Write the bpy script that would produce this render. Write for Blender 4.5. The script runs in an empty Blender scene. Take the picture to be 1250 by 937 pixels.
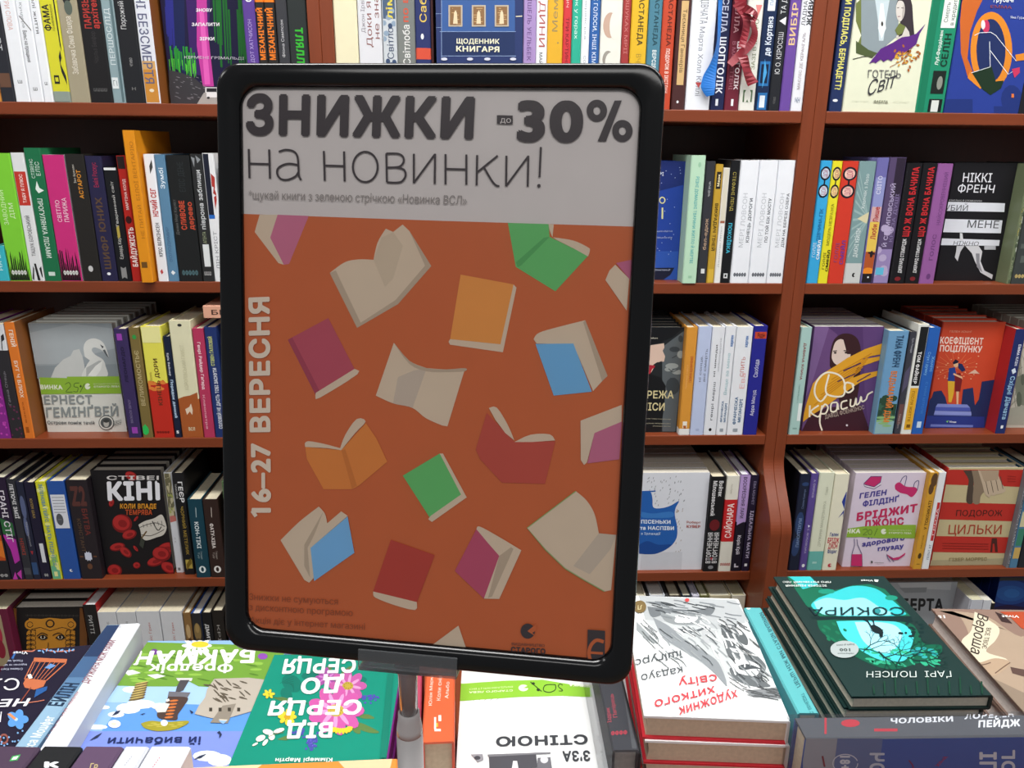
import bpy, math, random
import numpy as np
from mathutils import Vector, Matrix
from mathutils.geometry import delaunay_2d_cdt
PI = math.pi
R = random.Random(7)
SC = bpy.context.scene
COL = SC.collection
# ------------------------------------------------------------------ camera
IW, IH, FPX = 1250, 937, 945.0
CAMZ = 1.55
YAW, PITCH, ROLL = 0.041354, 0.298838, 0.010023
def cam_axes():
    cy, sy, cp, sp = math.cos(YAW), math.sin(YAW), math.cos(PITCH), math.sin(PITCH)
    fw = Vector((sy*cp, cy*cp, -sp)); r = Vector((cy, -sy, 0)); u = r.cross(fw)
    cr, sr = math.cos(ROLL), math.sin(ROLL)
    return cr*r+sr*u, -sr*r+cr*u, fw
CR, CU, CF = cam_axes()
CO = Vector((0, 0, CAMZ))
cam = bpy.data.objects.new('camera', bpy.data.cameras.new('camera'))
COL.objects.link(cam)
cam.matrix_world = Matrix(((CR.x, CU.x, -CF.x, 0), (CR.y, CU.y, -CF.y, 0), (CR.z, CU.z, -CF.z, CAMZ), (0, 0, 0, 1)))
cam.data.sensor_width = 36; cam.data.lens = FPX/IW*36; cam.data.clip_start = 0.02
SC.camera = cam
# ------------------------------------------------------------------ light
world = bpy.data.worlds.new('shop_ambient'); SC.world = world; world.use_nodes = True
world.node_tree.nodes['Background'].inputs[0].default_value = (0.93, 0.97, 1.0, 1)
world.node_tree.nodes['Background'].inputs[1].default_value = 0.27
def area(name, loc, sx, sy, power, rot=(0, 0, 0), col=(1, .985, .96)):
    l = bpy.data.lights.new(name, 'AREA'); l.shape = 'RECTANGLE'; l.size = sx; l.size_y = sy; l.energy = power; l.color = col
    o = bpy.data.objects.new(name, l); o.location = loc; o.rotation_euler = rot; COL.objects.link(o); return o
area('ceiling_lamp_over_aisle', (0.35, 0.62, 3.0), 2.6, 0.35, 90)
area('fill_light_behind', (0.2, -1.5, 3.0), 3.0, 0.5, 36, (.35, 0, 0))  # added fill light behind the camera, brightens the poster and shelf fronts
area('ceiling_lamp_left', (-2.2, 0.2, 3.0), 0.5, 1.2, 16)
area('ceiling_lamp_right', (2.4, 0.2, 3.0), 0.5, 1.2, 16)
SC.view_settings.view_transform = 'Standard'; SC.view_settings.look = 'None'
SC.view_settings.exposure = -0.42; SC.view_settings.gamma = 1.0; SC.view_settings.use_curve_mapping = False
# ------------------------------------------------------------------ pixel <-> place
def ray(px, py): return CF+CR*((px-IW/2)/FPX)-CU*((py-IH/2)/FPX)
def hit(px, py, O, N):
    d = ray(px, py); return CO+d*((O-CO).dot(N)/d.dot(N))
def xat(px, Y, z):
    k = px-IW/2; z -= CAMZ
    return (k*(Y*CF.y+z*CF.z)-FPX*(Y*CR.y+z*CR.z))/(FPX*CR.x-k*CF.x)
def zat(py, X, Y):
    k = IH/2-py
    return CAMZ+(k*(X*CF.x+Y*CF.y)-FPX*(X*CU.x+Y*CU.y))/(FPX*CU.z-k*CF.z)
# ------------------------------------------------------------------ materials
def lin(c): return c/12.92 if c <= .04045 else ((c+.055)/1.055)**2.4
def rgb(h):
    h = h.lstrip('#')
    if len(h) == 3: h = ''.join(q*2 for q in h)
    return tuple(lin(int(h[i:i+2], 16)/255) for i in (0, 2, 4))
MATS = {}
def mat(h, kind='cover'):
    key = (h, kind)
    if key in MATS: return MATS[key]
    m = bpy.data.materials.new(kind+'_'+h.lstrip('#')); m.use_nodes = True
    nt = m.node_tree; b = nt.nodes['Principled BSDF']; c = rgb(h)
    N = nt.nodes.new; L = nt.links.new
    tc = N('ShaderNodeTexCoord'); nz = N('ShaderNodeTexNoise'); mp = N('ShaderNodeMapping')
    L(tc.outputs['Object'], mp.inputs[0]); L(mp.outputs[0], nz.inputs['Vector'])
    mx = N('ShaderNodeMix'); mx.data_type = 'RGBA'; L(nz.outputs['Fac'], mx.inputs[0]); L(mx.outputs[2], b.inputs['Base Color'])
    var, ro = .04, .42
    nz.inputs['Scale'].default_value = 60
    if kind == 'page':
        var, ro = .16, .85; mp.inputs['Scale'].default_value = (1, 1, 1); nz.inputs['Scale'].default_value = 260
    elif kind == 'wood':
        var, ro = .17, .38; mp.inputs['Scale'].default_value = (1, 9, 9); nz.inputs['Scale'].default_value = 9; nz.inputs['Detail'].default_value = 6
    elif kind == 'upright':
        var, ro = .17, .38; mp.inputs['Scale'].default_value = (9, 9, 1); nz.inputs['Scale'].default_value = 9; nz.inputs['Detail'].default_value = 6
    elif kind == 'plastic': var, ro = .02, .16; b.inputs['Specular IOR Level'].default_value = .45
    elif kind == 'matte': var, ro = .06, .8
    elif kind == 'poster': var, ro = .03, .32
    elif kind == 'glossy': var, ro = .03, .25
    elif kind == 'satin': var, ro = .05, .3
    mx.inputs[6].default_value = (*[min(1, v*(1-var)) for v in c], 1); mx.inputs[7].default_value = (*[min(1, v*(1+var)) for v in c], 1)
    b.inputs['Roughness'].default_value = ro
    if kind == 'cover': b.inputs['Specular IOR Level'].default_value = .32
    if kind == 'satin': b.inputs['Sheen Weight'].default_value = .4
    MATS[key] = m; return m
def clear_mat(name, tint, gloss, rough=.08, body=0.0, bodycol='#b8b8bc', ior=.12):
    m = bpy.data.materials.new(name); m.use_nodes = True; nt = m.node_tree; nt.nodes.clear(); N = nt.nodes.new; L = nt.links.new
    o = N('ShaderNodeOutputMaterial'); t = N('ShaderNodeBsdfTransparent'); g = N('ShaderNodeBsdfGlossy'); d = N('ShaderNodeBsdfDiffuse')
    t.inputs[0].default_value = (*rgb(tint), 1); g.inputs['Roughness'].default_value = rough; d.inputs[0].default_value = (*rgb(bodycol), 1)
    lw = N('ShaderNodeLayerWeight'); lw.inputs[0].default_value = ior
    nz = N('ShaderNodeTexNoise'); nz.inputs['Scale'].default_value = 35; bp = N('ShaderNodeBump'); bp.inputs['Strength'].default_value = gloss
    L(nz.outputs['Fac'], bp.inputs['Height']); L(bp.outputs[0], g.inputs['Normal'])
    a = N('ShaderNodeMixShader'); a.inputs[0].default_value = body; L(t.outputs[0], a.inputs[1]); L(d.outputs[0], a.inputs[2])
    c = N('ShaderNodeMixShader'); L(lw.outputs['Fresnel'], c.inputs[0]); L(a.outputs[0], c.inputs[1]); L(g.outputs[0], c.inputs[2]); L(c.outputs[0], o.inputs[0])
    return m
# ------------------------------------------------------------------ object helpers
def obj(name, V, F, mats, parent=None, mi=None, smooth=False, M=None):
    me = bpy.data.meshes.new(name); me.from_pydata([tuple(v) for v in V], [], F)
    for m in mats: me.materials.append(m)
    if mi: me.polygons.foreach_set('material_index', mi)
    if smooth: me.polygons.foreach_set('use_smooth', [True]*len(F))
    o = bpy.data.objects.new(name, me); COL.objects.link(o)
    if parent: o.parent = parent
    if M: o.matrix_world = M
    return o
def thing(name, label, cat, M=None, group=None, loc=None):
    o = bpy.data.objects.new(name, None); COL.objects.link(o); o.empty_display_size = .02
    o.matrix_world = M if M is not None else Matrix.Translation(loc or (0, 0, 0))
    o['label'] = label; o['category'] = cat
    if group: o['group'] = group
    return o
def tag(o, label, cat, group=None):
    o['label'] = label; o['category'] = cat
    if group: o['group'] = group
    return o
def boxgeo(x0, y0, z0, x1, y1, z1, b=0):
    V = [(x0, y0, z0), (x1, y0, z0), (x1, y1, z0), (x0, y1, z0), (x0, y0, z1), (x1, y0, z1), (x1, y1, z1), (x0, y1, z1)]
    F = [(0, 3, 2, 1), (4, 5, 6, 7), (0, 1, 5, 4), (1, 2, 6, 5), (2, 3, 7, 6), (3, 0, 4, 7)]
    return V, [tuple(i+b for i in f) for f in F]
def join(*parts):
    V = []; F = []
    for v, f in parts:
        b = len(V); V += list(v); F += [tuple(i+b for i in q) for q in f]
    return V, F
def box(name, x0, y0, z0, x1, y1, z1, m, parent=None):
    """a box with finely bevelled long edges"""
    import bmesh
    bm = bmesh.new(); V, F = boxgeo(x0, y0, z0, x1, y1, z1); vs = [bm.verts.new(v) for v in V]
    for f in F: bm.faces.new([vs[i] for i in f])
    bmesh.ops.bevel(bm, geom=list(bm.edges), offset=.0012, segments=2, affect='EDGES', profile=.5)
    me = bpy.data.meshes.new(name); bm.to_mesh(me); bm.free(); me.materials.append(m)
    o = bpy.data.objects.new(name, me); COL.objects.link(o)
    if parent: o.parent = parent
    return o
def axes(O, ex, ey, ez):
    return Matrix(((ex.x, ey.x, ez.x, O.x), (ex.y, ey.y, ez.y, O.y), (ex.z, ey.z, ez.z, O.z), (0, 0, 0, 1)))
GLYPHS = {}; ADV = {}; OUTL = {}
def _outline(s, res):
    cu = bpy.data.curves.new('lettering_source', 'FONT')
    cu.body = s; cu.resolution_u = res; cu.fill_mode = 'NONE'
    o = bpy.data.objects.new('lettering_source', cu)
    bpy.context.scene.collection.objects.link(o)
    m = bpy.data.meshes.new_from_object(o.evaluated_get(bpy.context.evaluated_depsgraph_get()))
    co = [(v.co.x, v.co.y) for v in m.vertices]
    nb = {}
    for e in m.edges:
        a, b = e.vertices
        nb.setdefault(a, []).append(b); nb.setdefault(b, []).append(a)
    seen = set(); loops = []
    for st in range(len(co)):
        if st in seen or st not in nb: continue
        lp = [st]; seen.add(st); cur = st
        while True:
            nx = [q for q in nb[cur] if q not in seen]
            if not nx: break
            if len(lp) == 1 and (st+1) in nx: nx = [st+1]
            cur = nx[0]; seen.add(cur); lp.append(cur)
        if len(lp) > 2: loops.append([co[i] for i in lp])
    bpy.data.objects.remove(o); bpy.data.curves.remove(cu); bpy.data.meshes.remove(m)
    return loops
def outline(s, res):
    if (s, res) not in OUTL: OUTL[(s, res)] = _outline(s, res)
    return OUTL[(s, res)]
def glyph(ch, bold, res):
    """one letter of the built-in font: its outline loops united (non-zero winding) and triangulated, thickened by bold"""
    key = (ch, bold, res)
    if key in GLYPHS: return GLYPHS[key]
    if ch not in ADV:
        a = max(x for l in outline('|' + ch + '|', 1) for x, y in l)
        b = max(x for l in outline('||', 1) for x, y in l)
        ADV[ch] = a-b
    loops = outline(ch, res) if ch != ' ' else []
    if loops and bold:
        n = 8
        loops = [[(x+bold*math.cos(k*2*PI/n+.39), y+bold*math.sin(k*2*PI/n+.39)) for x, y in l] for k in range(n) for l in loops] + loops
    V = []; T = []
    if loops:
        pts = []; edges = []
        for l in loops:
            b = len(pts); pts += [Vector(p) for p in l]
            edges += [(b+i, b+(i+1) % len(l)) for i in range(len(l))]
        vo, eo, fo, *_ = delaunay_2d_cdt(pts, edges, [], 0, 1e-5)
        P = np.array([(v.x, v.y) for v in vo]); F = np.array(fo)
        C = P[F].mean(axis=1)
        a = np.array([p for l in loops for p in l]); c = np.array([p for l in loops for p in l[1:]+l[:1]])
        x, y = C[:, :1], C[:, 1:]
        cr = (c[:, 0]-a[:, 0])*(y-a[:, 1])-(x-a[:, 0])*(c[:, 1]-a[:, 1])
        up = (a[:, 1] <= y) & (c[:, 1] > y) & (cr > 0); dn = (a[:, 1] > y) & (c[:, 1] <= y) & (cr < 0)
        w = up.sum(1)-dn.sum(1)
        T = [tuple(f) for f in F[w != 0].tolist()]; V = [tuple(p) for p in P.tolist()]
        used = sorted({i for f in T for i in f}); mp = {i: k for k, i in enumerate(used)}
        V = [V[i] for i in used]; T = [tuple(mp[i] for i in f) for f in T]
    GLYPHS[key] = (V, T)
    return GLYPHS[key]
def text_tris(s, bold=0.0, res=2):
    V = []; T = []; x = 0
    for ch in s:
        v, t = glyph(ch, bold, res); b = len(V)
        V += [(p[0]+x, p[1]) for p in v]; T += [(i+b, j+b, k+b) for i, j, k in t]
        x += ADV[ch]+bold*1.2
    xs = [p[0] for p in V] or [0, 1]
    return V, T, min(xs), max(xs)
for ch in "АБВГҐДЕЄЖЗИІЇЙКЛМНОПРСТУФХЦЧШЩЬЮЯабвгґдеєжзиіїйклмнопрстуфхцчшщьюяVivat0123456789-–+%!.,*«»':ZS ":
    outline('|'+ch+'|', 1)
    if ch != ' ': outline(ch, 2)
for ch in "ЗНИЖКИдо30%16–27ВЕРЕСНЯ*щукайкнигизеленоюстрічою«НовикаВСЛ»": outline(ch, 6)
outline('||', 1)
# ------------------------------------------------------------------ flat print on a face
class Face:
    """a flat face: corner O, directions A and B, outward N, size w x h"""
    def __init__(s, O, A, B, N, w, h, m=0.0): s.O, s.A, s.B, s.N, s.w, s.h, s.m = O, A, B, N, w, h, m
    def px(s, x, y):
        p = hit(x, y, s.O, s.N)-s.O; return (p.dot(s.A), p.dot(s.B))
    def nm(s, u, v): return (u*s.w, v*s.h)
def clip(poly, x0, y0, x1, y1):
    for ax, lim, sg in ((0, x0, 1), (0, x1, -1), (1, y0, 1), (1, y1, -1)):
        out = []; n = len(poly)
        for i in range(n):
            a, b = poly[i-1], poly[i]; da = (a[ax]-lim)*sg; db = (b[ax]-lim)*sg
            if (da >= 0) != (db >= 0):
                t = da/(da-db); out.append((a[0]+(b[0]-a[0])*t, a[1]+(b[1]-a[1])*t))
            if db >= 0: out.append(b)
        poly = out
        if len(poly) < 3: return []
    return poly
def strip(pts, w):
    """a polyline of width w (or a list of widths) as quads"""
    n = len(pts); ws = w if isinstance(w, (list, tuple)) else [w]*n; L = []; Q = []
    for i, (x, y) in enumerate(pts):
        a = pts[max(0, i-1)]; b = pts[min(n-1, i+1)]; dx, dy = b[0]-a[0], b[1]-a[1]; d = math.hypot(dx, dy) or 1
        k = ws[i]/2; L.append((x-dy/d*k, y+dx/d*k)); Q.append((x+dy/d*k, y-dx/d*k))
    return [[L[i], L[i+1], Q[i+1], Q[i]] for i in range(n-1)]
def ell(cx, cy, rx, ry, n=22, rot=0):
    c, s = math.cos(rot), math.sin(rot)
    return [(cx+rx*math.cos(t)*c-ry*math.sin(t)*s, cy+rx*math.cos(t)*s+ry*math.sin(t)*c) for t in (2*PI*i/n for i in range(n))]
def rc(x0, y0, x1, y1): return [(x0, y0), (x1, y0), (x1, y1), (x0, y1)]
def smooth(pts, n=5):
    """Catmull-Rom through the points"""
    o = []; P = [pts[0]]+list(pts)+[pts[-1]]
    for i in range(1, len(P)-2):
        for k in range(n):
            t = k/n; a, b, c, d = P[i-1], P[i], P[i+1], P[i+2]
            o.append(tuple(.5*((2*b[j])+(-a[j]+c[j])*t+(2*a[j]-5*b[j]+4*c[j]-d[j])*t*t+(-a[j]+3*b[j]-3*c[j]+d[j])*t**3) for j in (0, 1)))
    return o+[pts[-1]]
PRINT_STEP = .00004
def make_print(root, face, els, K=None, name='cover_print', kind='cover'):
    """els: ('p',col,pts) ('P',col,[pts..]) ('l',col,w,pts) ('e',col,cx,cy,rx,ry[,rot]) ('r',col,x0,y0,x1,y1)
    ('t',text,A,B,C,col[,bold]) ('T',text,v0,v1,u0,u1,dir,col[,bold]); K=(ox,oy,scale): photo pixels, None: 0..1 over the face"""
    if K: f = lambda p: face.px(K[0]+p[0]/K[2], K[1]+p[1]/K[2])
    else: f = lambda p: face.nm(p[0], p[1])
    V = []; F = []; MI = []; ms = []; idx = {}; m = face.m
    inv = root.matrix_world.inverted()
    step = min(PRINT_STEP, .0011/max(1, len(els)))
    def put(polys, col, k, tris=None):
        if col not in idx: idx[col] = len(ms); ms.append(mat(col, kind))
        for jj, q in enumerate(polys):
            off = face.N*(.00012+step*(k+(jj % 12)/13))
            q = clip(q, m, m*.5, face.w-m, face.h-m*.5)
            if len(q) < 3: continue
            a = sum(q[i-1][0]*q[i][1]-q[i][0]*q[i-1][1] for i in range(len(q)))
            if abs(a) < 1e-9: continue
            b = len(V)
            for x, y in q: V.append(inv @ (face.O+face.A*x+face.B*y+off))
            F.append(tuple(range(b, len(V)))); MI.append(idx[col])
    for k, e in enumerate(els):
        t = e[0]
        if t == 'p': put([[f(p) for p in e[2]]], e[1], k)
        elif t == 'P': put([[f(p) for p in q] for q in e[2]], e[1], k)
        elif t == 'r': put([[f(p) for p in rc(*e[2:6])]], e[1], k)
        elif t == 'e': put([[f(p) for p in ell(*e[2:6], rot=e[6] if len(e) > 6 else 0)]], e[1], k)
        elif t == 'l': put([[f(p) for p in q] for q in strip(e[3], e[2])], e[1], k)
        elif t in 'tT':
            if t == 'T':
                s, v0, v1, u0, u1, d, col = e[1:8]; bold = e[8] if len(e) > 8 else 0
                A, B, C = {'d': ((u0, v1), (u0, v0), (u1, v1)), 'u': ((u1, v0), (u1, v1), (u0, v0)), 'h': ((u0, v0), (u1, v0), (u0, v1))}[d]
            else: s, A, B, C, col = e[1:6]; bold = e[6] if len(e) > 6 else 0
            tv, tt, x0, x1 = text_tris(s, bold, 6 if kind == 'poster' else 2)
            A, B, C = Vector(f(A)), Vector(f(B)), Vector(f(C)); e1 = (B-A)/(x1-x0); e2 = (C-A)/(.73+bold)
            b0 = bold
            pts = [A+e1*(x-x0)+e2*(y+b0*.5) for x, y in tv]
            if col not in idx: idx[col] = len(ms); ms.append(mat(col, kind))
            off = face.N*(.00012+step*k); b = len(V)
            for p in pts: V.append(inv @ (face.O+face.A*p.x+face.B*p.y+off))
            for q in tt:
                if all(-.0005 <= pts[i].x <= face.w+.0005 and -.0005 <= pts[i].y <= face.h+.0005 for i in q):
                    F.append(tuple(b+i for i in q)); MI.append(idx[col])
    if not F: return None
    host = next((c for c in root.children if c.name.split('.')[0] == 'cover'), root)
    return obj(name, V, F, ms, host, MI)
# ------------------------------------------------------------------ books
def book(M, Wd, H, T, col, label, hard=True, side=None, bands=(), page='#e6dcc0', group=None, backcol=None):
    """local x: from the spine to the fore edge, y: through the thickness (front cover at 0), z: height"""
    root = thing('book', label, 'book', M, group)
    t = min(.0024, T*.14) if hard else .0005
    ins = .003 if hard else .0004
    c = min(.0016 if hard else .0006, T*.18)
    side = side or col
    P = [(Wd, 0), (c, 0), (0, c), (0, T-c), (c, T), (Wd, T), (Wd, T-t), (t, T-t), (t, t), (Wd, t)]
    lv = sorted({0.0, 1.0} | {b[0] for b in bands} | {b[1] for b in bands})
    backcol = backcol or side; names = [col, side]; mi = []; V = []; F = []
    for z in lv: V += [(x, y, z*H) for x, y in P]
    n = len(P)
    for k in range(len(lv)-1):
        mid = (lv[k]+lv[k+1])/2; bc = None
        for b in bands:
            if b[0] <= mid <= b[1]: bc = b[2]
        for i in range(n):
            j = (i+1) % n; F.append((k*n+j, k*n+i, (k+1)*n+i, (k+1)*n+j))
            cc = bc if bc else (col if i in (1, 2, 3) else (backcol if i in (4, 5, 6) else side))
            if cc not in names: names.append(cc)
            mi.append(names.index(cc))
    if backcol not in names: names.append(backcol)
    top = (len(lv)-1)*n
    for cap, ci in (((0, 1, 8, 9), 1), ((1, 2, 3, 4, 7, 8), 0), ((4, 5, 6, 7), names.index(backcol))):
        F.append(cap); mi.append(ci); F.append(tuple(top+i for i in reversed(cap))); mi.append(ci)
    obj('cover', V, F, [mat(q) for q in names], root, mi)
    # page block with a slightly hollow fore edge and a few leaf seams
    y0, y1 = t, T-t; z0, z1 = ins, H-ins; xe = Wd-ins; V = []; F = []; k = 5
    for i in range(k+1):
        y = y0+(y1-y0)*i/k; dx = -.0015*math.sin(PI*i/k) if hard else 0
        V += [(t, y, z0), (xe+dx, y, z0), (xe+dx, y, z1), (t, y, z1)]
    for i in range(k):
        a = i*4; b = a+4
        F += [(a, a+1, b+1, b), (a+1, a+2, b+2, b+1), (a+2, a+3, b+3, b+2)]
    obj('page_block', V, F, [mat(page, 'page')], root)
    return root
# ------------------------------------------------------------------ shelving and room
YF = 1.36
ZB = [CAMZ+z for z in (.0598, -.2319, -.5223, -.8158, -1.107)]
WOODCOL = '#7d3a1e'
ROWN = ['top shelf', 'second shelf', 'third shelf', 'fourth shelf', 'bottom shelf']
WOOD, WOODV = mat(WOODCOL, 'wood'), mat(WOODCOL, 'upright')
def set_kind(o, k): o['kind'] = k; return o
set_kind(obj('floor', [(-3, -2, 0), (3, -2, 0), (3, 1.7, 0), (-3, 1.7, 0), (-3, -2, -.05), (3, -2, -.05), (3, 1.7, -.05), (-3, 1.7, -.05)],
    [(0, 1, 2, 3), (7, 6, 5, 4), (0, 4, 5, 1), (1, 5, 6, 2), (2, 6, 7, 3), (3, 7, 4, 0)], [mat('#8f867a', 'matte')]), 'structure')
V, F = boxgeo(-3, 1.66, 0, 3, 1.72, 3.1); set_kind(obj('wall_back', V, F, [mat('#c8c2b6', 'matte')]), 'structure')
TH, PT, DEP = .0195, .0203, .285
def panel_profile():
    """front edge of an upright: straight above, bulging forward below the third shelf"""
    zt, z1, z2 = 2.25, ZB[2]-.045, ZB[2]-.175
    pts = [(YF-.001, zt), (YF-.001, z1)]
    for i in range(1, 25):
        t = i/24; s = t*t*(3-2*t); pts.append((YF-.001-.075*s, z1+(z2-z1)*t))
    pts.append((YF-.076, 0.0)); return pts
def upright(x0, x1, parent):
    pr = panel_profile(); yb = YF+DEP; V = []; F = []
    for (y, z) in pr: V += [(x0+.0008, y, z), (x1-.0008, y, z), (x0, y+.0012, z), (x1, y+.0012, z), (x0, yb, z), (x1, yb, z)]
    for i in range(len(pr)-1):
        a, b = i*6, i*6+6
        F += [(b, b+1, a+1, a), (a+2, b+2, b, a), (b+3, a+3, a+1, b+1), (a+4, b+4, b+2, a+2), (b+5, a+5, a+3, b+3), (a+5, b+5, b+4, a+4)]
    F += [(0, 1, 3, 5, 4, 2)]; e = (len(pr)-1)*6; F += [(e+2, e+4, e+5, e+3, e+1, e)]
    return obj('side_panel', V, F, [WOODV], parent)
UNITS = [(-1.072, -.2554, 'left', 'reddish wooden bookcase at the left, half hidden by the sale sign'),
         (-.2554, .5613, 'middle', 'reddish wooden bookcase directly behind the sale sign'),
         (.5613, 1.378, 'right', 'reddish wooden bookcase at the right, beyond the double upright')]
for a, b, nm, lab in UNITS:
    u = thing('bookcase', lab, 'bookcase', loc=((a+b)/2, YF+DEP/2, 0), group='wooden bookcases along the wall')
    def kid(o): o.matrix_parent_inverse = u.matrix_world.inverted(); return o
    kid(upright(a, a+PT, u)); kid(upright(b-PT, b, u))
    for z in [2.25-.0005]+[ZB[0]+.29]+ZB+[.08]:
        kid(box('shelf_board', a+PT+.0002, YF, z-TH, b-PT-.0002, YF+DEP-.004, z, WOOD, u))
    V, F = boxgeo(a+.002, YF+DEP-.004, 0, b-.002, YF+DEP+.002, 2.25); kid(obj('back_panel', V, F, [mat('#4d2618', 'upright')], u))
    V, F = boxgeo(a+PT, YF+.02, 0, b-PT, YF+.035, .08-TH); kid(obj('plinth', V, F, [WOOD], u))
# display table
ZT = CAMZ-.66
tb = thing('display_table', 'wooden display table covered with books, under the sale sign', 'table', loc=(0, .5, 0))
def kid(o, u=tb): o.matrix_parent_inverse = u.matrix_world.inverted(); return o
kid(box('table_top', -.80, .06, ZT-.03, .84, .865, ZT, WOOD, tb))
for x in (-.76, .76):
    for y in (.1, .8): kid(box('leg', x-.025, y-.001, 0, x+.025, y+.05, ZT-.03, WOODV, tb))
kid(box('apron', -.73, .12, ZT-.1, .73, .14, ZT-.03, WOOD, tb))
# ------------------------------------------------------------------ placing books on the shelves
def bay(X): return 'left bookcase' if X < -.2554 else ('middle bookcase' if X < .5613 else 'right bookcase')
QUEUE = []; BLOCK = []
def S(*a, **k): QUEUE.append((a, k))
def flush_row():
    for a, k in QUEUE: S_now(*a, **k)
    QUEUE.clear(); BLOCK.clear()
def inner(X):
    for a, b, *_ in UNITS:
        if a <= X < b: return a+PT+.0006, b-PT-.0006
def S_now(row, x0, x1, yt, col, label, els=(), bands=(), side=None, hard=True, dy=0.0, dep=.135, yr=None, page='#e6dcc0'):
    """a book standing with its spine to the front; x0,x1: photo columns of the spine at the board (or at height yr), yt: row of its top"""
    Y = YF+.002+dy; z0 = ZB[row]
    if yr is None: X0, X1 = xat(x0, Y, z0), xat(x1, Y, z0)
    else:
        O, N = Vector((0, Y, 0)), Vector((0, -1, 0)); X0, X1 = hit(x0, yr, O, N).x, hit(x1, yr, O, N).x
    X0 += .0003; X1 -= .0003
    for a, b, Yb in BLOCK:      # keep clear of the face-out books beside it
        if Yb > Y+dep: continue
        if X0 < b < X1: X0 = b+.0006
        if X0 < a < X1: X1 = a-.0006
    lo, hi = inner((X0+X1)/2) or (-9, 9); X0 = max(X0, lo); X1 = min(X1, hi)
    z1 = zat(yt, (X0+X1)/2, Y) if yt > -50 else z0+.212
    H, T = z1-z0, X1-X0
    M = axes(Vector((X1, Y, z0+.0002)), Vector((0, 1, 0)), Vector((-1, 0, 0)), Vector((0, 0, 1)))
    r = book(M, dep, H, T, col, label, hard, side, bands, page, group='books on the %s of the %s' % (ROWN[row], bay(X0)))
    if els: make_print(r, Face(Vector((X0, Y, z0+.0006)), Vector((1, 0, 0)), Vector((0, 0, 1)), Vector((0, -1, 0)), T, H-.0006, min(.0016 if hard else .0006, T*.18)), els, None, 'spine_print')
    return r
def C(row, x0, x1, yt, col, label, els=(), K=(0, 0, 1), n=0, back=None, dy=.034, T=.022, side=None, page='#e9e4d6', hard=True, gap=.0012, backcol=None, yr=None):
    """a book standing with its cover to the front, n copies of it behind"""
    Y = YF+dy; z0 = ZB[row]; X0, X1 = xat(x0, Y, z0), xat(x1, Y, z0)
    if yr: X0, X1 = (hit(q_, yr, Vector((0, Y, 0)), Vector((0, -1, 0))).x for q_ in (x0, x1))
    lo, hi = inner((X0+X1)/2); X0 = max(X0, lo); X1 = min(X1, hi); BLOCK.append((X0, X1, Y))
    z1 = zat(yt, (X0+X1)/2, Y) if yt > -50 else z0+.212
    for i in range(n+1):
        if Y+i*(T+gap)+T > YF+DEP-.006: break
        M = axes(Vector((X0, Y+i*(T+gap), z0+.0002)), Vector((1, 0, 0)), Vector((0, 1, 0)), Vector((0, 0, 1)))
        lab = label if i == 0 else back % ['', 'first', 'second', 'third', 'fourth', 'fifth', 'sixth', 'seventh', 'eighth'][i]
        r = book(M, X1-X0, z1-z0+(0 if i == 0 else R.uniform(-.0006, .0006)), T, side or (col if i == 0 else (backcol or col)), lab, hard, col if i == 0 else (backcol or col), (), page, group='books on the %s of the %s' % (ROWN[row], bay(X0)))
        if i == 0 and els:
            make_print(r, Face(Vector((X0, Y, z0+.0006)), Vector((1, 0, 0)), Vector((0, 0, 1)), Vector((0, -1, 0)), X1-X0, z1-z0-.0006), els, K)
W_, K_ = '#eef1f6', '#1c1b1e'
# ------------------------------------------------------------------ top shelf, left bookcase
k1 = (0, 0, 4.46)
S(0, -9, 2, -99, '#c98a3c', 'orange and brown book cut by the left edge on the top shelf')
S(0, 2, 19, -99, '#2b2c33', 'charcoal book left of the three white books on the top shelf', [('T', 'АРТ', .36, .5, .3, .7, 'd', '#c8ccd2'), ('r', '#6a4c3c', .1, .1, .9, .2)])
S(0, 19.5, 37.5, -99, W_, 'first of three white books, with faint red lettering, top shelf left', [('T', 'ТРИ СЛОВА', .5, .72, .3, .62, 'd', '#d8a8a0'), ('T', 'ш', .13, .16, .35, .65, 'h', '#333')])
S(0, 37.5, 54, -99, W_, 'second of three white books, with a thin diagonal line, top shelf left', [('T', 'Мілан Кундера', .52, .82, .3, .5, 'd', '#8a8f96'), ('l', '#777', .012, [(.15, .6), (.9, .5)]), ('T', 'Вальс на прощання', .28, .5, .25, .55, 'd', '#4b4f57'), ('T', 'ш', .08, .11, .35, .65, 'h', '#333')])
S(0, 54, 66, -99, W_, 'third of three white books, beside the yellow taxi book, top shelf left', [('T', 'Ролі життя', .48, .76, .3, .65, 'd', '#34373d'), ('T', 'ш', .12, .15, .35, .65, 'h', '#333')])
S(0, 66, 87, -99, '#d6d234', 'yellow book with black taxi art and a grey foot', [('T', 'ФАМА', .5, .68, .12, .5, 'u', '#26262a', .03), ('T', 'ПО-АМЕРИКАНСЬКИ', .5, .68, .58, .7, 'u', '#55552c'),
  ('p', '#26262a', [(.0, 1), (0, .86), (.2, .9), (.5, .86), (1, .82), (1, 1)]), ('p', '#26262a', [(.82, .86), (.9, .8), (.9, .36), (.84, .4)]), ('l', '#26262a', .06, [(.82, .34), (.7, .3), (.72, .24), (.95, .15), (1, .1)]), ('r', '#2c2c28', .22, .13, .52, .19), ('r', '#d6d234', .28, .145, .46, .175), ('r', '#8f9b92', 0, 0, 1, .075)], bands=[(0, .075, '#8f9b92')])
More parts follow.
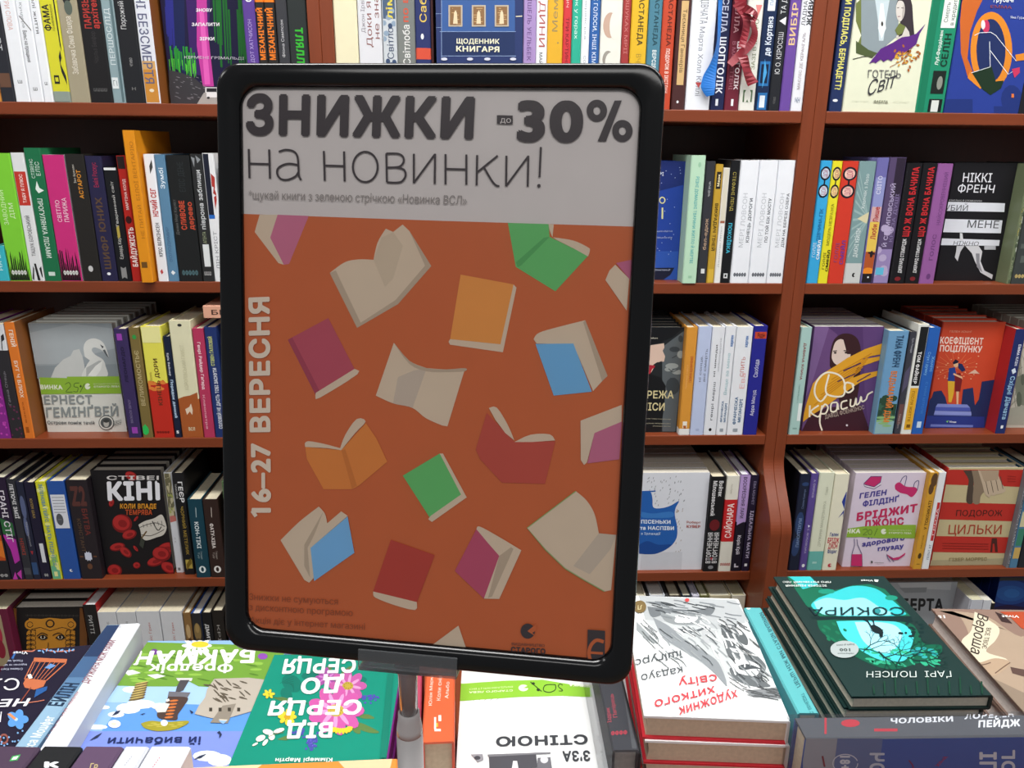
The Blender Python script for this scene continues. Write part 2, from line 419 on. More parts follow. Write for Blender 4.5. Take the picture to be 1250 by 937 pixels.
S(0, 86.8, 111, -99, '#a39a82', 'stone grey book with a red and black figure at the top', [('p', '#b8342a', [(.15, 1), (.7, 1), (.75, .86), (.45, .8), (.25, .88)]), ('e', '#d8b89a', .5, .9, .14, .03), ('e', '#e4ddd0', .4, .96, .2, .015), ('p', '#2a2c2c', [(.1, .8), (.8, .82), (.75, .72), (.45, .66), (.3, .72)]), ('e', '#5b655c', .55, .66, .2, .05), ('T', 'Забавочка Сема Фішера', .2, .6, .3, .6, 'u', '#efe9da')])
S(0, 111, 138.5, -99, '#1f1e20', 'black book with two lines of red lettering up its spine', [('T', 'ПАРИЗЬКИЙ', .52, .83, .2, .5, 'u', '#b03a34', .03), ('T', 'архітектор', .52, .83, .55, .85, 'u', '#b03a34', .03), ('T', 'Чарльз Белфор', .28, .5, .4, .6, 'u', '#3c3a3c'), ('T', 'шшшш', .08, .11, .2, .8, 'h', '#6e6e6e')])
S(0, 138.5, 154, -99, '#8ca2a8', 'grey blue book with pale narrow capitals', [('T', 'ПЕРШОСЛІД', .27, .66, .2, .6, 'u', '#d5dee0'), ('T', 'НОРМА', .88, .99, .3, .6, 'u', '#d5dee0'), ('r', '#5c7278', .72, 0, .95, 1), ('r', '#dfe5e6', .1, .1, .6, .18), ('T', 'Г1', .12, .16, .2, .5, 'h', '#66757a')])
S(0, 154, 177.5, -99, '#222327', 'black book with slanting white title beside the grey blue one', [('T', 'Порожній склад', .52, .84, .22, .5, 'u', '#cfd0d2'), ('T', 'чтиво', .26, .32, .4, .6, 'u', '#999'), ('T', 'н', .09, .12, .4, .6, 'h', '#777')])
S(0, 178, 196.5, -99, '#dfe2ea', 'white to orange book with large dark capitals down the spine', [('r', '#d0a468', 0, .22, 1, .3), ('r', '#c98a3a', 0, 0, 1, .24), ('T', 'ШУКАЧІ БЕЗСМЕРТЯ', .14, .99, .15, .75, 'd', '#5c6080', .01), ('e', '#eadcc0', .5, .09, .16, .012)], side='#8d5527')
c1 = K1 = (0, 0, 4.46)
def streaks(x0, x1, y0, y1, n, w, sl=0.0):
    return [[(x, y), (x+w, y), (x+w*.6+sl*(yy-y), yy), (x+sl*(yy-y), yy)] for x, y, yy in ((R.uniform(x0, x1), R.uniform(y0, y0+(y1-y0)*.4), R.uniform(y0+(y1-y0)*.6, y1)) for _ in range(n))]
C(0, 209, 311, -99, '#1d1a3c', 'face-out book with pink and green northern lights over a road', [
  ('p', '#1b2450', [(880, -200), (1000, -200), (1010, 420), (915, 250)]), ('P', '#2c2f86', streaks(895, 950, -100, 300, 9, 14, .06)),
  ('p', '#3a2060', [(1000, -200), (1150, -200), (1130, 420), (1040, 400)]), ('P', '#1f6b2c', streaks(1150, 1400, -150, 420, 26, 12, .05)), ('P', '#2a8f34', streaks(915, 1060, 250, 420, 22, 8, .1)), ('P', '#56c23c', streaks(915, 1060, 310, 425, 18, 5, .1)),
  ('p', '#c23f9c', [(1070, -200), (1120, -200), (1130, 150), (1165, 470), (1105, 470), (1072, 250)]), ('p', '#e060b8', [(1085, 60), (1110, 60), (1145, 460), (1115, 460)]),
  ('p', '#3b3a3e', [(920, 380), (1000, 400), (1060, 425), (1110, 470), (1170, 480), (1500, 440), (1500, 620), (925, 620)]), ('P', '#77757a', [ell(R.uniform(935, 1130), R.uniform(420, 540), R.uniform(4, 14), 2, 7, .3) for _ in range(34)]),
  ('p', '#a9a6a2', [(1040, 620), (1110, 505), (1150, 500), (1300, 620)]), ('r', '#dcdcdc', 1118, 475, 1190, 505), ('r', '#e9e9e9', 1125, 505, 1190, 530), ('r', '#26262a', 1125, 480, 1180, 500), ('e', '#26262a', 1135, 532, 8, 6),
  ('t', 'ЗНОВУ', (1068, 64), (1155, 64), (1068, 46), '#f1eff5', .03), ('t', 'ЗАПАЛИТИ', (1045, 142), (1195, 142), (1045, 124), '#f1eff5', .03), ('t', 'ЗІРКИ', (1088, 220), (1168, 220), (1088, 202), '#f1eff5', .03), ('t', 'КІРМЕНІ ГРІМАЛЬДІ', (1005, 318), (1330, 325), (1005, 304), '#cfcbd8')], K1, n=3, back='%s copy behind the northern lights book', T=.02)
y = 45
S(0, 298.5, 313.8, -99, '#5b3f92', 'purple book with white capitals behind the top of the sign, leftmost', [('T', 'СИНХРОН', .72, 1, .3, .8, 'u', W_, .03), ('T', 'ДОТ ХАТЧИСОН', .3, .6, .35, .65, 'u', '#b9a8dd')], yr=y)
for i, (a, b, w) in enumerate(((313.8, 324.8, 'left'), (324.8, 337.6, 'right'))):
    S(0, a, b, -99, '#2a2826', '%s one of the two orange and black books of one series' % w, [('r', '#ee7d22', 0, .72, 1, 1), ('T', 'МЕХАНІЧНИЙ', .32, .68, .2, .8, 'u', '#ee7d22', .04), ('T', 'АПЕЛЬСИН', .76, .98, .3, .7, 'u', '#f6d8bc')], bands=[(.72, 1, '#ee7d22')], yr=y)
S(0, 338.2, 352.2, -99, '#3a3b40', 'dark grey book with small white script beside the green and black one', [('T', 'Фіона Сампсон', .34, .6, .35, .6, 'u', '#d9d9dc'), ('T', 'У пошуках', .8, .98, .35, .6, 'u', '#d9d9dc')], yr=y)
S(0, 352.4, 376, -99, '#2b3030', 'green topped black book against the left double upright', [('r', '#3fae3a', 0, .76, 1, 1), ('T', 'ТЛЯЛЛ', .3, .55, .35, .75, 'd', '#37b336', .05), ('T', 'хороші', .8, .98, .3, .6, 'u', '#d8f0d4')], bands=[(.76, 1, '#3fae3a')], yr=y, dep=.13)
# middle bookcase
S(0, 408, 437, -99, '#e9e2c0', 'thick plain cream book right of the left double upright', [('T', 'МЕРІ', .92, .97, .3, .7, 'h', '#c9bf98')], yr=y)
S(0, 437.4, 466.5, -99, '#dcdde2', 'white book with a two line serif title read upwards', [('T', 'Джон Ірвінг', .52, .8, .14, .3, 'u', '#8c8791'), ('T', 'Доки я тебе', .42, .98, .34, .58, 'u', '#8c5a58'), ('T', 'не знайду', .48, .96, .68, .9, 'u', '#8c5a58')], yr=y)
S(0, 467, 484.7, -99, '#c9cfd4', 'blue grey book with yellow script and blotches', [('r', '#4e617c', 0, .62, 1, 1), ('P', '#8fa3b8', [ell(R.random(), R.uniform(.45, .98), .2, .02, 8) for _ in range(14)]), ('P', '#3c4f70', [ell(R.random(), R.uniform(.2, .6), .16, .02, 8) for _ in range(9)]), ('T', 'лімони', .62, .96, .3, .75, 'u', '#e5d254', .02), ('T', 'Світло', .34, .56, .3, .75, 'u', '#384868')], yr=y)
S(0, 484.7, 507, -99, '#7b7f7c', 'grey book with red script above white script', [('T', 'по вайлу', .6, .98, .3, .65, 'u', '#d05a44', .02), ('T', 'Світлоба', .3, .58, .3, .7, 'u', '#e8e8e6', .01)], yr=y)
S(0, 507, 526, -99, '#2c3568', 'navy book with yellow script and a red block', [('T', 'Сабуцун', .6, .99, .3, .75, 'u', '#e0c15a', .01), ('e', W_, .45, .5, .1, .02), ('r', '#d4523c', .1, .34, .75, .42)], bands=[(.34, .42, '#d4523c')], yr=y)
S(0, 526, 529.3, -99, '#3c1f20', 'very thin dark red book left of the blue bookseller diary', yr=y)
K = (530, 0, 4.464)
bl = [('r', '#2c3a6a', -60, -400, 600, 700), ('r', '#3c5f9c', 40, 0, 440, 170), ('r', '#24345e', 40, 175, 440, 305), ('l', '#8fa6cf', 3, [(40, -200), (40, 330)]), ('l', '#8fa6cf', 3, [(30, 172), (445, 172)]), ('l', '#8fa6cf', 3, [(40, 305), (445, 305)]), ('l', '#8fa6cf', 2.5, [(-20, 75), (40, 75)]), ('l', '#8fa6cf', 2.5, [(-20, 150), (40, 150)]), ('l', '#e8dfc4', 6, [(445, 90), (480, 88)])]
for x in (78, 205, 330):
    bl += [('r', '#bfb3a0', x, 28, x+76, 145), ('r', '#8d6a48', x+8, 36, x+68, 137), ('P', '#caa878', [rc(x+8+R.uniform(0, 50), y_, x+16+R.uniform(8, 50), y_+4) for y_ in range(44, 136, 12)]), ('p', '#e6d3b0', [(x+25, 130), (x+30, 70), (x+38, 55), (x+46, 70), (x+50, 130)])]
bl += [('t', 'ЩОДЕННИК', (122, 237), (355, 239), (122, 210), '#ecead0', .03), ('t', 'КНИГАРЯ', (120, 280), (355, 284), (120, 250), '#ecead0', .04)] + [('e', '#d6d9e8', x, 322, 17, 8) for x in (55, 195, 290, 430)]
C(0, 534, 637, -99, '#2c3a6a', 'face-out blue diary with three lit windows behind the top of the sign', bl, K, n=2, back='%s copy behind the blue diary with windows', dy=.002, T=.025)
for a, b, c, lab, e in (
  (638.6, 654.5, '#a98fc4', 'lilac book with dark purple lettering right of the blue diary', [('T', 'МІШЕЛЬ УЕЛЬБЕК', .34, .82, .3, .62, 'd', '#5a3c78')]),
  (654.5, 668, W_, 'white book with grey picture and red capitals behind the sign', [('r', '#8a96a4', 0, .82, 1, 1), ('T', 'ГОДИНИ', .44, .9, .25, .8, 'd', '#b0554e'), ('T', 'МАЙКЛ', .26, .4, .3, .6, 'd', '#444')]),
  (668, 687, '#e2ae32', 'yellow book with grey script behind the sign', [('T', 'Меморія', .55, .98, .3, .65, 'u', '#9c8a5c'), ('e', '#9c8a5c', .7, .47, .06, .006)]),
  (687, 697.5, '#cf3a40', 'thin red book between the yellow and the mint one', [('T', 'ТРИ КАРТИНИ', .3, .65, .3, .7, 'd', '#7c2028'), ('T', 'Коронович', .72, .98, .3, .7, 'd', '#f0c8c4')]),
  (697.5, 709.5, '#2fae92', 'mint green book with small white lettering', [('T', 'Світанок у горах', .5, .98, .3, .65, 'd', '#d8f2ea')]),
  (709.5, 719.5, W_, 'thin white book between the mint and the blue one', [('T', 'Кучерявська', .5, .85, .35, .6, 'd', '#9aa0a8'), ('T', 'СОН', .3, .38, .35, .65, 'd', '#9aa0a8')]),
  (719.5, 732, '#2d5fa4', 'blue book with white capitals down the spine', [('T', 'ІНШІ ГОЛОСИ, ІНШІ КІМНАТИ', .2, .88, .3, .7, 'd', '#dfe8f4', .01)]),
  (732.4, 758.8, '#e6e6dc', 'white book with a rouged cheek and beige discs', [('e', '#e2bda6', .7, .93, .45, .1), ('e', '#b8323c', .72, .86, .14, .02), ('e', '#c6a896', .45, .6, .33, .09), ('e', '#e6e6dc', .66, .6, .24, .1), ('e', '#9a958c', .4, .36, .25, .06), ('e', '#e6e6dc', .56, .34, .28, .07)]),
  (759, 769, '#a13a3a', 'dull red book left of the yellow series book', [('T', 'У ПОШУКАХ МРІЇ', .4, .9, .3, .7, 'd', '#c98480')]),
  (769.5, 790, '#e0b52e', 'yellow one of the three series books with dark spaced capitals', [('T', 'ЛОС КАСТАНЕДА', .46, 1, .42, .74, 'd', '#5c4c22', .03), ('T', 'ВЧЕННЯ', .2, .4, .4, .7, 'd', '#b09038')]),
  (790.4, 807, '#4b7f93', 'teal one of the three series books with dark spaced capitals', [('T', 'ЛОС КАСТАНЕДА', .46, 1, .42, .74, 'd', '#284c58', .03), ('T', 'ВЕРСІЯ', .3, .43, .42, .72, 'd', '#dfe8ea', .03)]),
  (807.2, 823.4, '#c2492f', 'brick red one of the three series books with dark spaced capitals', [('T', 'ЛОС КАСТАНЕДА', .46, 1, .42, .74, 'd', '#6a281c', .03), ('T', 'ПОДОРОЖ В ІКСТЛАН', .12, .44, .42, .72, 'd', '#f2d8d0', .03)])):
    S(0, a, b, -99, c, lab, e, yr=y)
y = 60
for a, b, c, lab, e in (
  (823.8, 840.6, '#4a2a2a', 'dark brown book with a tan label down its spine', [('r', '#d3b07a', .28, .18, .8, .78), ('T', 'Таємниця Ганнерів', .27, .72, .42, .7, 'd', '#4a3424'), ('e', W_, .45, .055, .08, .01)]),
  (841, 871.5, '#e9ecf3', 'wide white book behind the blue ribbon', [('T', 'БУЗКОВІ ДІВЧАТА', .62, 1, .35, .65, 'd', '#7d828c'), ('T', 'Марта Холл Келлі', .1, .6, .38, .58, 'd', '#8b909a'), ('p', '#c05050', [(.35, .2), (.6, .2), (.5, .16)])]),
  (872.5, 889.6, '#20274e', 'navy book with white capitals next to its maroon twin', [('T', 'КІНСЕЛЛА', .56, .93, .3, .75, 'd', '#c8cde0', .02), ('T', 'ШОПГОЛІК', .12, .53, .3, .78, 'd', '#eef0f8', .03), ('r', W_, .35, .03, .55, .08)]),
  (890, 907.6, '#6d2434', 'maroon book with white capitals behind the red ribbon', [('T', 'КІНСЕЛЛА', .56, .93, .2, .55, 'd', '#d7a8b0', .02), ('T', 'ШОПГОЛІК', .15, .5, .55, .85, 'd', '#f0e4e8', .03), ('T', 'В МАНГЕТТЕНІ', .15, .5, .2, .45, 'd', '#b07080'), ('r', W_, .45, .03, .62, .08)]),
  (908, 927.6, '#e4e4dc', 'cream book with olive lettering right of the red ribbon', [('T', 'РЕМОН', .8, .95, .2, .45, 'u', '#6d7a4e'), ('T', 'КЕНО', .8, .92, .6, .82, 'u', '#6d7a4e'), ('T', 'ЗАЗІ В МЕТРО', .3, .66, .55, .78, 'u', '#6d7a4e'), ('p', '#e08a84', [(.5, .76), (.9, .76), (.7, .68)]), ('r', '#54704c', .2, .06, .8, .15), ('l', '#e4e4dc', .1, [(.3, .08), (.5, .13), (.7, .08)])]),
  (928, 944.6, '#16294c', 'dark navy book with a glowing blue panel', [('r', '#dfe7f0', .25, .72, .8, .92), ('T', 'ПАЛАЦ', .76, .88, .4, .65, 'u', '#7f98b8'), ('T', 'де Кортанз', .4, .68, .3, .75, 'u', '#dfe8f4', .03), ('r', '#2a6fae', .1, .18, .85, .36), ('r', '#10213e', .2, .2, .75, .34), ('l', '#4aa0d8', .12, [(.4, .22), (.6, .28), (.4, .32)]), ('r', '#2a6fae', .15, .0, .85, .13), ('r', '#dfe8f0', .3, .02, .7, .11)]),
  (945, 958.6, '#22242a', 'black book with narrow white capitals and a small triangle', [('T', 'ТА ДЗЕРКАЛ', .7, 1, .25, .7, 'u', '#d9dade'), ('p', '#e8e8ec', [(.2, .65), (.8, .68), (.8, .62)]), ('T', 'Ю О. КІРОСІШ', .27, .57, .25, .7, 'u', '#d9dade'), ('T', 'чтиво', .05, .1, .3, .6, 'u', '#777')]),
  (959, 972.6, '#6a4a9c', 'purple book with tall pale gold letters', [('T', 'ВИБІР', .48, .78, .2, .75, 'u', '#e3c490', .02)]),
  (973, 988.5, '#e6e8ee', 'white book at the right end of the middle top shelf', [('r', '#9aa0a6', .3, .88, .95, .97), ('r', '#4a5a70', .6, .88, .95, .97), ('T', 'ЛАДНАТИ', .62, .86, .12, .45, 'u', '#3c3f46'), ('T', 'ЖИВИХ', .62, .86, .55, .95, 'u', '#2a2c32', .03), ('T', 'МАЄЛІС ДЕ КЕРАНГАЛЬ', .16, .57, .35, .6, 'u', '#a79aa0'), ('T', 'НН', .06, .1, .3, .7, 'h', '#4f6a90')])):
    S(0, a, b, -99, c, lab, e, yr=y)
# right bookcase
K = (980, 0, 4.63)
S(0, 1011.5, 1027.3, -99, '#22315c', 'navy book with yellow capitals beside the double upright', [('T', 'ДЕ ТИ ПОДІЛАСЬ, БЕРНАДЕТТ?', .16, .92, .25, .72, 'd', '#dfd970', .04), ('e', W_, .4, .08, .2, .01)])
r = random.Random(3)
C(0, 1027.8, 1116.5, -99, '#e3e6cd', 'face-out pale book with a dark haired woman and purple brush strokes', [
  ('p', '#6f7a42', [(300, 20), (390, -60), (430, 60), (400, 300), (340, 310), (300, 270), (330, 200), (300, 120)]), ('p', '#8d9aa0', [(330, -60), (540, -60), (540, 200), (480, 250), (400, 320), (330, 250)]), ('p', '#c7d6dc', [(400, -60), (500, -60), (470, 120), (455, 230), (430, 230), (425, 120)]), ('p', '#e8f2f4', [(438, 20), (455, 20), (470, 160), (445, 220), (425, 160)]), ('e', '#3a3330', 448, 135, 6, 14), ('p', '#4f5c38', [(300, 230), (370, 280), (420, 300), (390, 330), (300, 300)]), ('l', '#4a4c3c', 5, [(282, 335), (340, 320), (395, 318)]),
  ('p', '#d3cdc6', [(560, 110), (590, 100), (618, 190), (570, 225), (525, 215)]), ('p', '#3a3238', [(528, 25), (548, -40), (600, -40), (618, 30), (622, 100), (630, 200), (606, 215), (600, 180), (580, 150), (560, 200), (540, 210), (552, 150), (545, 80)]), ('p', '#d8d2cb', smooth([(528, 30), (540, 5), (566, 10), (576, 50), (570, 92), (552, 120), (536, 112), (527, 80), (526, 50), (528, 30)])), ('p', '#b8b0aa', [(566, 20), (576, 50), (570, 92), (558, 110), (562, 60)]), ('l', '#3a3238', 4, [(532, 45), (543, 43)]), ('l', '#3a3238', 4, [(556, 45), (568, 46)]), ('l', '#8d4a50', 4, [(536, 94), (550, 93)]), ('p', '#6f7a42', [(545, 130), (580, 150), (560, 190), (535, 200), (520, 170)]),
  ('p', '#5b2a80', [(692, 135), (640, 190), (600, 205), (560, 210), (500, 245), (440, 275), (372, 360), (400, 350), (410, 358), (440, 335), (455, 350), (480, 335), (500, 345), (530, 310), (560, 320), (600, 280), (640, 250), (660, 190)]),
  ('P', '#a8632c', [ell(r.gauss(585, 35), r.gauss(315, 25), 10, 6, 8, r.random()*3) for _ in range(26)]), ('P', '#d6a23c', [ell(r.gauss(580, 40), r.gauss(330, 30), 9, 5, 8, r.random()*3) for _ in range(16)]), ('l', '#9a5a30', 3, [(490, 380), (560, 340), (620, 265)]),
  ('t', 'ГОТЕЛЬ', (366, 440), (552, 442), (368, 395), '#55565a'), ('t', 'Світ', (358, 545), (515, 490), (380, 455), '#3c3d42'), ('t', 'ФАБУЛА', (400, 582), (480, 584), (400, 566), '#8a8c78', .05), ('l', '#b9bba6', 1.5, [(275, 570), (370, 572)]), ('l', '#b9bba6', 1.5, [(510, 574), (600, 576)])], K, n=3, back='%s copy behind the pale book with the woman', dy=.004, T=.03, side='#e3e6cd')
S(0, 1117.2, 1151.4, -99, '#1f8a68', 'thick green book with a white label and small photo', [('r', '#1a1e20', 0, .84, 1, 1), ('r', '#187858', 0, 0, .28, .84), ('r', '#e6ebe6', .42, .62, .92, .84), ('T', 'Смерть', .66, .8, .5, .64, 'u', '#39443e'), ('T', 'в кредит', .64, .82, .72, .86, 'u', '#39443e'), ('T', 'Луї-Фердінан', .35, .6, .42, .54, 'u', '#dff0e8', .02), ('T', 'СЕЛІН', .34, .58, .62, .85, 'u', '#16382c', .03), ('r', '#1a2420', .42, .14, .88, .31), ('e', '#8c9086', .7, .22, .1, .05), ('r', '#1a1e20', .42, -.05, .9, .1), ('r', '#d9dcd8', .52, 0, .78, .09)], bands=[(.84, 1, '#1a1e20')])
def arc(cx, cy, rx, ry, a0, a1, n=18): return [(cx+rx*math.cos(a0+(a1-a0)*i/n), cy+ry*math.sin(a0+(a1-a0)*i/n)) for i in range(n+1)]
C(0, 1152, 1242.5, -99, '#2a3f94', 'face-out blue book with a huge orange figure six', [
  ('P', '#223478', [rc(800, 560, 960, 640), rc(1080, 600, 1230, 650), ell(1180, 560, 60, 80, 14)]), ('p', '#e08a2c', arc(1065, 285, 118, 218, 0, 2*PI, 40)), ('p', '#223060', arc(1063, 285, 82, 178, 0, 2*PI, 40)), ('p', '#c9662a', [(905, -60), (1045, -60), (985, 60), (945, 180), (930, 330), (1000, 500), (930, 430), (893, 300), (888, 120)]), ('p', '#e08a2c', [(945, 400), (1015, 498), (1000, 500), (930, 440)]),
  ('p', '#1d3322', [(955, 410), (1065, 370), (1090, 460), (1135, 455), (1120, 500), (1060, 538), (1010, 500)]), ('e', '#c83860', 1035, 150, 20, 38), ('e', '#f0e8e4', 1018, 140, 12, 26), ('l', '#e6ecf4', 3.5, [(970, 200), (1000, 185), (1060, 182), (1090, 200), (1205, 345)]), ('l', '#e6ecf4', 3.5, [(1055, 235), (1058, 378), (950, 412)]), ('l', '#e6ecf4', 3.5, [(1058, 285), (1160, 420), (1200, 395)]),
  ('p', '#e08a2c', [(1200, 310), (1250, 300), (1250, 340), (1205, 345)]), ('p', '#c83860', [(1180, 390), (1225, 380), (1225, 410), (1195, 440)]), ('t', 'Трубачі', (1070, 12), (1190, 12), (1070, -18), '#e6ecf4', .03), ('t', 'ЕММА', (1060, 45), (1180, 50), (1060, 28), '#9c4a3c'), ('t', 'Яна Гурян', (1172, 104), (1262, 108), (1172, 90), '#e6ecf4'), ('r', '#e07a40', 1178, 530, 1192, 552)], K, n=3, back='%s copy behind the blue book with the orange six', dy=.004, T=.03)
S(0, 1242.8, 1263, -99, '#1e1f26', 'black book at the right edge of the top shelf')
flush_row()
# ------------------------------------------------------------------ second shelf
def brush(col, n=9, h=.2, seed=1):
    q = random.Random(seed); return ('P', col, [[(u/n, 0), ((u+1)/n, 0), ((u+.8)/n, h*q.uniform(.5, 1.1)), ((u+.2)/n, h*q.uniform(.3, 1))] for u in range(n)])
vsl = lambda u0=.15, u1=.85, v=.05: ('T', 'ФФФФФ', v, v+.035, u0, u1, 'h', '#d9dbd6', .06)
for a, b, t, c, lab, e, kw in (
  (-4, 12, 300, '#3cb6c6', 'short cyan book at the left edge of the second shelf', [('T', 'НЯ ББ', .3, .9, .35, .65, 'u', '#d8f2f4')], {}),
  (12.2, 38.5, 187, '#7fcf3a', 'lime green book with a ragged black foot', [('T', 'ЗАВОДНИЙ', .45, .72, .22, .42, 'u', '#dcf4c0'), ('T', 'ДІМ', .5, .62, .55, .75, 'u', '#dcf4c0'), brush('#1d2418', 11, .24, 2), vsl()], {}),
  (38.7, 54.8, 186.5, '#e2e4e6', 'white book with a red label and black brush marks', [('r', '#c2392f', .05, .6, .95, .86), ('T', 'ТАБУ Я ПЛЮС', .62, .84, .4, .65, 'u', '#f3dcd8', .02), ('T', 'ТАЩУК БОРОВСЬКИЙ', .2, .52, .35, .65, 'u', '#4a4c52'), ('P', '#222', [[(.1, .02), (.3, .12), (.35, .1), (.2, 0)], [(.4, .14), (.55, .14), (.7, 0), (.5, 0)], [(.75, .1), (.95, .12), (.98, .02), (.85, .03)]])], {}),
  (55, 75, 180.5, '#1f6f48', 'dark green book with a white origami bird', [('T', 'ЕЛІС', .8, .9, .55, .8, 'u', '#d9e8de'), ('T', 'СТІВЕНС', .78, .92, .25, .45, 'u', '#d9e8de'), ('p', '#e4efe8', [(.35, .7), (.5, .76), (.6, .71), (.85, .69), (.5, .67)]), ('T', 'ПРОГУЛЯНКА ЛІСАМИ', .18, .63, .35, .65, 'd', '#d9e8de', .02), ('r', '#cfe0d6', .3, .04, .7, .07)], {}),
  (75.3, 101, 189, '#c9307a', 'magenta book with a ragged black foot and white serif title', [('T', 'СВІТЛО', .48, .65, .28, .48, 'u', '#f6dce8'), ('T', 'ПАРИЖА', .48, .67, .6, .82, 'u', '#f6dce8'), brush('#201418', 11, .26, 5), vsl()], {'side': '#d9dade'}),
  (102, 124.3, 188, '#262422', 'black book with an orange title near the top', [('T', 'Іво Брезан', .78, .92, .3, .42, 'u', '#cfcac0'), ('T', 'АСТАРОТ', .66, .88, .5, .72, 'u', '#d08a2e', .03), ('e', '#c8c8c8', .5, .1, .13, .025)], {}),
  (124.6, 144.3, 190.5, '#272545', 'dark violet book with red script and brown capitals', [('T', 'Емілі Роскус', .76, .95, .35, .65, 'u', '#b03050'), ('T', 'ШИФР ЮНИХ', .1, .68, .3, .7, 'u', '#5c4636', .03), ('e', W_, .5, .06, .12, .012)], {}),
  (144.6, 161.3, 204, '#17181c', 'thin black book with a narrow white line of text', [('r', '#e6e8ea', 0, .975, 1, 1), ('T', 'Едвард Кері', .2, .4, .35, .6, 'u', '#c9c9c6'), ('T', 'Тваринний світ', .48, .88, .4, .6, 'u', '#c9c9c6'), ('l', '#b6a24a', .1, [(.4, .43), (.6, .45)]), ('l', '#8a8a8a', .08, [(.3, .09), (.7, .06)]), ('l', '#8a8a8a', .08, [(.3, .06), (.7, .09)])], {}),
  (161.6, 172.6, 190, '#b5261f', 'red and black book tucked behind the tall orange one', [('r', '#2a1c1c', 0, .9, 1, 1), ('T', 'МАРТІНА КОЛД', .58, .82, .4, .7, 'u', '#f0dcd8', .02), ('T', 'БАЙДУЖІСТЬ', .12, .44, .3, .9, 'u', '#f4e8e4', .04), ('e', '#3a1414', .5, .5, .35, .03)], {}),
  (193.3, 206, 188, '#eef0f5', 'white book with a red title between the orange and denim blue books', [('l', '#444', .06, [(.5, .88), (.8, .93)]), ('T', 'НІЧИЙ СЕГ', .52, .74, .3, .8, 'u', '#b8302e', .04), ('T', 'КРІС ВІЛКІНСЕН', .2, .47, .4, .75, 'u', '#3c3e44', .02), ('p', '#c04848', [(.3, .08), (.5, .1), (.6, .07), (.4, .055)])], {}),
  (206.2, 218.8, 188.6, '#5c86a6', 'denim blue book with white script', [('T', 'Зумбі', .74, .9, .3, .7, 'u', '#e0eaf2', .02), ('T', 'ВОЛОДИМИР', .16, .44, .3, .6, 'u', '#46688c'), ('p', '#e8eef2', [(.3, .07), (.5, .09), (.75, .07), (.5, .05)])], {}),
  (219.4, 247.4, 189.5, '#1c1e1f', 'wide black book with a two line orange title', [('T', 'ЕЛІС ДЕНЕ', .72, .95, .45, .7, 'u', '#2e3436'), ('T', 'Джинн Мері Карліст', .38, .66, .1, .22, 'u', '#6c6e6e'), ('T', 'СЛИВОВЕ', .42, .65, .35, .58, 'u', '#bf4c34', .04), ('T', 'дерево', .42, .64, .68, .9, 'u', '#bf4c34', .03), ('T', 'ФФФФФ', .05, .09, .15, .85, 'h', '#4c6a70', .06)], {}),
  (247.8, 261.8, 188, '#2a2b2c', 'dark glossy book with slanting grey capitals and a white sticker', [('P', '#8c9094', [[(.1, .98), (.4, .97), (.3, .9)], [(.5, .99), (.9, .96), (.6, .93)]]), ('T', 'піврона заблищи', .42, .88, .35, .75, 'u', '#cfd2d4', .02), ('T', 'ТОМАСА АГЕНТА', .2, .4, .4, .7, 'u', '#a6b08c'), ('r', '#dfe3e4', .3, .12, .85, .3), ('T', 'ШШШ', .05, .08, .2, .8, 'h', '#ccc')], {}),
  (262.2, 276, 187, '#e6e8ea', 'black and white book with red strokes beside the frame of the sign', [('r', '#1c2030', .0, .52, .55, 1), ('r', '#2a6ac0', 0, .5, .6, .53), ('l', '#b03a34', .1, [(.6, .8), (.9, .78), (.7, .72), (.95, .68), (.7, .62)]), ('T', 'ЛІН КРІСТ', .1, .4, .3, .6, 'u', '#8a8e94')], {})):
    S(1, a, b, t, c, lab, e, **kw)
S(1, 172.8, 187, 159, '#e0901c', 'tall orange book jutting out above its neighbours on the second shelf', [('T', 'НЕ ПИТАЙ  БІЛОЇ ВЕНТАРІЮ', .3, .93, .5, .8, 'u', '#b06c1c'), ('r', '#6c4a20', .2, .1, .7, .14)], dy=-.012, dep=.15)
K = (770, 170, 4.685); q = random.Random(9)
C(1, 728, 826.3, 196.5, '#24439c', 'face-out blue book with tiny stars and a little boat, right of the sign', [('p', '#2f56b0', [(100, 640), (270, 640), (265, 830), (90, 830)]), ('p', '#1c2c6c', [(140, 120), (310, 120), (300, 260), (140, 300)]), ('P', '#cfd8f0', [ell(q.uniform(130, 300), q.uniform(130, 700), 2.5, 2.5, 6) for _ in range(26)]), ('l', '#e6dfa0', 6, arc(180, 348, 15, 17, 0, 2*PI, 16)), ('l', '#e6dfa0', 9, [(181, 390), (180, 455)]), ('t', 'ОРІ', (140, 208), (188, 208), (140, 188), '#e6eaf4'),
  ('t', 'Іннокентій та Марія Захід', (140, 530), (238, 528), (140, 521), '#c5cde6'), ('t', 'Обіцянка літа', (150, 566), (235, 565), (150, 557), '#c5cde6'), ('p', '#1b2038', [(100, 735), (250, 733), (225, 775), (180, 805), (100, 805)]), ('t', 'ілюстрації', (140, 750), (225, 750), (140, 741), '#c5cde6')], K, n=4, back='%s copy behind the starry blue book')
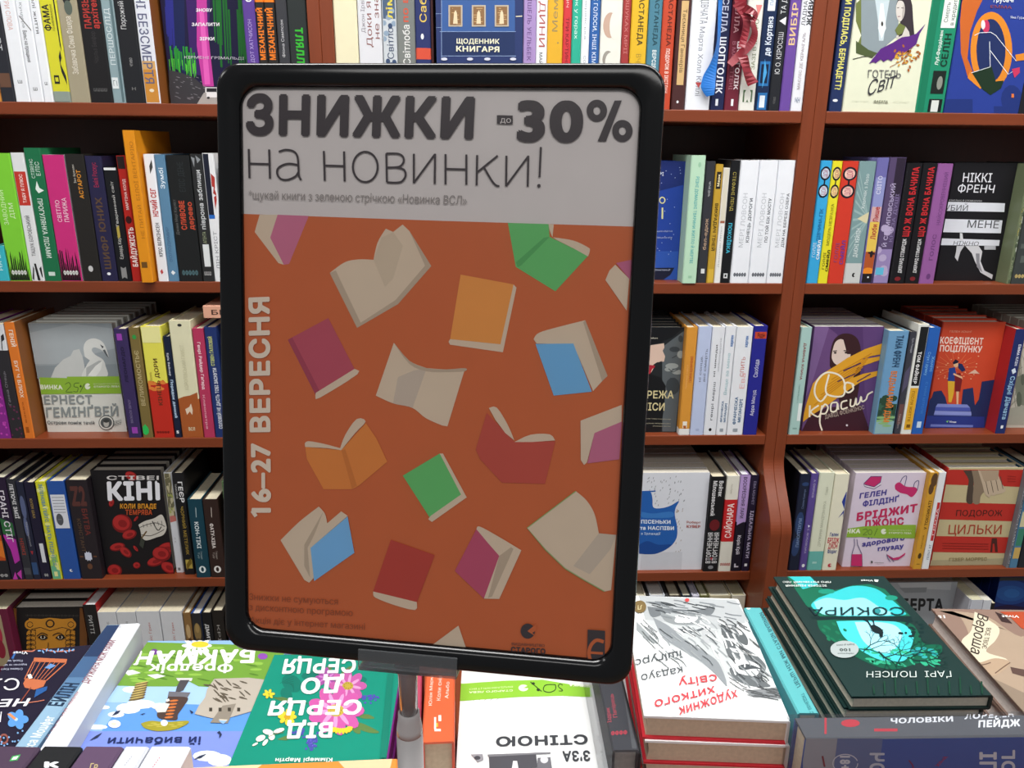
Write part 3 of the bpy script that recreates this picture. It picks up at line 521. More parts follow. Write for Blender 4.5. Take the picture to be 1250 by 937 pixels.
for a, b, t, c, lab, e, kw in (
  (828, 849.8, 189.6, '#b9dcc0', 'thick mint green book taller than its neighbours', [('T', 'РІЗНІ ДОМАШНІ ТВАРИНИ ЖИТЛО Й МЕРТВІ', .16, .84, .42, .64, 'd', '#58b0b0', .02), ('e', '#9cc8a8', .6, .93, .1, .02), ('r', '#9cc8a8', .4, .04, .65, .06)], {'dy': -.004}),
  (850.2, 861.8, 196.8, '#33343a', 'charcoal book between the mint and the mustard ones', [('T', 'ЧИТАЙ ДЕНЬ', .72, .84, .45, .65, 'd', '#d6d6d6'), ('T', 'бел-едюк', .28, .54, .35, .7, 'u', '#b79a80', .02), ('r', '#d9dcdc', .35, .08, .75, .12)], {}),
  (862, 871.2, 200.5, '#c09a34', 'mustard yellow book with black capitals', [('r', '#2a2620', .2, .8, .8, .94), ('T', 'Марк', .82, .92, .35, .65, 'u', '#e6d9b0', .04), ('T', 'ВИКРАДАЧ ТІНЕЙ', .28, .68, .3, .72, 'd', '#4a3a14', .03), ('r', '#d6b040', 0, 0, 1, .12)], {}),
  (871.4, 879.2, 205, '#e9e9e6', 'thin white book with a brown line across its spine', [('r', '#d8d2c0', 0, .55, 1, 1), ('r', '#a0604a', 0, .53, 1, .55), ('T', 'Джонатан Літтел', .14, .5, .3, .55, 'u', '#a9aaae')], {}),
  (879.4, 890.6, 196, '#15161a', 'black book with a yellow author line and cyan title', [('T', 'СТЕФАНІ ЛЕНД', .6, .91, .3, .65, 'd', '#b8a850'), ('T', 'ПОКОЇВКА', .25, .5, .3, .7, 'd', '#3fb4d0', .03), ('r', '#d6d8da', .25, .04, .7, .08), ('r', '#15161a', .38, .05, .58, .07)], {})):
    S(1, a, b, t, c, lab, e, **kw)
for a, b, tt, o in ((890.8, 913, 'КІНЕЦЬ ДОРОГИ', 'leftmost'), (913.2, 935.2, 'ПО ТОЙ БІК МОСТУ', 'middle'), (935.4, 955.2, 'ДІМ НА БЕРЕЗІ ОЗЕРА', 'rightmost')):
    S(1, a, b, 195.6, '#eceff5', '%s of three white books with grey capitals on the second shelf' % o, [('T', 'МЕРІ ЛОВСОН', .3, .74, .28, .52, 'u', '#bfc3cb'), ('T', tt, .34 if o != 'rightmost' else .3, .7 if o != 'rightmost' else .74, .66, .82, 'u', '#5e636c', .02), ('T', 'ФФФФФ', .055, .085, .15, .85, 'h', '#5e636c', .08)])
gl = lambda c: [('e', '#1e1c28', .5, .9, .45, .055), ('e', '#1e1c28', .5, .76, .45, .055), ('e', c, .5, .9, .33, .04), ('e', c, .5, .76, .33, .04), ('l', '#1e1c28', .12, [(.5, .86), (.5, .8)]), ('T', 'ЩОЙ', .73, .79, .3, .7, 'u', '#b0406a'), ('T', 'ЩОЙ', .87, .93, .3, .7, 'u', '#b0406a')]
for a, b, t, c, lab, e, kw in (
  (984, 998, 196, '#38a6dc', 'sky blue book with black glasses drawn on its spine', gl('#c8dcea')+[('T', 'ДІВЧИНА-ГІК', .35, .62, .4, .7, 'u', '#2468a0'), ('T', 'ГОЛЛІ', .22, .34, .2, .45, 'u', '#d9eef8'), ('T', 'СМЕЙЛ', .2, .36, .6, .85, 'u', '#e8f4fa', .04)], {}),
  (998.2, 1010, 196.5, '#e6dc2e', 'yellow book with black glasses drawn on its spine', gl('#f0d890')+[('T', 'МОДЕЛЬ НЕЗРАЗКА', .32, .66, .35, .65, 'u', '#8a8424'), ('T', 'ГОЛЛІ', .12, .26, .2, .45, 'u', '#6a6420'), ('T', 'СМЕЙЛ', .1, .28, .6, .85, 'u', '#3a3610', .04)], {}),
  (1010.2, 1029, 196.6, '#cf3b2a', 'red book with black glasses drawn on its spine', gl('#f0c8b8')+[('T', 'ГОЛЛІ', .18, .34, .2, .42, 'u', '#8a4a80'), ('T', 'СМЕЙЛ', .16, .36, .58, .82, 'u', '#7a3a90', .04)], {}),
  (1029.2, 1049.6, 196.7, '#7c9a9c', 'grey teal book with pale rays and a light grey foot', [('P', '#9ab4b4', [[(.98, .55), (.98, .535), (.02, .2+.08*i), (.02, .22+.08*i)] for i in range(10)]), ('p', '#d8cfa8', [(1, .6), (.3, .54), (.9, .5)]), ('T', 'Хлопчак з Лозо', .62, .9, .45, .65, 'u', '#d9e4e4'), ('T', 'ДАЮНІ КЕЙЛІН', .22, .46, .35, .6, 'u', '#d9e4e4', .02), ('r', '#c9cccb', 0, 0, 1, .17), ('e', '#222', .55, .07, .1, .018), ('e', '#c9cccb', .62, .07, .06, .01)], {'bands': [(0, .17, '#c9cccb')]}),
  (1050, 1064, 192.5, '#6d6aa8', 'lavender to yellow book with a small silhouette at dusk', [('r', '#8f95c8', 0, .62, 1, .85), ('r', '#cfa8a8', 0, .5, 1, .62), ('r', '#e3c256', 0, .26, 1, .5), ('r', '#b0552a', 0, .12, 1, .26), ('e', '#e88a28', .5, .1, .5, .03), ('r', '#221c20', 0, 0, 1, .08), ('T', 'СВІТО', .72, .86, .25, .6, 'u', '#e8e8f4'), ('T', 'Люби Лише', .36, .62, .3, .75, 'u', '#b03a3c', .02), ('P', '#221c20', [ell(.6, .24, .14, .03, 8), [(.3, .26), (.9, .25), (.9, .235), (.3, .245)]]), ('e', W_, .6, .05, .08, .008)], {}),
  (1064.4, 1084, 192, '#55466a', 'dusky purple book with clouded sky and pale letters', [('r', '#2e2436', .4, .7, 1, 1), ('r', '#9584b4', 0, 0, 1, .28), ('P', '#b4a6c8', [ell(q.random(), q.uniform(.05, .45), .25, .03, 9) for _ in range(9)]), ('T', 'Й СТЕМПОВСЬКИЙ', .3, .8, .3, .55, 'u', '#b8accc', .02), ('T', 'КРИЗА ДУШІ', .34, .72, .65, .85, 'u', '#8a7ca4'), ('r', '#5fb8d8', .1, .07, .6, .13)], {}),
  (1085.2, 1104, 199, '#17161a', 'left one of two black books with red capitals', [('T', 'ЩО Ж ВОНА БАЧИЛА', .4, .97, .38, .8, 'u', '#c02a30', .04), ('T', 'ДЖЕРАРД СТЕМБРІДЖ', .09, .38, .45, .68, 'u', '#d8d8da', .03), ('e', '#7a2228', .5, .04, .2, .018), ('r', '#6e6e76', 0, 0, .06, 1)], {}),
  (1104.4, 1121.4, 199, '#17161a', 'right one of two black books with red capitals', [('T', 'ЩО Ж ВОНА БАЧИЛА', .4, .97, .38, .8, 'u', '#c02a30', .04), ('T', 'ДЖЕРАРД СТЕМБРІДЖ', .09, .38, .45, .68, 'u', '#d8d8da', .03), ('e', '#7a2228', .5, .04, .2, .018), ('r', '#6e6e76', 0, 0, .06, 1)], {}),
  (1121.6, 1139.8, 199.7, '#925a98', 'mauve book with a darker embossed title', [('T', 'НАЙСОКРОВЕННІШИЙ', .5, .93, .5, .75, 'u', '#6a3e76'), ('T', 'ГОЛОС', .2, .42, .4, .65, 'u', '#6a3e76', .02), ('e', '#6a3e76', .55, .06, .14, .025)], {})):
    S(1, a, b, t, c, lab, e, **kw)
K = (960, 170, 4.31)
C(1, 1141, 1214.5, 199, '#1a191d', 'face-out black book with three white bands and a pale nude figure', [
  ('t', 'НІККІ', (926, 224), (1078, 226), (932, 176), '#dfe0e6', .01), ('t', 'ФРЕНЧ', (898, 278), (1090, 282), (906, 236), '#dfe0e6', .01), ('t', 'БЕЗЖАЛЬНО Й СПРАВЕДЛИВО', (850, 324), (1028, 328), (850, 316), '#c8c8cc'),
  ('p', '#dfe2ea', [(836, 328), (1150, 336), (1146, 382), (830, 376)]), ('p', '#dfe2ea', [(826, 418), (1136, 426), (1128, 494), (816, 488)]), ('p', '#dfe2ea', [(806, 520), (1122, 530), (1118, 560), (800, 556)]), ('t', 'УБИЙ', (832, 374), (952, 376), (836, 344), '#55585e'), ('t', 'МЕНЕ', (950, 464), (1114, 468), (956, 424), '#3c3e44'), ('t', 'НІЖНО', (876, 556), (1008, 560), (882, 534), '#6a6c72'),
  ('p', '#d6d7da', [(912, 492), (925, 494), (930, 535), (912, 530)]), ('p', '#c6c7cc', [(895, 560), (935, 560), (915, 590), (900, 640), (885, 620), (892, 590)]), ('p', '#cfd0d4', [(940, 560), (1010, 560), (1030, 590), (1020, 640), (1040, 690), (1085, 712), (1080, 735), (1020, 700), (990, 640), (975, 600)]), ('p', '#8a8b92', [(995, 600), (1015, 600), (1015, 650), (1030, 700), (1000, 670)]), ('r', '#b8bac0', 1040, 560, 1100, 580)], K, n=4, back='%s copy behind the black book with white bands', side='#1a191d')
S(1, 1216, 1233.5, 200, '#6f7a5c', 'mottled olive book with a ragged white streak', [('p', '#c6ccc4', [(.8, 1), (.95, 1), (.8, .8), (.98, .6), (.7, .4), (.9, .2), (.6, .3), (.75, .6), (.6, .8)]), ('P', '#4c5844', [ell(q.random(), q.random(), .25, .02, 7) for _ in range(30)]), ('P', '#9a8c3c', [ell(q.uniform(.1, .5), q.uniform(.4, .7), .1, .01, 7) for _ in range(14)]), ('T', 'ДЖОН ФАУЛЗ КОЛЕКЦІОНЕР', .35, .95, .3, .5, 'u', '#a8ae90'), ('T', 'ТОМ', .1, .2, .2, .5, 'u', '#a8ae90')])
S(1, 1233.8, 1262, 199, '#3c4140', 'dark grey book with green writing at the right edge of the second shelf', [('T', 'ЦКОМ', .4, .6, .2, .4, 'u', '#8cc080', .03), ('p', '#4e5654', [(0, .7), (.5, .78), (.6, .6), (.2, .5)]), ('P', '#59615c', [rc(.1, .3, .6, .34), rc(.2, .18, .7, .24)]), ('T', 'ФФФ', .05, .08, .1, .5, 'h', '#c8b070', .06)])
flush_row()
# ------------------------------------------------------------------ third shelf
q = random.Random(21)
for a, b, t, c, lab, e, kw in (
  (-12, 13.6, 395, '#8a2a8c', 'purple speckled book at the left edge of the third shelf', [('P', '#c648b8', [ell(q.random(), q.uniform(0, .6), .06, .01, 6) for _ in range(60)]), ('r', '#d8dadc', 0, .78, 1, 1)], {}),
  (14, 29.6, 396, '#2e2c30', 'dark grey book with a white top and black twigs', [('r', '#d9dce0', 0, .78, 1, 1), ('l', '#2e2c30', .06, [(.2, .78), (.5, .86), (.3, .92)]), ('l', '#2e2c30', .05, [(.6, .78), (.7, .88), (.95, .9)]), ('T', 'Ганна Отець', .3, .6, .3, .5, 'u', '#8c8890'), ('P', '#6a3050', [ell(q.random(), q.uniform(0, .3), .1, .01, 6) for _ in range(14)])], {'bands': [(.78, 1, '#d9dce0')]}),
  (30, 42.5, 393.7, '#e07a2c', 'orange spined book with a brown cover beside the swan book', [('T', 'ГЕНІЙ', .8, .94, .4, .8, 'd', '#f4e2d0', .04), ('T', 'БУТ Ч БЛЮХ', .36, .68, .35, .7, 'd', '#f4e2d0', .02), ('T', 'казка', .14, .32, .4, .6, 'd', '#a85414'), ('r', '#a85414', .3, .05, .6, .1)], {'side': '#8a5428'}),
  (157, 172.6, 401.5, '#3b2f5c', 'dark violet book with magenta emblems at both ends', [('r', '#9a44b0', .2, .9, .6, .96), ('r', '#9a44b0', .35, .04, .8, .1), ('T', 'ЛЕОНАРДО', .52, .84, .38, .62, 'u', '#201a38', .03), ('T', 'МАЛЮНОК ОБРАЗУ', .14, .36, .35, .55, 'u', '#8c80a8')], {}),
  (174.5, 187, 400, '#7b6a3c', 'olive brown book with a green drop at its foot', [('e', '#2f9a48', .5, .92, .2, .02), ('T', 'ВЕЛИКОМОСТЬЄ', .3, .8, .3, .7, 'u', '#c2b488', .01), ('e', '#2fc05a', .35, .07, .34, .045), ('p', '#2fc05a', [(.05, .08), (.65, .08), (.4, .13)])], {}),
  (188.6, 213, 398.5, '#e6e05a', 'wide yellow book turning red in its lower half', [('r', '#c22e22', 0, 0, 1, .5), ('p', '#c22e22', [(0, .48), (.3, .52), (.5, .5), (.8, .53), (1, .49), (1, .4), (0, .4)]), ('P', '#e0843a', [ell(q.random(), q.uniform(.44, .52), .16, .014, 9) for _ in range(14)]), ('r', '#ece8a0', 0, .86, 1, 1), ('T', 'КІНЕЦЬ ДОРИ', .3, .72, .44, .64, 'u', '#54301c', .02), ('T', 'Василь', .52, .6, .15, .28, 'u', '#a8923c'), ('T', 'ФФФФФ', .04, .06, .15, .8, 'h', '#6c1812', .04)], {'bands': [(0, .5, '#c22e22')]}),
  (213.8, 222, 410.5, '#17223a', 'short dark navy book squeezed between the yellow red and the cream brown ones', [('T', 'Ерік Вейнер', .62, .84, .3, .6, 'd', '#d8dce4', .02), ('T', 'Порядок денний', .2, .58, .35, .75, 'd', '#b8d0e8', .05), ('T', 'S', .04, .07, .3, .7, 'h', W_, .05)], {}),
  (222.6, 248.4, 391.5, '#dfdcba', 'wide cream book with a brown foot and a small deer', [('p', '#a85a2c', [(0, 0), (1, 0), (1, .4), (.6, .37), (.3, .36), (0, .34)]), ('T', 'КОРОЛІВСЬКИЙ ГАМБІТ', .42, .8, .4, .58, 'u', '#c8c4a0'), ('p', '#e4d0b8', [(.3, .25), (.5, .27), (.6, .3), (.65, .24), (.6, .2), (.5, .23), (.35, .2)]), ('T', 'ВСЛ', .06, .09, .35, .65, 'h', '#d8c8a8', .05), ('e', '#333', .5, .965, .1, .012)], {'bands': [(0, .34, '#a85a2c')]}),
  (249, 262.6, 401, '#b5385c', 'rose red book with white serif lettering', [('T', 'Генрі Райдер Гаґард', .45, .88, .35, .62, 'd', '#f2dce0', .03), ('T', 'Клеопатра', .08, .4, .3, .5, 'd', '#e0a8b4', .02)], {}),
  (263, 277.5, 399.5, '#20346c', 'navy book with yellow and white capitals touching the sign frame', [('T', 'СТІВЕН ҐАЛЛОВЕЙ', .66, .92, .3, .6, 'u', '#c9d27a', .03), ('T', 'СОЛОВЕЙ НЕ ДАСТЬ ТОБІ ЗАСНУТИ', .08, .64, .4, .7, 'u', '#e4e8ee', .03)], {})):
    S(2, a, b, t, c, lab, e, **kw)
K = (0, 350, 4.46)
C(2, 57.8, 155.2, 394.5, '#dfe0d8', 'face-out grey and cream book with a swan and a green paper band', [
  ('p', '#9aa3a8', [(140, 180), (660, 180), (660, 490), (210, 500)]), ('p', '#aab2b6', [(160, 250), (400, 200), (640, 230), (640, 330), (300, 420), (190, 420)]), ('p', '#8d979c', [(190, 430), (640, 420), (650, 500), (200, 500)]),
  ('p', '#c9ccca', [(275, 500), (300, 440), (345, 395), (385, 375), (400, 345), (432, 338), (450, 380), (460, 430), (470, 500)]), ('p', '#dcdeda', smooth([(462, 380), (455, 330), (470, 295), (505, 280), (545, 290), (572, 320), (592, 385), (560, 350), (535, 335), (510, 330), (500, 345), (520, 370), (560, 395), (575, 430), (580, 490), (450, 495), (470, 430), (490, 400)])), ('p', '#b5b9b8', [(470, 440), (540, 400), (560, 405), (530, 450), (470, 490)]), ('p', '#eceeea', [(480, 480), (520, 430), (560, 400), (550, 450), (520, 490)]), ('p', '#3c4044', [(545, 312), (565, 325), (558, 335)]), ('p', '#5c6266', [(560, 345), (572, 340), (594, 388), (580, 375)]),
  ('p', '#8fb83c', [(215, 492), (365, 496), (365, 488), (660, 486), (668, 580), (225, 584)]), ('t', 'ВИНКА', (222, 556), (342, 558), (218, 532), '#e6ecd8', .05), ('l', '#34482c', 3, smooth([(355, 530), (375, 520), (385, 540), (360, 570), (395, 572)])), ('l', '#34482c', 3, smooth([(432, 522), (408, 525), (405, 542), (425, 548), (420, 570), (400, 568)])), ('l', '#34482c', 3, [(436, 575), (462, 525)]), ('e', '#34482c', 440, 540, 5, 6), ('e', '#e6ecd8', 478, 541, 15, 17), ('p', '#8fb83c', [(478, 541), (498, 528), (498, 542)]), ('t', 'ВИДАВНИЦТВО', (510, 532), (650, 530), (510, 524), '#c4d49c'), ('t', 'СТАРОГО ЛЕВА', (512, 548), (652, 546), (512, 538), '#e0e8c8', .03),
  ('t', 'ЕРНЕСТ', (243, 638), (506, 636), (238, 590), '#8c9494', .03), ('t', 'ГЕМІНҐВЕЙ', (254, 710), (646, 702), (250, 656), '#8c9494', .03), ('t', 'Острови поміж течій', (260, 746), (516, 748), (258, 728), '#4c5458', .02),
  ('e', '#555b5c', 580, 738, 42, 40), ('e', '#dfe0d8', 580, 738, 38, 36), ('e', '#555b5c', 580, 738, 31, 29), ('e', '#b9bcb6', 580, 742, 15, 20), ('e', '#3c4040', 580, 728, 16, 10), ('P', '#555b5c', [strip([(615, 735+i*7), (662, 722+i*7)], 2)[0] for i in range(4)])], K, n=7, back='%s grey copy behind the swan book', T=.024, page='#c9c5bb')
# a book lying on top of the row, half behind the sign
z0 = zat(389, -.52, YF)
Xa = xat(249, YF+.004, z0)
r = book(axes(Vector((Xa+.20, YF+.004, z0+.0004)), Vector((0, 1, 0)), Vector((0, 0, 1)), Vector((-1, 0, 0))), .13, .20, .022, '#dfa88e', 'peach coloured book lying flat on top of the third shelf row', False, group='books on the third shelf of the left bookcase')
make_print(r, Face(Vector((Xa, YF+.004, z0)), Vector((1, 0, 0)), Vector((0, 0, 1)), Vector((0, -1, 0)), .20, .022), [('T', 'БЕРЕГ', .3, .7, .07, .4, 'h', '#4a3028', .02)], None, 'spine_print')
K = (770, 360, 4.685)
C(2, 722, 825.5, 399.5, '#23272a', 'face-out dark book with a woman in a wide black hat', [
  ('p', '#5b6266', [(190, 290), (310, 200), (310, 520), (270, 640), (255, 780), (180, 780), (180, 300)]), ('P', '#9aa09e', [ell(235, 405, 38, 16, 12), ell(265, 440, 30, 14, 12), ell(215, 425, 22, 12, 12), ell(285, 340, 20, 22, 12)]), ('P', '#3c4246', [ell(250, 310, 30, 16, 10), ell(240, 520, 40, 50, 10), ell(285, 250, 14, 20, 8)]), ('p', '#14161a', [(60, 180), (310, 180), (240, 240), (170, 270), (105, 282), (60, 290)]),
  ('p', '#dcbfae', [(90, 290), (190, 275), (192, 300), (182, 318), (196, 350), (190, 380), (150, 384), (128, 398), (132, 415), (118, 440), (90, 460)]), ('p', '#b02838', [(100, 398), (136, 402), (138, 412), (122, 422), (108, 456), (100, 455)]), ('p', '#17191c', [(60, 455), (110, 450), (170, 470), (200, 520), (190, 640), (170, 780), (60, 780)]), ('l', '#2a2d30', 3, [(165, 382), (180, 378)]), ('l', '#34383a', 4, [(215, 420), (240, 440), (270, 425)]), ('l', '#34383a', 4, [(235, 360), (262, 345)]),
  ('t', 'РЕЖА', (92, 590), (244, 590), (94, 546), '#d9cd9c', .02), ('t', 'ЛІСИ', (60, 658), (192, 660), (62, 614), '#d9cd9c', .02), ('t', 'айан', (112, 249), (153, 250), (112, 240), '#d8d4c4'), ('t', 'Джеймс Гіллмор та інші добрі люди', (80, 708), (228, 712), (80, 702), '#b9b49c'), ('t', 'Бестселер міжнародного рівня', (85, 735), (226, 737), (85, 728), '#b9b49c'), ('t', 'детективна новинка', (125, 750), (226, 752), (125, 744), '#b9b49c')], K, n=6, back='%s copy behind the book with the woman in a black hat', page='#b9b4a8', dy=.018)
for a, b, t, c, lab, e, kw in (
  (827.6, 841.6, 399.5, '#d8953a', 'orange book with a white torn foot on the third shelf right of the sign', [('T', 'ГАЛИНА ВДОВИЧЕНКО', .5, .74, .55, .78, 'u', '#b84a30', .02), ('T', 'Найкращі повісті', .44, .66, .25, .4, 'u', '#e8b070'), ('r', '#e8e8e6', 0, 0, 1, .06), ('r', '#f0e8d8', .3, .07, .7, .13), ('p', '#b0602a', [(.35, .09), (.65, .09), (.6, .06), (.4, .06)])], {'bands': [(0, .06, '#e8e8e6')]}),
  (842, 858.3, 398.5, '#bcc8e6', 'pale lavender blue book with two lines of small letters', [('T', 'ні сонце,', .5, .74, .3, .48, 'u', '#5c6078'), ('T', 'ані смерть', .5, .8, .62, .8, 'u', '#5c6078'), ('r', '#a8b4d4', .4, .04, .65, .06)], {}),
  (858.6, 873.8, 399, '#e3e6ec', 'white book with spaced typewriter letters', [('T', 'генрі марш', .14, .5, .4, .6, 'u', '#6a6e78', .02), ('T', 'ні шкоди', .55, .84, .35, .5, 'u', '#54565e', .02), ('T', 'нейрохірургія', .6, .9, .65, .78, 'u', '#9a9ea6'), ('e', '#222', .5, .05, .12, .015)], {}),
  (874.1, 886.6, 398, '#e6e9ee', 'narrow white book with a pale blue script title', [('T', 'карпен', .82, .92, .5, .8, 'u', '#2a6ab0', .04), ('T', 'Вище за мене', .38, .76, .35, .65, 'u', '#90bcc4'), ('T', 'ФРАНЧЕСКА', .12, .32, .25, .45, 'u', '#3c6a94', .03), ('T', 'МЕЛАНДРІ', .12, .3, .6, .8, 'u', '#3c6a94', .03), ('r', '#9aa2aa', .3, .03, .65, .06)], {}),
  (887, 906.5, 399, '#e6e9ee', 'wider white book with a red title and pink script', [('T', 'карпен', .82, .92, .55, .75, 'u', '#2a6ab0', .04), ('T', 'СПИТЬ', .55, .73, .45, .68, 'u', '#c45848'), ('T', 'Ева', .44, .58, .5, .8, 'u', '#e0a8a8'), ('T', 'ФРАНЧЕСКА', .1, .36, .3, .48, 'u', '#3c6a94', .03), ('T', 'МЕЛАНДРІ', .12, .34, .6, .78, 'u', '#3c6a94', .03), ('r', '#9aa2aa', .35, .03, .65, .06)], {}),
  (907, 923.6, 398, '#26288c', 'deep blue book with white italics at the right end of the third shelf', [('r', '#c2462c', .1, .89, .98, .95), ('T', 'Радін', .9, .94, .3, .8, 'h', '#5a1c18', .03), ('T', 'Свобода', .54, .7, .3, .6, 'u', '#e6e6f4'), ('T', 'Афра Масуд', .18, .42, .35, .6, 'u', '#e6e6f4')], {}),
  (962.5, 975.6, 399.6, '#a8cac4', 'pale teal book right of the double upright, third shelf', [('T', 'ДАВИНА ЯЛИНА', .52, .86, .4, .62, 'd', '#8c4a48', .03), ('T', 'Одвічна Вірність', .3, .48, .4, .55, 'd', '#7aa29c'), ('r', '#e4ecea', .6, .13, 1, .3), ('r', '#86a8a0', .3, .05, .7, .065)], {'side': '#b8d4ce'}),
  (1063.5, 1090, 404, '#6c9cc4', 'sky blue and green book with orange and dark titles read down the spine', [('r', '#3e6650', 0, .1, 1, .3), ('r', '#8fb4b8', 0, 0, 1, .13), ('P', '#2c4a38', [ell(q.random(), q.uniform(.2, .36), .2, .03, 8) for _ in range(14)]), ('P', '#8cb87c', [ell(q.random(), q.uniform(.08, .2), .25, .012, 8) for _ in range(9)]), ('T', 'ТАНА ФРЕНЧ', .66, .96, .4, .75, 'd', '#2c4c6c', .05), ('T', 'ВІДЬМАЧИЙ ДІМ', .12, .62, .4, .7, 'd', '#d87c34', .04)], {'side': '#7aa4c0'}),
  (1091.2, 1099, 405, '#3b3c46', 'thin dark grey book between the sky blue and the white ones', [('T', 'Еріх Ремарк', .8, .94, .4, .7, 'd', '#b9bcc6'), ('p', '#55506a', [(0, .6), (1, .7), (1, .5), (0, .4)]), ('r', '#6c4a48', 0, .1, 1, .3), ('T', 'Петро Панч', .06, .2, .3, .6, 'd', '#b9b0b0')], {}),
  (1099.3, 1112.6, 396, '#e4e6e0', 'white book with a black and yellow label read down the spine', [('r', '#1a1c1e', .2, .45, 1, .98), ('r', '#e0aa30', .2, .04, .95, .43), ('T', 'ТОМ ФАЙНЕР', .47, .76, .35, .65, 'd', '#e6e6e6', .04), ('T', 'ПІСЛЯ ЖИТТЯ', .12, .4, .4, .65, 'd', '#9c6c14', .02), ('r', '#7a5410', .4, .06, .75, .09)], {}),
  (1113, 1126.4, 400, '#2860b4', 'blue book with light script beside the red kiss book', [('T', 'Стук і думку', .56, .78, .2, .45, 'd', '#7ab0e0', .02), ('T', 'Холіті', .6, .74, .6, .85, 'd', '#7ab0e0', .02), ('T', 'С НИМ ШТРІЛЯ', .2, .5, .45, .65, 'd', '#4a86d0'), ('r', '#c8dcf0', .3, .06, .7, .12)], {'page': '#e9e6da'}),
  (1213.5, 1227.2, 402, '#222e66', 'navy spined book with a red cover and white script', [('T', 'ЕММА КЛІН', .66, .86, .5, .75, 'd', '#e4e6f0', .03), ('T', 'Східні Дівчата', .14, .56, .35, .8, 'd', '#9cc4e0', .03), ('P', '#d9e4f0', [[(.3, .62), (.6, .64), (.8, .6), (.5, .58)]]), ('r', W_, .4, .05, .65, .08)], {'side': '#b02a2c'})):
    S(2, a, b, t, c, lab, e, **kw)
K = (950, 360, 4.167)
C(2, 978.5, 1060, 398.5, '#6a4a7c', 'face-out purple book with a hooded woman and a yellow brush stroke', [
  ('p', '#7d5f92', [(180, 160), (260, 160), (180, 420), (140, 520)]), ('p', '#54386a', [(250, 160), (540, 160), (520, 330), (450, 690), (400, 600), (300, 200)]), ('p', '#5f4276', [(430, 160), (535, 160), (500, 420), (460, 690), (440, 500)]),
  ('p', '#3a2024', smooth([(262, 360), (265, 290), (285, 225), (330, 196), (385, 205), (415, 250), (420, 330), (410, 470), (380, 620), (340, 640), (300, 500), (280, 400), (262, 360)])), ('p', '#e0cbbf', smooth([(275, 285), (290, 240), (320, 224), (352, 245), (368, 290), (360, 330), (330, 360), (290, 350), (272, 320), (275, 285)])), ('p', '#3a2024', [(300, 225), (330, 222), (350, 300), (372, 300), (365, 250), (340, 215)]), ('l', '#4c3834', 5, [(278, 285), (298, 283)]), ('l', '#4c3834', 5, [(332, 282), (358, 284)]), ('e', '#3c2c2a', 289, 293, 7, 5), ('e', '#3c2c2a', 345, 292, 8, 5), ('p', '#3e1e2a', [(120, 690), (160, 610), (250, 570), (420, 560), (465, 690)]),
  ('p', '#e0a22c', [(528, 245), (525, 300), (470, 310), (410, 330), (520, 310), (515, 330), (400, 370), (380, 420), (430, 400), (505, 385), (500, 410), (420, 440), (330, 500), (250, 560), (170, 610), (118, 650), (140, 560), (175, 450), (215, 405), (290, 360), (350, 320), (440, 275)]), ('P', '#c8861c', [strip([(180+i*18, 560-i*26), (420+i*9, 380-i*14)], 5)[0] for i in range(7)]), ('P', '#4a2f52', [strip([(330, 385), (420, 345)], 7)[0], strip([(300, 440), (390, 400)], 6)[0], strip([(400, 440), (470, 400)], 6)[0]]),
  ('l', '#f2ead6', 9, smooth([(258, 402), (240, 480), (262, 510), (330, 510), (335, 440), (300, 402), (240, 395), (195, 440), (185, 500), (215, 540), (250, 500)])), ('l', '#f2ead6', 9, smooth([(375, 450), (345, 445), (335, 475), (355, 495), (380, 478), (375, 450), (385, 462)])),
  ('l', '#f2ead6', 9, smooth([(160, 560), (158, 620)])), ('l', '#f2ead6', 8, smooth([(205, 560), (165, 592), (200, 618), (215, 600)])), ('l', '#f2ead6', 8, smooth([(222, 560), (210, 640), (222, 688)])), ('l', '#f2ead6', 8, smooth([(215, 590), (235, 555), (252, 570), (240, 600), (215, 602)])), ('l', '#f2ead6', 8, smooth([(300, 545), (270, 550), (268, 590), (295, 585), (300, 548), (305, 582)])), ('l', '#f2ead6', 8, smooth([(350, 535), (322, 545), (322, 578), (352, 570)])), ('l', '#f2ead6', 8, smooth([(368, 528), (366, 562), (385, 560), (395, 522), (396, 556), (412, 545), (420, 515), (425, 540), (445, 530), (455, 505), (480, 490)])),
  ('t', 'ДАВІД ФОЕНКІНОС', (238, 628), (438, 578), (234, 608), '#b8a89c', .01), ('e', '#e8e0e8', 348, 661, 5, 5)], K, n=6, back='%s copy behind the purple book with the yellow stroke', T=.024, page='#f0efea', dy=.021, hard=False)
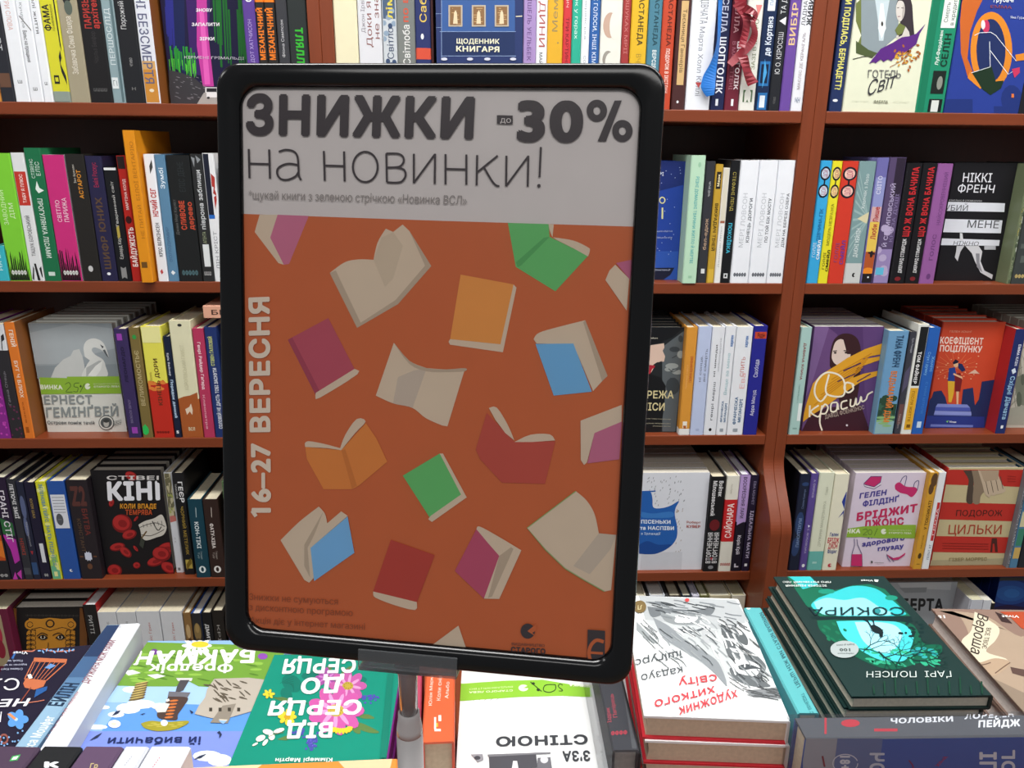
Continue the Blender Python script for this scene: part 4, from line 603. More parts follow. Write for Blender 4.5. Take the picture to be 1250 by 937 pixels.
C(2, 1128.5, 1202, 393, '#cc4a2e', 'face-out red book with a kissing couple on a pile of books', [
  ('t', 'ГЕЛЕН ХОАНГ', (872, 190), (985, 192), (874, 180), '#dfa890'), ('t', 'КОЕФІЦІЄНТ', (822, 246), (1040, 252), (826, 212), '#f0dcd0', .03), ('t', 'ПОЦІЛУНКУ', (820, 286), (1034, 292), (824, 254), '#f0dcd0', .03),
  ('P', '#de7a50', [strip([(900, 370), (900+110*math.cos(a_), 370-80*math.sin(a_))], 2)[0] for a_ in [i*.33-.6 for i in range(14)]]), ('P', '#e8b48c', [ell(900+q.uniform(-110, 120), 370+q.uniform(-60, 60), 4, 3, 5) for _ in range(26)]), ('p', '#e0b8a0', [(965, 400), (1000, 378), (1024, 400), (990, 398)]),
  ('p', '#23305e', [(735, 700), (750, 560), (780, 520), (790, 490), (830, 485), (850, 520), (860, 560), (930, 560), (940, 480), (965, 475), (990, 470), (1000, 560), (1020, 530), (1035, 440), (1100, 430), (1090, 700)]),
  ('p', '#e0ae34', [(862, 435), (898, 437), (892, 500), (880, 545), (866, 545)]), ('p', '#27408c', [(868, 372), (898, 366), (905, 400), (898, 438), (862, 436)]), ('p', '#7a2024', [(895, 400), (925, 395), (935, 430), (925, 490), (900, 490)]), ('P', '#e6b890', [[(905, 490), (918, 490), (915, 555), (906, 555)], ell(903, 352, 13, 15, 12), strip([(890, 400), (935, 420)], 9)[0]]), ('p', '#1c1f38', [(888, 342), (900, 326), (918, 336), (912, 345), (890, 352)]), ('p', '#1f2c5c', [(915, 345), (935, 350), (952, 380), (935, 390), (915, 370)]),
  ('p', '#7f8cd0', [(810, 552), (960, 556), (975, 572), (800, 568)]), ('p', '#4c5ab0', [(800, 568), (975, 572), (978, 590), (796, 588)]), ('p', '#8c98d8', [(796, 588), (980, 592), (982, 610), (790, 608)]), ('p', '#2a3a88', [(738, 612), (1048, 618), (1046, 690), (736, 690)]), ('p', '#6f7fc8', [(775, 656), (990, 660), (988, 672), (772, 668)]), ('p', '#6f7fc8', [(790, 605), (980, 609), (980, 614), (790, 610)]), ('t', 'Vivat', (868, 648), (905, 649), (868, 638), '#dfe4f0', .03), ('p', '#7fd06a', [(852, 642), (864, 636), (860, 648)])], K, n=4, back='%s copy behind the red book with the couple', side='#b83c28', page='#e8e0d4', T=.03)
C(2, 1228, 1302, 393, '#c9c6b8', 'face-out stone grey book with a sketched street at the right edge', [('P', '#8f8f80', [strip([(1180+q.uniform(-10, 80), 300+q.uniform(-80, 350)), (1180+q.uniform(-10, 90), 300+q.uniform(-60, 380))], q.uniform(2, 5))[0] for _ in range(22)]), ('p', '#7c8272', [(1205, 420), (1250, 400), (1250, 560), (1215, 560)]), ('P', '#5f6658', [ell(1225, 530, 14, 40, 10), ell(1243, 430, 10, 30, 10)]), ('p', '#a9aa9c', [(1160, 580), (1250, 560), (1250, 660), (1160, 660)])], K, n=6, back='%s copy behind the stone grey sketch book', T=.024, page='#a8a89f')
flush_row()
# ------------------------------------------------------------------ fourth shelf
q = random.Random(5)
for a, b, t, c, lab, e, kw in (
  (-10, 13.4, 587, '#25252a', 'black book with an orange glow at the left edge of the fourth shelf', [('r', '#c0501e', 0, .2, 1, .46), ('p', '#e07a2c', [(0, .3), (1, .22), (1, .4), (0, .44)]), ('T', 'ТРАНСМІСІЯ', .4, .9, .4, .75, 'u', '#c9c4cc'), ('T', 'ФФ', .03, .06, .5, .9, 'h', '#aaa', .05), ('r', '#4c3870', 0, .85, 1, 1)], {}),
  (14, 30.3, 583, '#2a1d36', 'dark purple book with green and magenta wedges', [('p', '#2f6a3c', [(0, .62), (1, .56), (1, .44), (0, .46)]), ('p', '#b834a8', [(0, .46), (1, .4), (1, .2), (.5, .16), (.4, .3)]), ('P', '#c840b0', [[(.1, 0), (.4, .08), (.5, 0)], [(.5, .06), (.9, .1), (.8, 0)]]), ('T', 'ГРАНІ СТІГ', .38, .88, .3, .75, 'd', '#e4dfe8', .02)], {'page': '#e0dcc4'}),
  (30.6, 40.8, 585, '#303138', 'grey black book with white capitals near the top', [('T', 'ЛЕТЮЧІ ЗМІЇ', .62, .96, .3, .75, 'd', '#d8d8da', .04), ('T', 'НІЯКІ', .25, .42, .3, .7, 'd', '#9a3c34', .03), ('r', '#4a4b50', 0, .05, 1, .12)], {}),
  (41, 50, 588.5, '#23263a', 'black book with a blue grey smear and a red heart', [('P', '#5a6488', [ell(.5, .75, .35, .12, 12), ell(.4, .55, .3, .1, 12)]), ('T', 'Марисоловський', .35, .6, .4, .65, 'd', '#a8a8b0'), ('p', '#b03038', [(.3, .3), (.7, .3), (.5, .26)]), ('r', '#33507c', 0, .05, 1, .18)], {}),
  (50.4, 62.6, 589, '#1f1c33', 'dark indigo book with a small white sticker', [('T', 'ЮЛІЯ ШАХ', .64, .84, .35, .6, 'd', '#a88c4c', .02), ('r', '#dde0e6', .45, .18, .85, .38), ('T', 'ФФ', .03, .06, .4, .8, 'h', '#aaa', .05)], {}),
  (64, 76.2, 588, '#d6d634', 'yellow green book with blue capitals up its spine', [('r', '#a0cc58', 0, .1, 1, .26), ('r', '#6cb890', 0, 0, 1, .14), ('P', '#e8e88c', [ell(q.random(), q.random(), .3, .02, 7) for _ in range(12)]), ('T', 'ЗЕЛЕНОВА ГЕЙТС', .6, .98, .35, .7, 'd', '#4a8cb0', .03), ('T', 'НАТЬ ПІДНЕСЕ', .14, .56, .35, .7, 'd', '#4a8cb0', .02), ('r', '#e8e8a0', .3, .03, .65, .08)], {}),
  (77.4, 98.4, 587.5, '#2a55a4', 'blue book with a white label and a fingerprint', [('r', '#dfe2ea', .1, .53, .92, .87), ('P', '#6a6e78', [rc(.18, .84-i*.03, .84, .845-i*.03) for i in range(6)]), ('e', '#55585e', .42, .62, .2, .06), ('P', '#9a9da4', [ell(.42, .62, .12, .002+.012*i, 10) for i in range(1)]), ('e', '#dfe2ea', .55, .09, .1, .015), ('r', '#2a55a4', .56, .085, .7, .1)], {}),
  (99.8, 126.6, 586, '#272126', 'thick black book with large dim brown figures', [('T', 'Z2', .75, .95, .15, .85, 'h', '#5a3430', .05), ('T', 'КОНСТАНТ', .28, .62, .25, .42, 'd', '#5c4636', .02), ('T', 'БИТВА', .45, .72, .55, .8, 'd', '#6a302c', .03), ('P', '#d4d8ea', [strip([(.5+.16*math.cos(u), .235+.02*math.sin(u)), (.5-.16*math.cos(u), .235-.02*math.sin(u))], .07)[0] for u in (0, 1.05, 2.1)]), ('r', '#6a4632', .1, .225, .26, .24), ('r', '#6a4632', .74, .225, .9, .24), ('e', '#6a4632', .5, .13, .12, .03)], {}),
  (215, 224.8, 577, '#dfe2e8', 'white book with a patterned map like upper half', [('r', '#c9c0a0', 0, .55, 1, 1), ('l', '#c8746c', .06, [(0, .54), (1, .56)]), ('P', '#6f6a50', [strip([(q.random(), q.uniform(.58, 1)), (q.random(), q.uniform(.58, 1))], .05)[0] for _ in range(14)]), ('P', '#a8b060', [ell(q.random(), q.uniform(.58, .8), .12, .015, 6) for _ in range(8)]), ('T', 'ФФ', .02, .05, .3, .6, 'h', '#555', .05), ('T', 'О. С.', .3, .36, .35, .5, 'd', '#888')], {'dy': .02}),
  (225.2, 238.6, 577.5, '#1b1b1e', 'black book with white name and gold title down the spine', [('T', 'ТИМОФІЙ', .76, .9, .15, .3, 'd', '#d0d0d0'), ('T', 'ГЕЄР', .72, .92, .45, .85, 'd', '#e4e4e6', .03), ('T', 'ЧОРНИЙ МЕТЕЛИК', .2, .68, .4, .68, 'd', '#a88c3c', .02), ('r', '#c2ac50', .25, .06, .85, .15), ('l', '#7a6420', .06, [(.3, .07), (.6, .12), (.8, .14)])], {'dy': .012}),
  (239.8, 257.2, 609.6, '#16404f', 'dark teal travel book shorter than its neighbours', [('l', '#b9ccd0', .04, [(.55, .9), (.5, .78)]), ('T', 'КОН-ТІКІ', .38, .72, .32, .6, 'd', '#dfe8ea', .03), ('T', 'Тур', .25, .33, .3, .42, 'd', '#a8bcc0'), ('T', 'Геєрдал', .24, .34, .5, .62, 'd', '#a8bcc0'), ('e', '#e4ecec', .5, .105, .24, .045), ('e', '#16404f', .5, .105, .1, .03)], {}),
  (257.6, 276, 609.6, '#33231f', 'dark brown travel book shorter than its neighbours', [('l', '#c8bcb4', .04, [(.55, .9), (.5, .78)]), ('T', 'ФАТУ-ХІВА', .38, .7, .32, .55, 'd', '#e4dcd8', .03), ('T', 'Тур', .25, .33, .3, .42, 'd', '#b8aca4'), ('T', 'Геєрдал', .24, .34, .5, .62, 'd', '#b8aca4'), ('e', '#e8e4e0', .5, .105, .24, .045), ('e', '#33231f', .5, .105, .1, .03)], {}),
  (857.8, 875.8, 582, '#17181b', 'black book with barred white capitals and a dark red disc', [('T', 'Войтек', .8, .96, .55, .82, 'd', '#dfe0e2', .03), ('T', 'Мілошевський', .6, .96, .15, .42, 'd', '#dfe0e2', .03), ('e', '#6a1c22', .5, .5, .34, .06), ('T', 'ВТОРГНЕННЯ', .09, .42, .12, .45, 'u', '#dfe0e2', .02), ('T', 'ВТОРГНЕННЯ', .09, .42, .55, .88, 'u', '#dfe0e2', .02), ('p', '#c02838', [(.4, .15), (.6, .15), (.5, .12)]), ('e', '#8a8c90', .5, .045, .18, .02)], {}),
  (876.4, 891.8, 581, '#e4e2d6', 'cream book with a broad red middle and curly white letters', [('r', '#c4262a', 0, .32, 1, .76), ('T', 'САЙОНАРА', .36, .72, .25, .75, 'u', '#f2e0dc', .03), ('T', 'Петро Яценко', .82, .92, .35, .5, 'd', '#b8b4a4'), ('T', 'ФФФФФ', .06, .09, .1, .9, 'h', '#b05048', .04)], {'bands': [(.32, .76, '#c4262a')]}),
  (892.2, 904.4, 579.5, '#1d1a28', 'black book with a torn lilac upper half', [('p', '#b89cd4', [(0, 1), (1, 1), (1, .56), (.7, .52), (.3, .5), (0, .48)]), ('T', 'ВОСКРЕСІННЯ ЛАРИ', .56, .98, .3, .65, 'd', '#3c2c50', .03), ('T', 'Корін Крій', .18, .38, .3, .65, 'd', '#d8d4e0', .03), ('r', '#d8d4e0', .25, .04, .7, .08), ('r', '#1d1a28', .4, .055, .7, .08)], {'bands': [(.52, 1, '#b89cd4')], 'page': '#e6e6ea'}),
  (904.8, 914.4, 580, '#241d36', 'dark violet book at the right end of the middle fourth shelf', [('T', 'ЕВА МІННІТ', .7, .94, .35, .65, 'd', '#a8a0c0'), ('T', 'ІДЕАЛЬНА МАТИ', .14, .64, .35, .75, 'd', '#c8c0dc', .03), ('r', W_, .3, .05, .65, .08)], {}),
  (962, 974.6, 578.6, '#1b2238', 'very dark blue book right of the double upright, fourth shelf', [('P', '#2e4470', [ell(.6, .9, .35, .02, 10), ell(.5, .5, .4, .12, 10), ell(.4, .25, .4, .1, 10)]), ('T', 'Сімона Кравчук', .65, .85, .5, .7, 'u', '#7080a8'), ('T', 'ПАНОПТІКУМ', .25, .55, .4, .7, 'u', '#8098c0', .02)], {'side': '#14161f'}),
  (975, 984.2, 578, '#5b4a92', 'narrow purple book with small white lettering', [('T', 'А. СМІРНОВ', .76, .94, .4, .65, 'd', '#c8c0e0'), ('T', 'С. ЯКУБОВСЬКА', .18, .44, .4, .65, 'd', '#c8c0e0'), ('p', W_, [(.4, .48), (.7, .47), (.5, .45)]), ('e', W_, .5, .05, .2, .018)], {}),
  (984.6, 1002.8, 577, '#dfe3cc', 'pale green book with a teal foot', [('r', '#6cb8b0', 0, 0, 1, .2), ('T', 'ДРУЖИНА МАНДРІВНИКА', .25, .72, .5, .68, 'u', '#b4b8a4'), ('T', 'Одрі', .78, .86, .5, .66, 'u', '#b4b8a4'), ('r', '#a8d8d0', .3, .07, .6, .09)], {'bands': [(0, .2, '#6cb8b0')]}),
  (1003.2, 1020.6, 578.6, '#e9e6cf', 'cream book with red letters and a blue drawing at its edge', [('p', '#2a3c94', [(.9, .82), (.7, .72), (.95, .64), (.6, .55), (.9, .6), (1, .5), (1, .82)]), ('T', 'Гелен', .36, .4, .2, .8, 'h', '#3c4a8c', .04), ('T', 'БРІДЖ', .29, .345, .1, .9, 'h', '#c03848', .04), ('T', 'ДЖОН', .23, .285, .2, .85, 'h', '#c03848', .04), ('T', 'Філдінг', .18, .22, .2, .85, 'h', '#3c4a8c', .03), ('e', '#c03848', .5, .05, .14, .02), ('r', '#e9e6cf', .52, .045, .68, .06)], {}),
  (1110.8, 1124.8, 577, '#d09a34', 'ochre book with a brown picture at its top', [('P', '#5c4228', [ell(.6, .93, .4, .07, 10), ell(.4, .84, .3, .06, 10)]), ('T', 'У ТОКСИКАТІ', .42, .72, .4, .75, 'u', '#6c4c18', .04), ('T', 'Матвій', .22, .36, .4, .6, 'u', '#8c6820'), ('e', '#4c3818', .5, .14, .2, .03), ('r', '#8c6820', .3, .05, .7, .055)], {}),
  (1125.2, 1134, 577, '#e6e8ec', 'narrow white book with a red label down its spine', [('r', '#c02c30', .45, .3, .85, .7), ('T', 'ГРОЗА', .36, .64, .52, .78, 'u', '#f0e0e0'), ('T', 'ПІЛЬТ АТ', .1, .26, .4, .7, 'u', '#8090a8', .02)], {}),
  (1223.8, 1231.6, 579, '#74757c', 'narrow speckled grey book right of the striped red book', [('P', '#26262c', [ell(q.random(), q.random(), .1, .006, 5) for _ in range(70)]), ('P', '#dcdce0', [ell(q.random(), q.random(), .1, .006, 5) for _ in range(60)])], {}),
  (1232, 1241.6, 577, '#4f7c9c', 'narrow blue book with green and cream blocks', [('r', '#2a4a94', 0, .62, 1, .82), ('r', '#cfc8a0', 0, .44, 1, .6), ('r', '#3c8068', 0, .24, 1, .42), ('r', '#c8a860', 0, .1, 1, .22), ('T', 'ДРУЗІ', .64, .8, .3, .7, 'd', '#d8e0e8', .03)], {}),
  (1242, 1262, 576, '#23252c', 'dark book cut by the right edge on the fourth shelf', [('T', 'НІЧ', .4, .6, .2, .5, 'u', '#8c8c94')], {})):
    S(3, a, b, t, c, lab, e, **kw)
K = (0, 530, 4.46)
def cell(x, y, rx, ry, rot=0): return [('e', '#7a1a1c', x, y, rx, ry, rot), ('e', '#b02c2c', x-rx*.08, y-ry*.1, rx*.86, ry*.8, rot), ('e', '#8a1e20', x+rx*.05, y, rx*.45, ry*.4, rot)]
kk = []
for a in ((665, 485, 55, 50, .4), (705, 545, 40, 26, -.3), (640, 612, 42, 22, -.2), (685, 640, 38, 22, .7), (625, 740, 40, 34, .2), (745, 712, 20, 18, 0), (905, 625, 55, 36, -.4), (850, 690, 50, 26, -.3), (880, 650, 50, 40, .2), (920, 725, 45, 30, .5), (740, 620, 20, 8, .9), (742, 458, 18, 7, -.9), (608, 372, 14, 22, .3), (905, 320, 14, 34, .2), (715, 225, 34, 24, .4)): kk += cell(*a)
C(3, 130, 212.5, 574, '#1a181b', 'face-out black horror book with red blood cells and big white capitals', kk+[
  ('t', 'СТІВЕН', (582, 246), (905, 246), (582, 224), '#d4d0d0', .03), ('t', 'КІНГ', (588, 358), (918, 353), (582, 258), '#e9eaf0', .055), ('t', 'КОЛИ ВПАДЕ', (655, 402), (852, 402), (655, 376), '#d8942c', .04), ('t', 'ТЕМРЯВА', (684, 436), (830, 436), (684, 408), '#b8502c', .04),
  ('p', '#cfcac0', smooth([(755, 490), (790, 470), (840, 455), (880, 435), (900, 470), (908, 510), (890, 545), (850, 560), (800, 575), (775, 560), (765, 520), (755, 490)])), ('l', '#55524c', 4, smooth([(762, 505), (800, 490), (850, 480), (900, 500)])), ('l', '#55524c', 4, smooth([(772, 545), (820, 550), (870, 530), (895, 515)])), ('P', '#55524c', [strip([(780+i*20, 488-i*4), (784+i*20, 505-i*3)], 3)[0] for i in range(6)]), ('l', '#33302c', 5, smooth([(830, 470), (860, 520), (880, 500)])), ('l', '#6a5434', 8, [(770, 565), (800, 525)]), ('p', '#3c4038', [(770, 560), (790, 580), (780, 620), (760, 600)])], K, n=4, back='%s copy behind the black blood cell book', T=.026, dy=.017, side='#1a181b', page='#c4beb2')
K = (770, 530, 4.46)
C(3, 735, 856, 577, '#dde0e8', 'face-out white nursery rhyme book with a blue kettle like boat', [
  ('P', '#8c8f96', [strip([(x_, y_), (x_-3, y_+9)], 3)[0] for x_, y_ in ((q.uniform(80, 300), q.uniform(225, 420)) for _ in range(60))]), ('P', '#a89c94', [strip([(x_, y_), (x_-3, y_+9)], 3)[0] for x_, y_ in ((q.uniform(245, 285), q.uniform(400, 640)) for _ in range(22))]), ('p', '#cfd2da', [(60, 640), (280, 640), (275, 735), (50, 735)]),
  ('p', '#2560b0', smooth([(50, 310), (105, 312), (118, 350), (122, 395), (160, 402), (215, 388), (262, 362), (244, 400), (240, 440), (252, 500), (250, 560), (215, 610), (150, 645), (90, 652), (45, 648)])), ('p', '#2560b0', [(60, 308), (135, 305), (135, 311), (100, 314), (60, 316)]), ('p', '#1c4a94', smooth([(45, 600), (90, 580), (150, 600), (220, 600), (150, 645), (90, 652), (45, 648)])), ('p', '#3a7ac4', smooth([(60, 420), (120, 430), (220, 420), (225, 450), (120, 455), (60, 450), (60, 420)])),
  ('t', 'ПІСЕНЬКИ', (56, 484), (216, 486), (56, 464), '#e4ecf6', .04), ('t', 'та НАСПІВИ', (50, 518), (235, 520), (50, 498), '#e4ecf6', .04), ('t', 'з Ірландії', (55, 545), (162, 546), (55, 532), '#c4d8ee', .02), ('t', 'Роберт', (304, 483), (380, 485), (304, 470), '#b87870', .02), ('t', 'КУВЕР', (304, 506), (378, 508), (304, 492), '#b05850', .04)], K, n=7, back='%s white copy with a red corner behind the nursery rhyme book', T=.024, dy=.01, page='#d8d2c4', backcol='#c8c4c4', hard=False)
K = (930, 530, 3.906)
C(3, 1027.5, 1110.4, 577, '#dccfe0', 'face-out pale pink novel with a bra, a shoe and a green paper band', [
  ('p', '#c4306c', [(485, 235), (520, 200), (572, 200), (565, 228), (535, 250)]), ('p', '#e6dce4', [(485, 238), (535, 253), (568, 232), (568, 240), (535, 260), (488, 246)]), ('l', '#3c3474', 3, [(485, 235), (520, 200), (572, 200), (565, 228), (535, 250), (485, 238), (490, 248), (535, 260), (568, 240)]),
  ('p', '#c4306c', smooth([(636, 262), (635, 240), (655, 228), (680, 245), (700, 250), (732, 252), (740, 270), (715, 298), (690, 285), (660, 278), (636, 262)])), ('l', '#3c3474', 3, smooth([(660, 228), (672, 205), (690, 200), (680, 245)])), ('l', '#3c3474', 3, smooth([(722, 252), (730, 228), (748, 222), (740, 268)])),
  ('t', 'ГЕЛЕН', (464, 306), (592, 288), (468, 280), '#4c4294', .05), ('t', 'ФІЛДІНҐ', (480, 344), (652, 318), (482, 318), '#4c4294', .05), ('t', 'БРІДЖИТ', (450, 412), (738, 368), (454, 374), '#c02c5c', .05), ('t', 'ДЖОНС', (486, 446), (676, 430), (486, 410), '#c02c5c', .05), ('t', 'на межі', (505, 496), (680, 470), (505, 478), '#4c4294', .05), ('t', 'здорового', (476, 534), (680, 502), (478, 512), '#4c4294', .05), ('t', 'глузду', (552, 555), (676, 540), (552, 534), '#4c4294', .05),
  ('p', '#8cb43c', [(396, 450), (480, 438), (640, 430), (735, 430), (730, 494), (560, 494), (470, 488), (390, 490)]), ('t', 'НКА', (402, 470), (468, 470), (404, 450), '#e8eed8', .06), ('l', '#4a6030', 2.5, smooth([(480, 455), (498, 450), (500, 462), (482, 478), (502, 478)])), ('l', '#4a6030', 2.5, ell(515, 465, 9, 12)+[(524, 465)]), ('l', '#4a6030', 2.5, [(535, 482), (550, 448)]), ('e', '#e8eed8', 580, 462, 13, 13), ('p', '#8cb43c', [(580, 462), (598, 452), (598, 464)]), ('t', 'ВИДАВНИЦТВО', (604, 458), (712, 460), (604, 452), '#c4d49c'), ('t', 'СТАРОГО ЛЕВА', (604, 472), (712, 474), (604, 464), '#e0e8c8', .03),
  ('l', '#55507a', 3, [(440, 496), (442, 525), (428, 570), (424, 626), (478, 628), (476, 570), (456, 525), (452, 498)]), ('p', '#c4306c', [(428, 570), (476, 570), (477, 627), (424, 625)]), ('p', '#c4306c', [(595, 570), (625, 588), (655, 582), (684, 562), (680, 575), (650, 596), (622, 598), (605, 585)]), ('l', '#3c3474', 3, [(595, 570), (600, 590), (612, 606)]), ('l', '#3c3474', 3, [(612, 580), (628, 606)]), ('e', '#555', 523, 607, 5, 6), ('l', '#888', 2, [(535, 609), (580, 611)])], K, n=7, back='%s copy behind the pale pink novel', T=.022, dy=.014, page='#d8d2ca', hard=False)
fing = [smooth([(1030+28*i, 170), (1050+20*i, 235), (1062+22*i, 280), (1082+24*i, 300-8*i), (1090+24*i, 285-8*i), (1070+24*i, 230), (1060+20*i, 175)]) for i in range(4)]
C(3, 1135, 1223.4, 571, '#c2b48c', 'face-out book with red and cream stripes and a hanging hand', [
  ('p', '#b83028', [(860, 168), (1250, 168), (1238, 250), (850, 238)]), ('p', '#b83028', [(838, 322), (1222, 332), (1208, 414), (826, 404)]), ('p', '#b83028', [(816, 484), (1190, 490), (1176, 566), (806, 560)]), ('p', '#a8a080', [(800, 600), (1160, 590), (1140, 640), (790, 640)]),
  ('p', '#4c4038', smooth([(960, 172), (985, 215), (980, 260), (975, 320), (1000, 330), (1010, 300), (1010, 225), (1040, 172)])), ('p', '#8a7864', smooth([(1000, 172), (1010, 230), (1005, 320), (1035, 330), (1045, 290), (1080, 250), (1100, 172)])), ('P', '#c2ae96', fing), ('P', '#54463a', [strip([(1062+25*i, 200), (1080+23*i, 284-8*i)], 3)[0] for i in range(4)]), ('p', '#b09a82', [(1040, 170), (1130, 170), (1125, 215), (1060, 225)]),
  ('t', 'ПОДОРОЖ', (925, 388), (1144, 388), (928, 360), '#33201c'), ('t', 'ЦИЛЬКИ', (888, 474), (1140, 474), (892, 430), '#a83c28'), ('P', '#8c241e', [strip([(860, 518+i*12), (1080, 522+i*12)], 3)[0] for i in range(3)]), ('P', '#4a2420', [[(1088, 560), (1096, 494), (1120, 494), (1124, 560), (1112, 560), (1108, 520), (1100, 520), (1098, 560)]]), ('P', '#8c241e', [strip([(1170, 198+i*12), (1210, 200+i*12)], 2)[0] for i in range(3)]), ('t', 'ГІЗЕР МОРРІС', (892, 603), (1072, 600), (893, 588), '#8c7c54', .02)], K, n=6, back='%s copy behind the red and cream striped book', T=.026, dy=.014, side='#b83028', page='#ece8da')
flush_row()
# ------------------------------------------------------------------ bottom shelf
q = random.Random(8)
S(4, -18, 24, 744, '#6a1f3c', 'maroon book with a rose picture at the left end of the bottom shelf', [('r', '#a89878', 0, .42, .7, .95), ('e', '#b03048', .35, .75, .25, .12), ('e', '#8c2438', .4, .6, .2, .1), ('e', '#d8c8a8', .2, .62, .12, .06)], yr=760, page='#d9d3b4')
K = (0, 700, 3.954)
gold = '#c8882c'
C(4, 16.5, 101, 741.5, '#1c1a1b', 'face-out black book with a golden face and braids', [('r', '#7a4c24', 60, 165, 80, 420), ('r', '#7a4c24', 385, 165, 420, 420), ('t', 'ФФФФФФФФФФФФФФ', (125, 205), (380, 207), (125, 196), '#4a4440'),
  ('p', gold, [(175, 240), (320, 240), (330, 420), (165, 420)]), ('p', gold, [(140, 215), (200, 218), (240, 212), (300, 218), (350, 215), (365, 240), (350, 275), (300, 262), (245, 275), (190, 262), (150, 275), (135, 240)])]
  + [('e', gold, x_, 245, 26, 24) for x_ in (145, 342)] + [('l', '#1c1a1b', 3, ell(x_, 245, 14, 13)) for x_ in (145, 342)] + [('e', '#1c1a1b', 242, 240, 22, 20), ('e', gold, 242, 240, 15, 14), ('l', '#1c1a1b', 3, [(150, 268), (195, 258), (242, 275), (300, 258), (340, 268)])]
  + [('e', gold, xx, 285+i*22, 13, 17, rr) for i in range(6) for xx, rr in ((140, .5), (160, -.5), (330, .5), (352, -.5))] + [('l', '#1c1a1b', 2.5, ell(xx, 285+i*22, 12, 16, 12, rr)) for i in range(5) for xx, rr in ((140, .5), (160, -.5), (330, .5), (352, -.5))]
  + [('l', '#1c1a1b', 4, smooth([(178, 300), (205, 284), (232, 296)])), ('l', '#1c1a1b', 4, smooth([(255, 296), (285, 284), (312, 300)])), ('p', '#1c1a1b', smooth([(182, 306), (208, 292), (232, 308), (208, 318), (182, 306)])), ('p', '#1c1a1b', smooth([(268, 308), (292, 292), (316, 306), (292, 318), (268, 308)])), ('e', '#d8cdb8', 208, 305, 12, 8), ('e', '#d8cdb8', 292, 305, 12, 8), ('e', '#2c1c12', 208, 304, 7, 8), ('e', '#2c1c12', 292, 304, 7, 8), ('l', '#1c1a1b', 3, [(235, 330), (232, 370), (250, 374)])],
  K, n=3, back='%s copy behind the black book with the golden face', dy=.02, T=.03, side='#7a4c24', yr=745)
for a, b, t, c, lab, e, kw in (
  (104.8, 121, 738.5, '#1f1d1e', 'black spined book with a bright red cover on the bottom shelf', [('T', 'РИТТІ', .72, .9, .3, .6, 'd', '#c8c8c8')], {'side': '#b01c24', 'page': '#eef0f2'}),
  (121.4, 144, 747, '#d4d6da', 'leftmost of four thick white novels on the bottom shelf', [('T', 'Мішель Турньє', .45, .9, .4, .55, 'u', '#8c8c90')], {'hard': False}),
  (144.4, 167.6, 747, '#d4d6da', 'second of four thick white novels on the bottom shelf, half behind the standing spine', [('T', 'Золота крапля', .45, .9, .4, .55, 'u', '#8c8c90')], {'hard': False}),
  (168, 196.6, 746, '#dadce0', 'third of four thick white novels, with a light blue foot', [('T', 'Моріс Грин', .6, .88, .45, .56, 'u', '#c06a60'), ('r', '#6c9cc4', 0, 0, 1, .42)], {'hard': False}),
  (197.4, 224, 746, '#dadce0', 'fourth of four thick white novels, with a rosy brown foot', [('T', 'Моріс Грин', .6, .88, .45, .56, 'u', '#c06a60'), ('r', '#9c7068', 0, 0, 1, .42)], {'hard': False}),
  (224.6, 234, 748, '#8c6a40', 'narrow book with an old painting on its spine', [('P', '#c8a878', [ell(.5, .8, .3, .08, 9), ell(.4, .55, .3, .1, 9)]), ('P', '#5c3c24', [ell(.6, .68, .3, .05, 9)])], {}),
  (234.4, 246.8, 749, '#2d2c2e', 'dark book with a bronze bust on its spine', [('e', '#8c7448', .5, .8, .35, .1), ('e', '#a88c58', .5, .84, .2, .05), ('e', '#5c4c34', .5, .66, .4, .07)], {'side': '#2450a0', 'page': '#eceae4'}),
  (247.2, 259.4, 748, '#1d1d1f', 'black book with white capitals near the sign on the bottom shelf', [('T', 'ДМИТРИК', .55, .88, .3, .65, 'd', '#dcdcdc', .03)], {}),
  (259.8, 274, 745.5, '#26221f', 'black brown book touching the sign frame on the bottom shelf', [('T', 'КРІВ', .6, .85, .35, .6, 'd', '#a8a4a0')], {})):
    S(4, a, b, t, c, lab, e, yr=765, dep=.13, **kw)
yy = 727
for a, b, c, lab, pg in ((777, 788.6, '#d8d4c4', 'cream topped book behind the sign corner, bottom shelf middle', '#d8d2b8'), (789, 792.6, '#1c1c20', 'thin black book, bottom shelf middle', '#222'), (793, 812, '#c4cad2', 'white topped book with grey blue edge, bottom shelf middle', '#e2e2dc'), (812.6, 816, '#2a2a2c', 'thin dark book next to the white topped one, bottom shelf middle', '#333'), (816.4, 831.6, '#3a342c', 'beige topped book fourth from the double upright side, bottom shelf middle', '#cfc8b0'), (832.2, 844.4, '#2c3440', 'greenish cream topped book, bottom shelf middle', '#dad8c2'), (845, 853.8, '#d0cfe0', 'lilac white topped book, bottom shelf middle', '#d8d8e4'), (854.2, 865.6, '#6c6c44', 'olive edged cream topped book, bottom shelf middle', '#d8d6b8'), (866.2, 892.4, '#c9c0a0', 'wide cream topped book, bottom shelf middle', '#ddd9c4'), (893.4, 910.6, '#ddd8c6', 'pale book beside the double upright, bottom shelf middle', '#d9d2ae')):
    S(4, a, b, yy, c, lab, yr=730, page=pg, hard=b-a > 6)
K = (1080, 690, 7.353)
C(4, 1070, 1162, 710.5, '#a9aeb4', 'face-out pale grey book with big black letters on the bottom shelf right', [('p', '#c0c4c8', [(100, 140), (600, 150), (590, 220), (150, 200)]), ('p', '#8f9499', [(130, 200), (380, 195), (370, 240), (180, 245)]), ('t', 'БЕРТА', (152, 402), (522, 404), (156, 296), '#202226', .05)], K, n=4, back='%s copy behind the pale grey book with black letters', dy=.05, T=.024, yr=745)
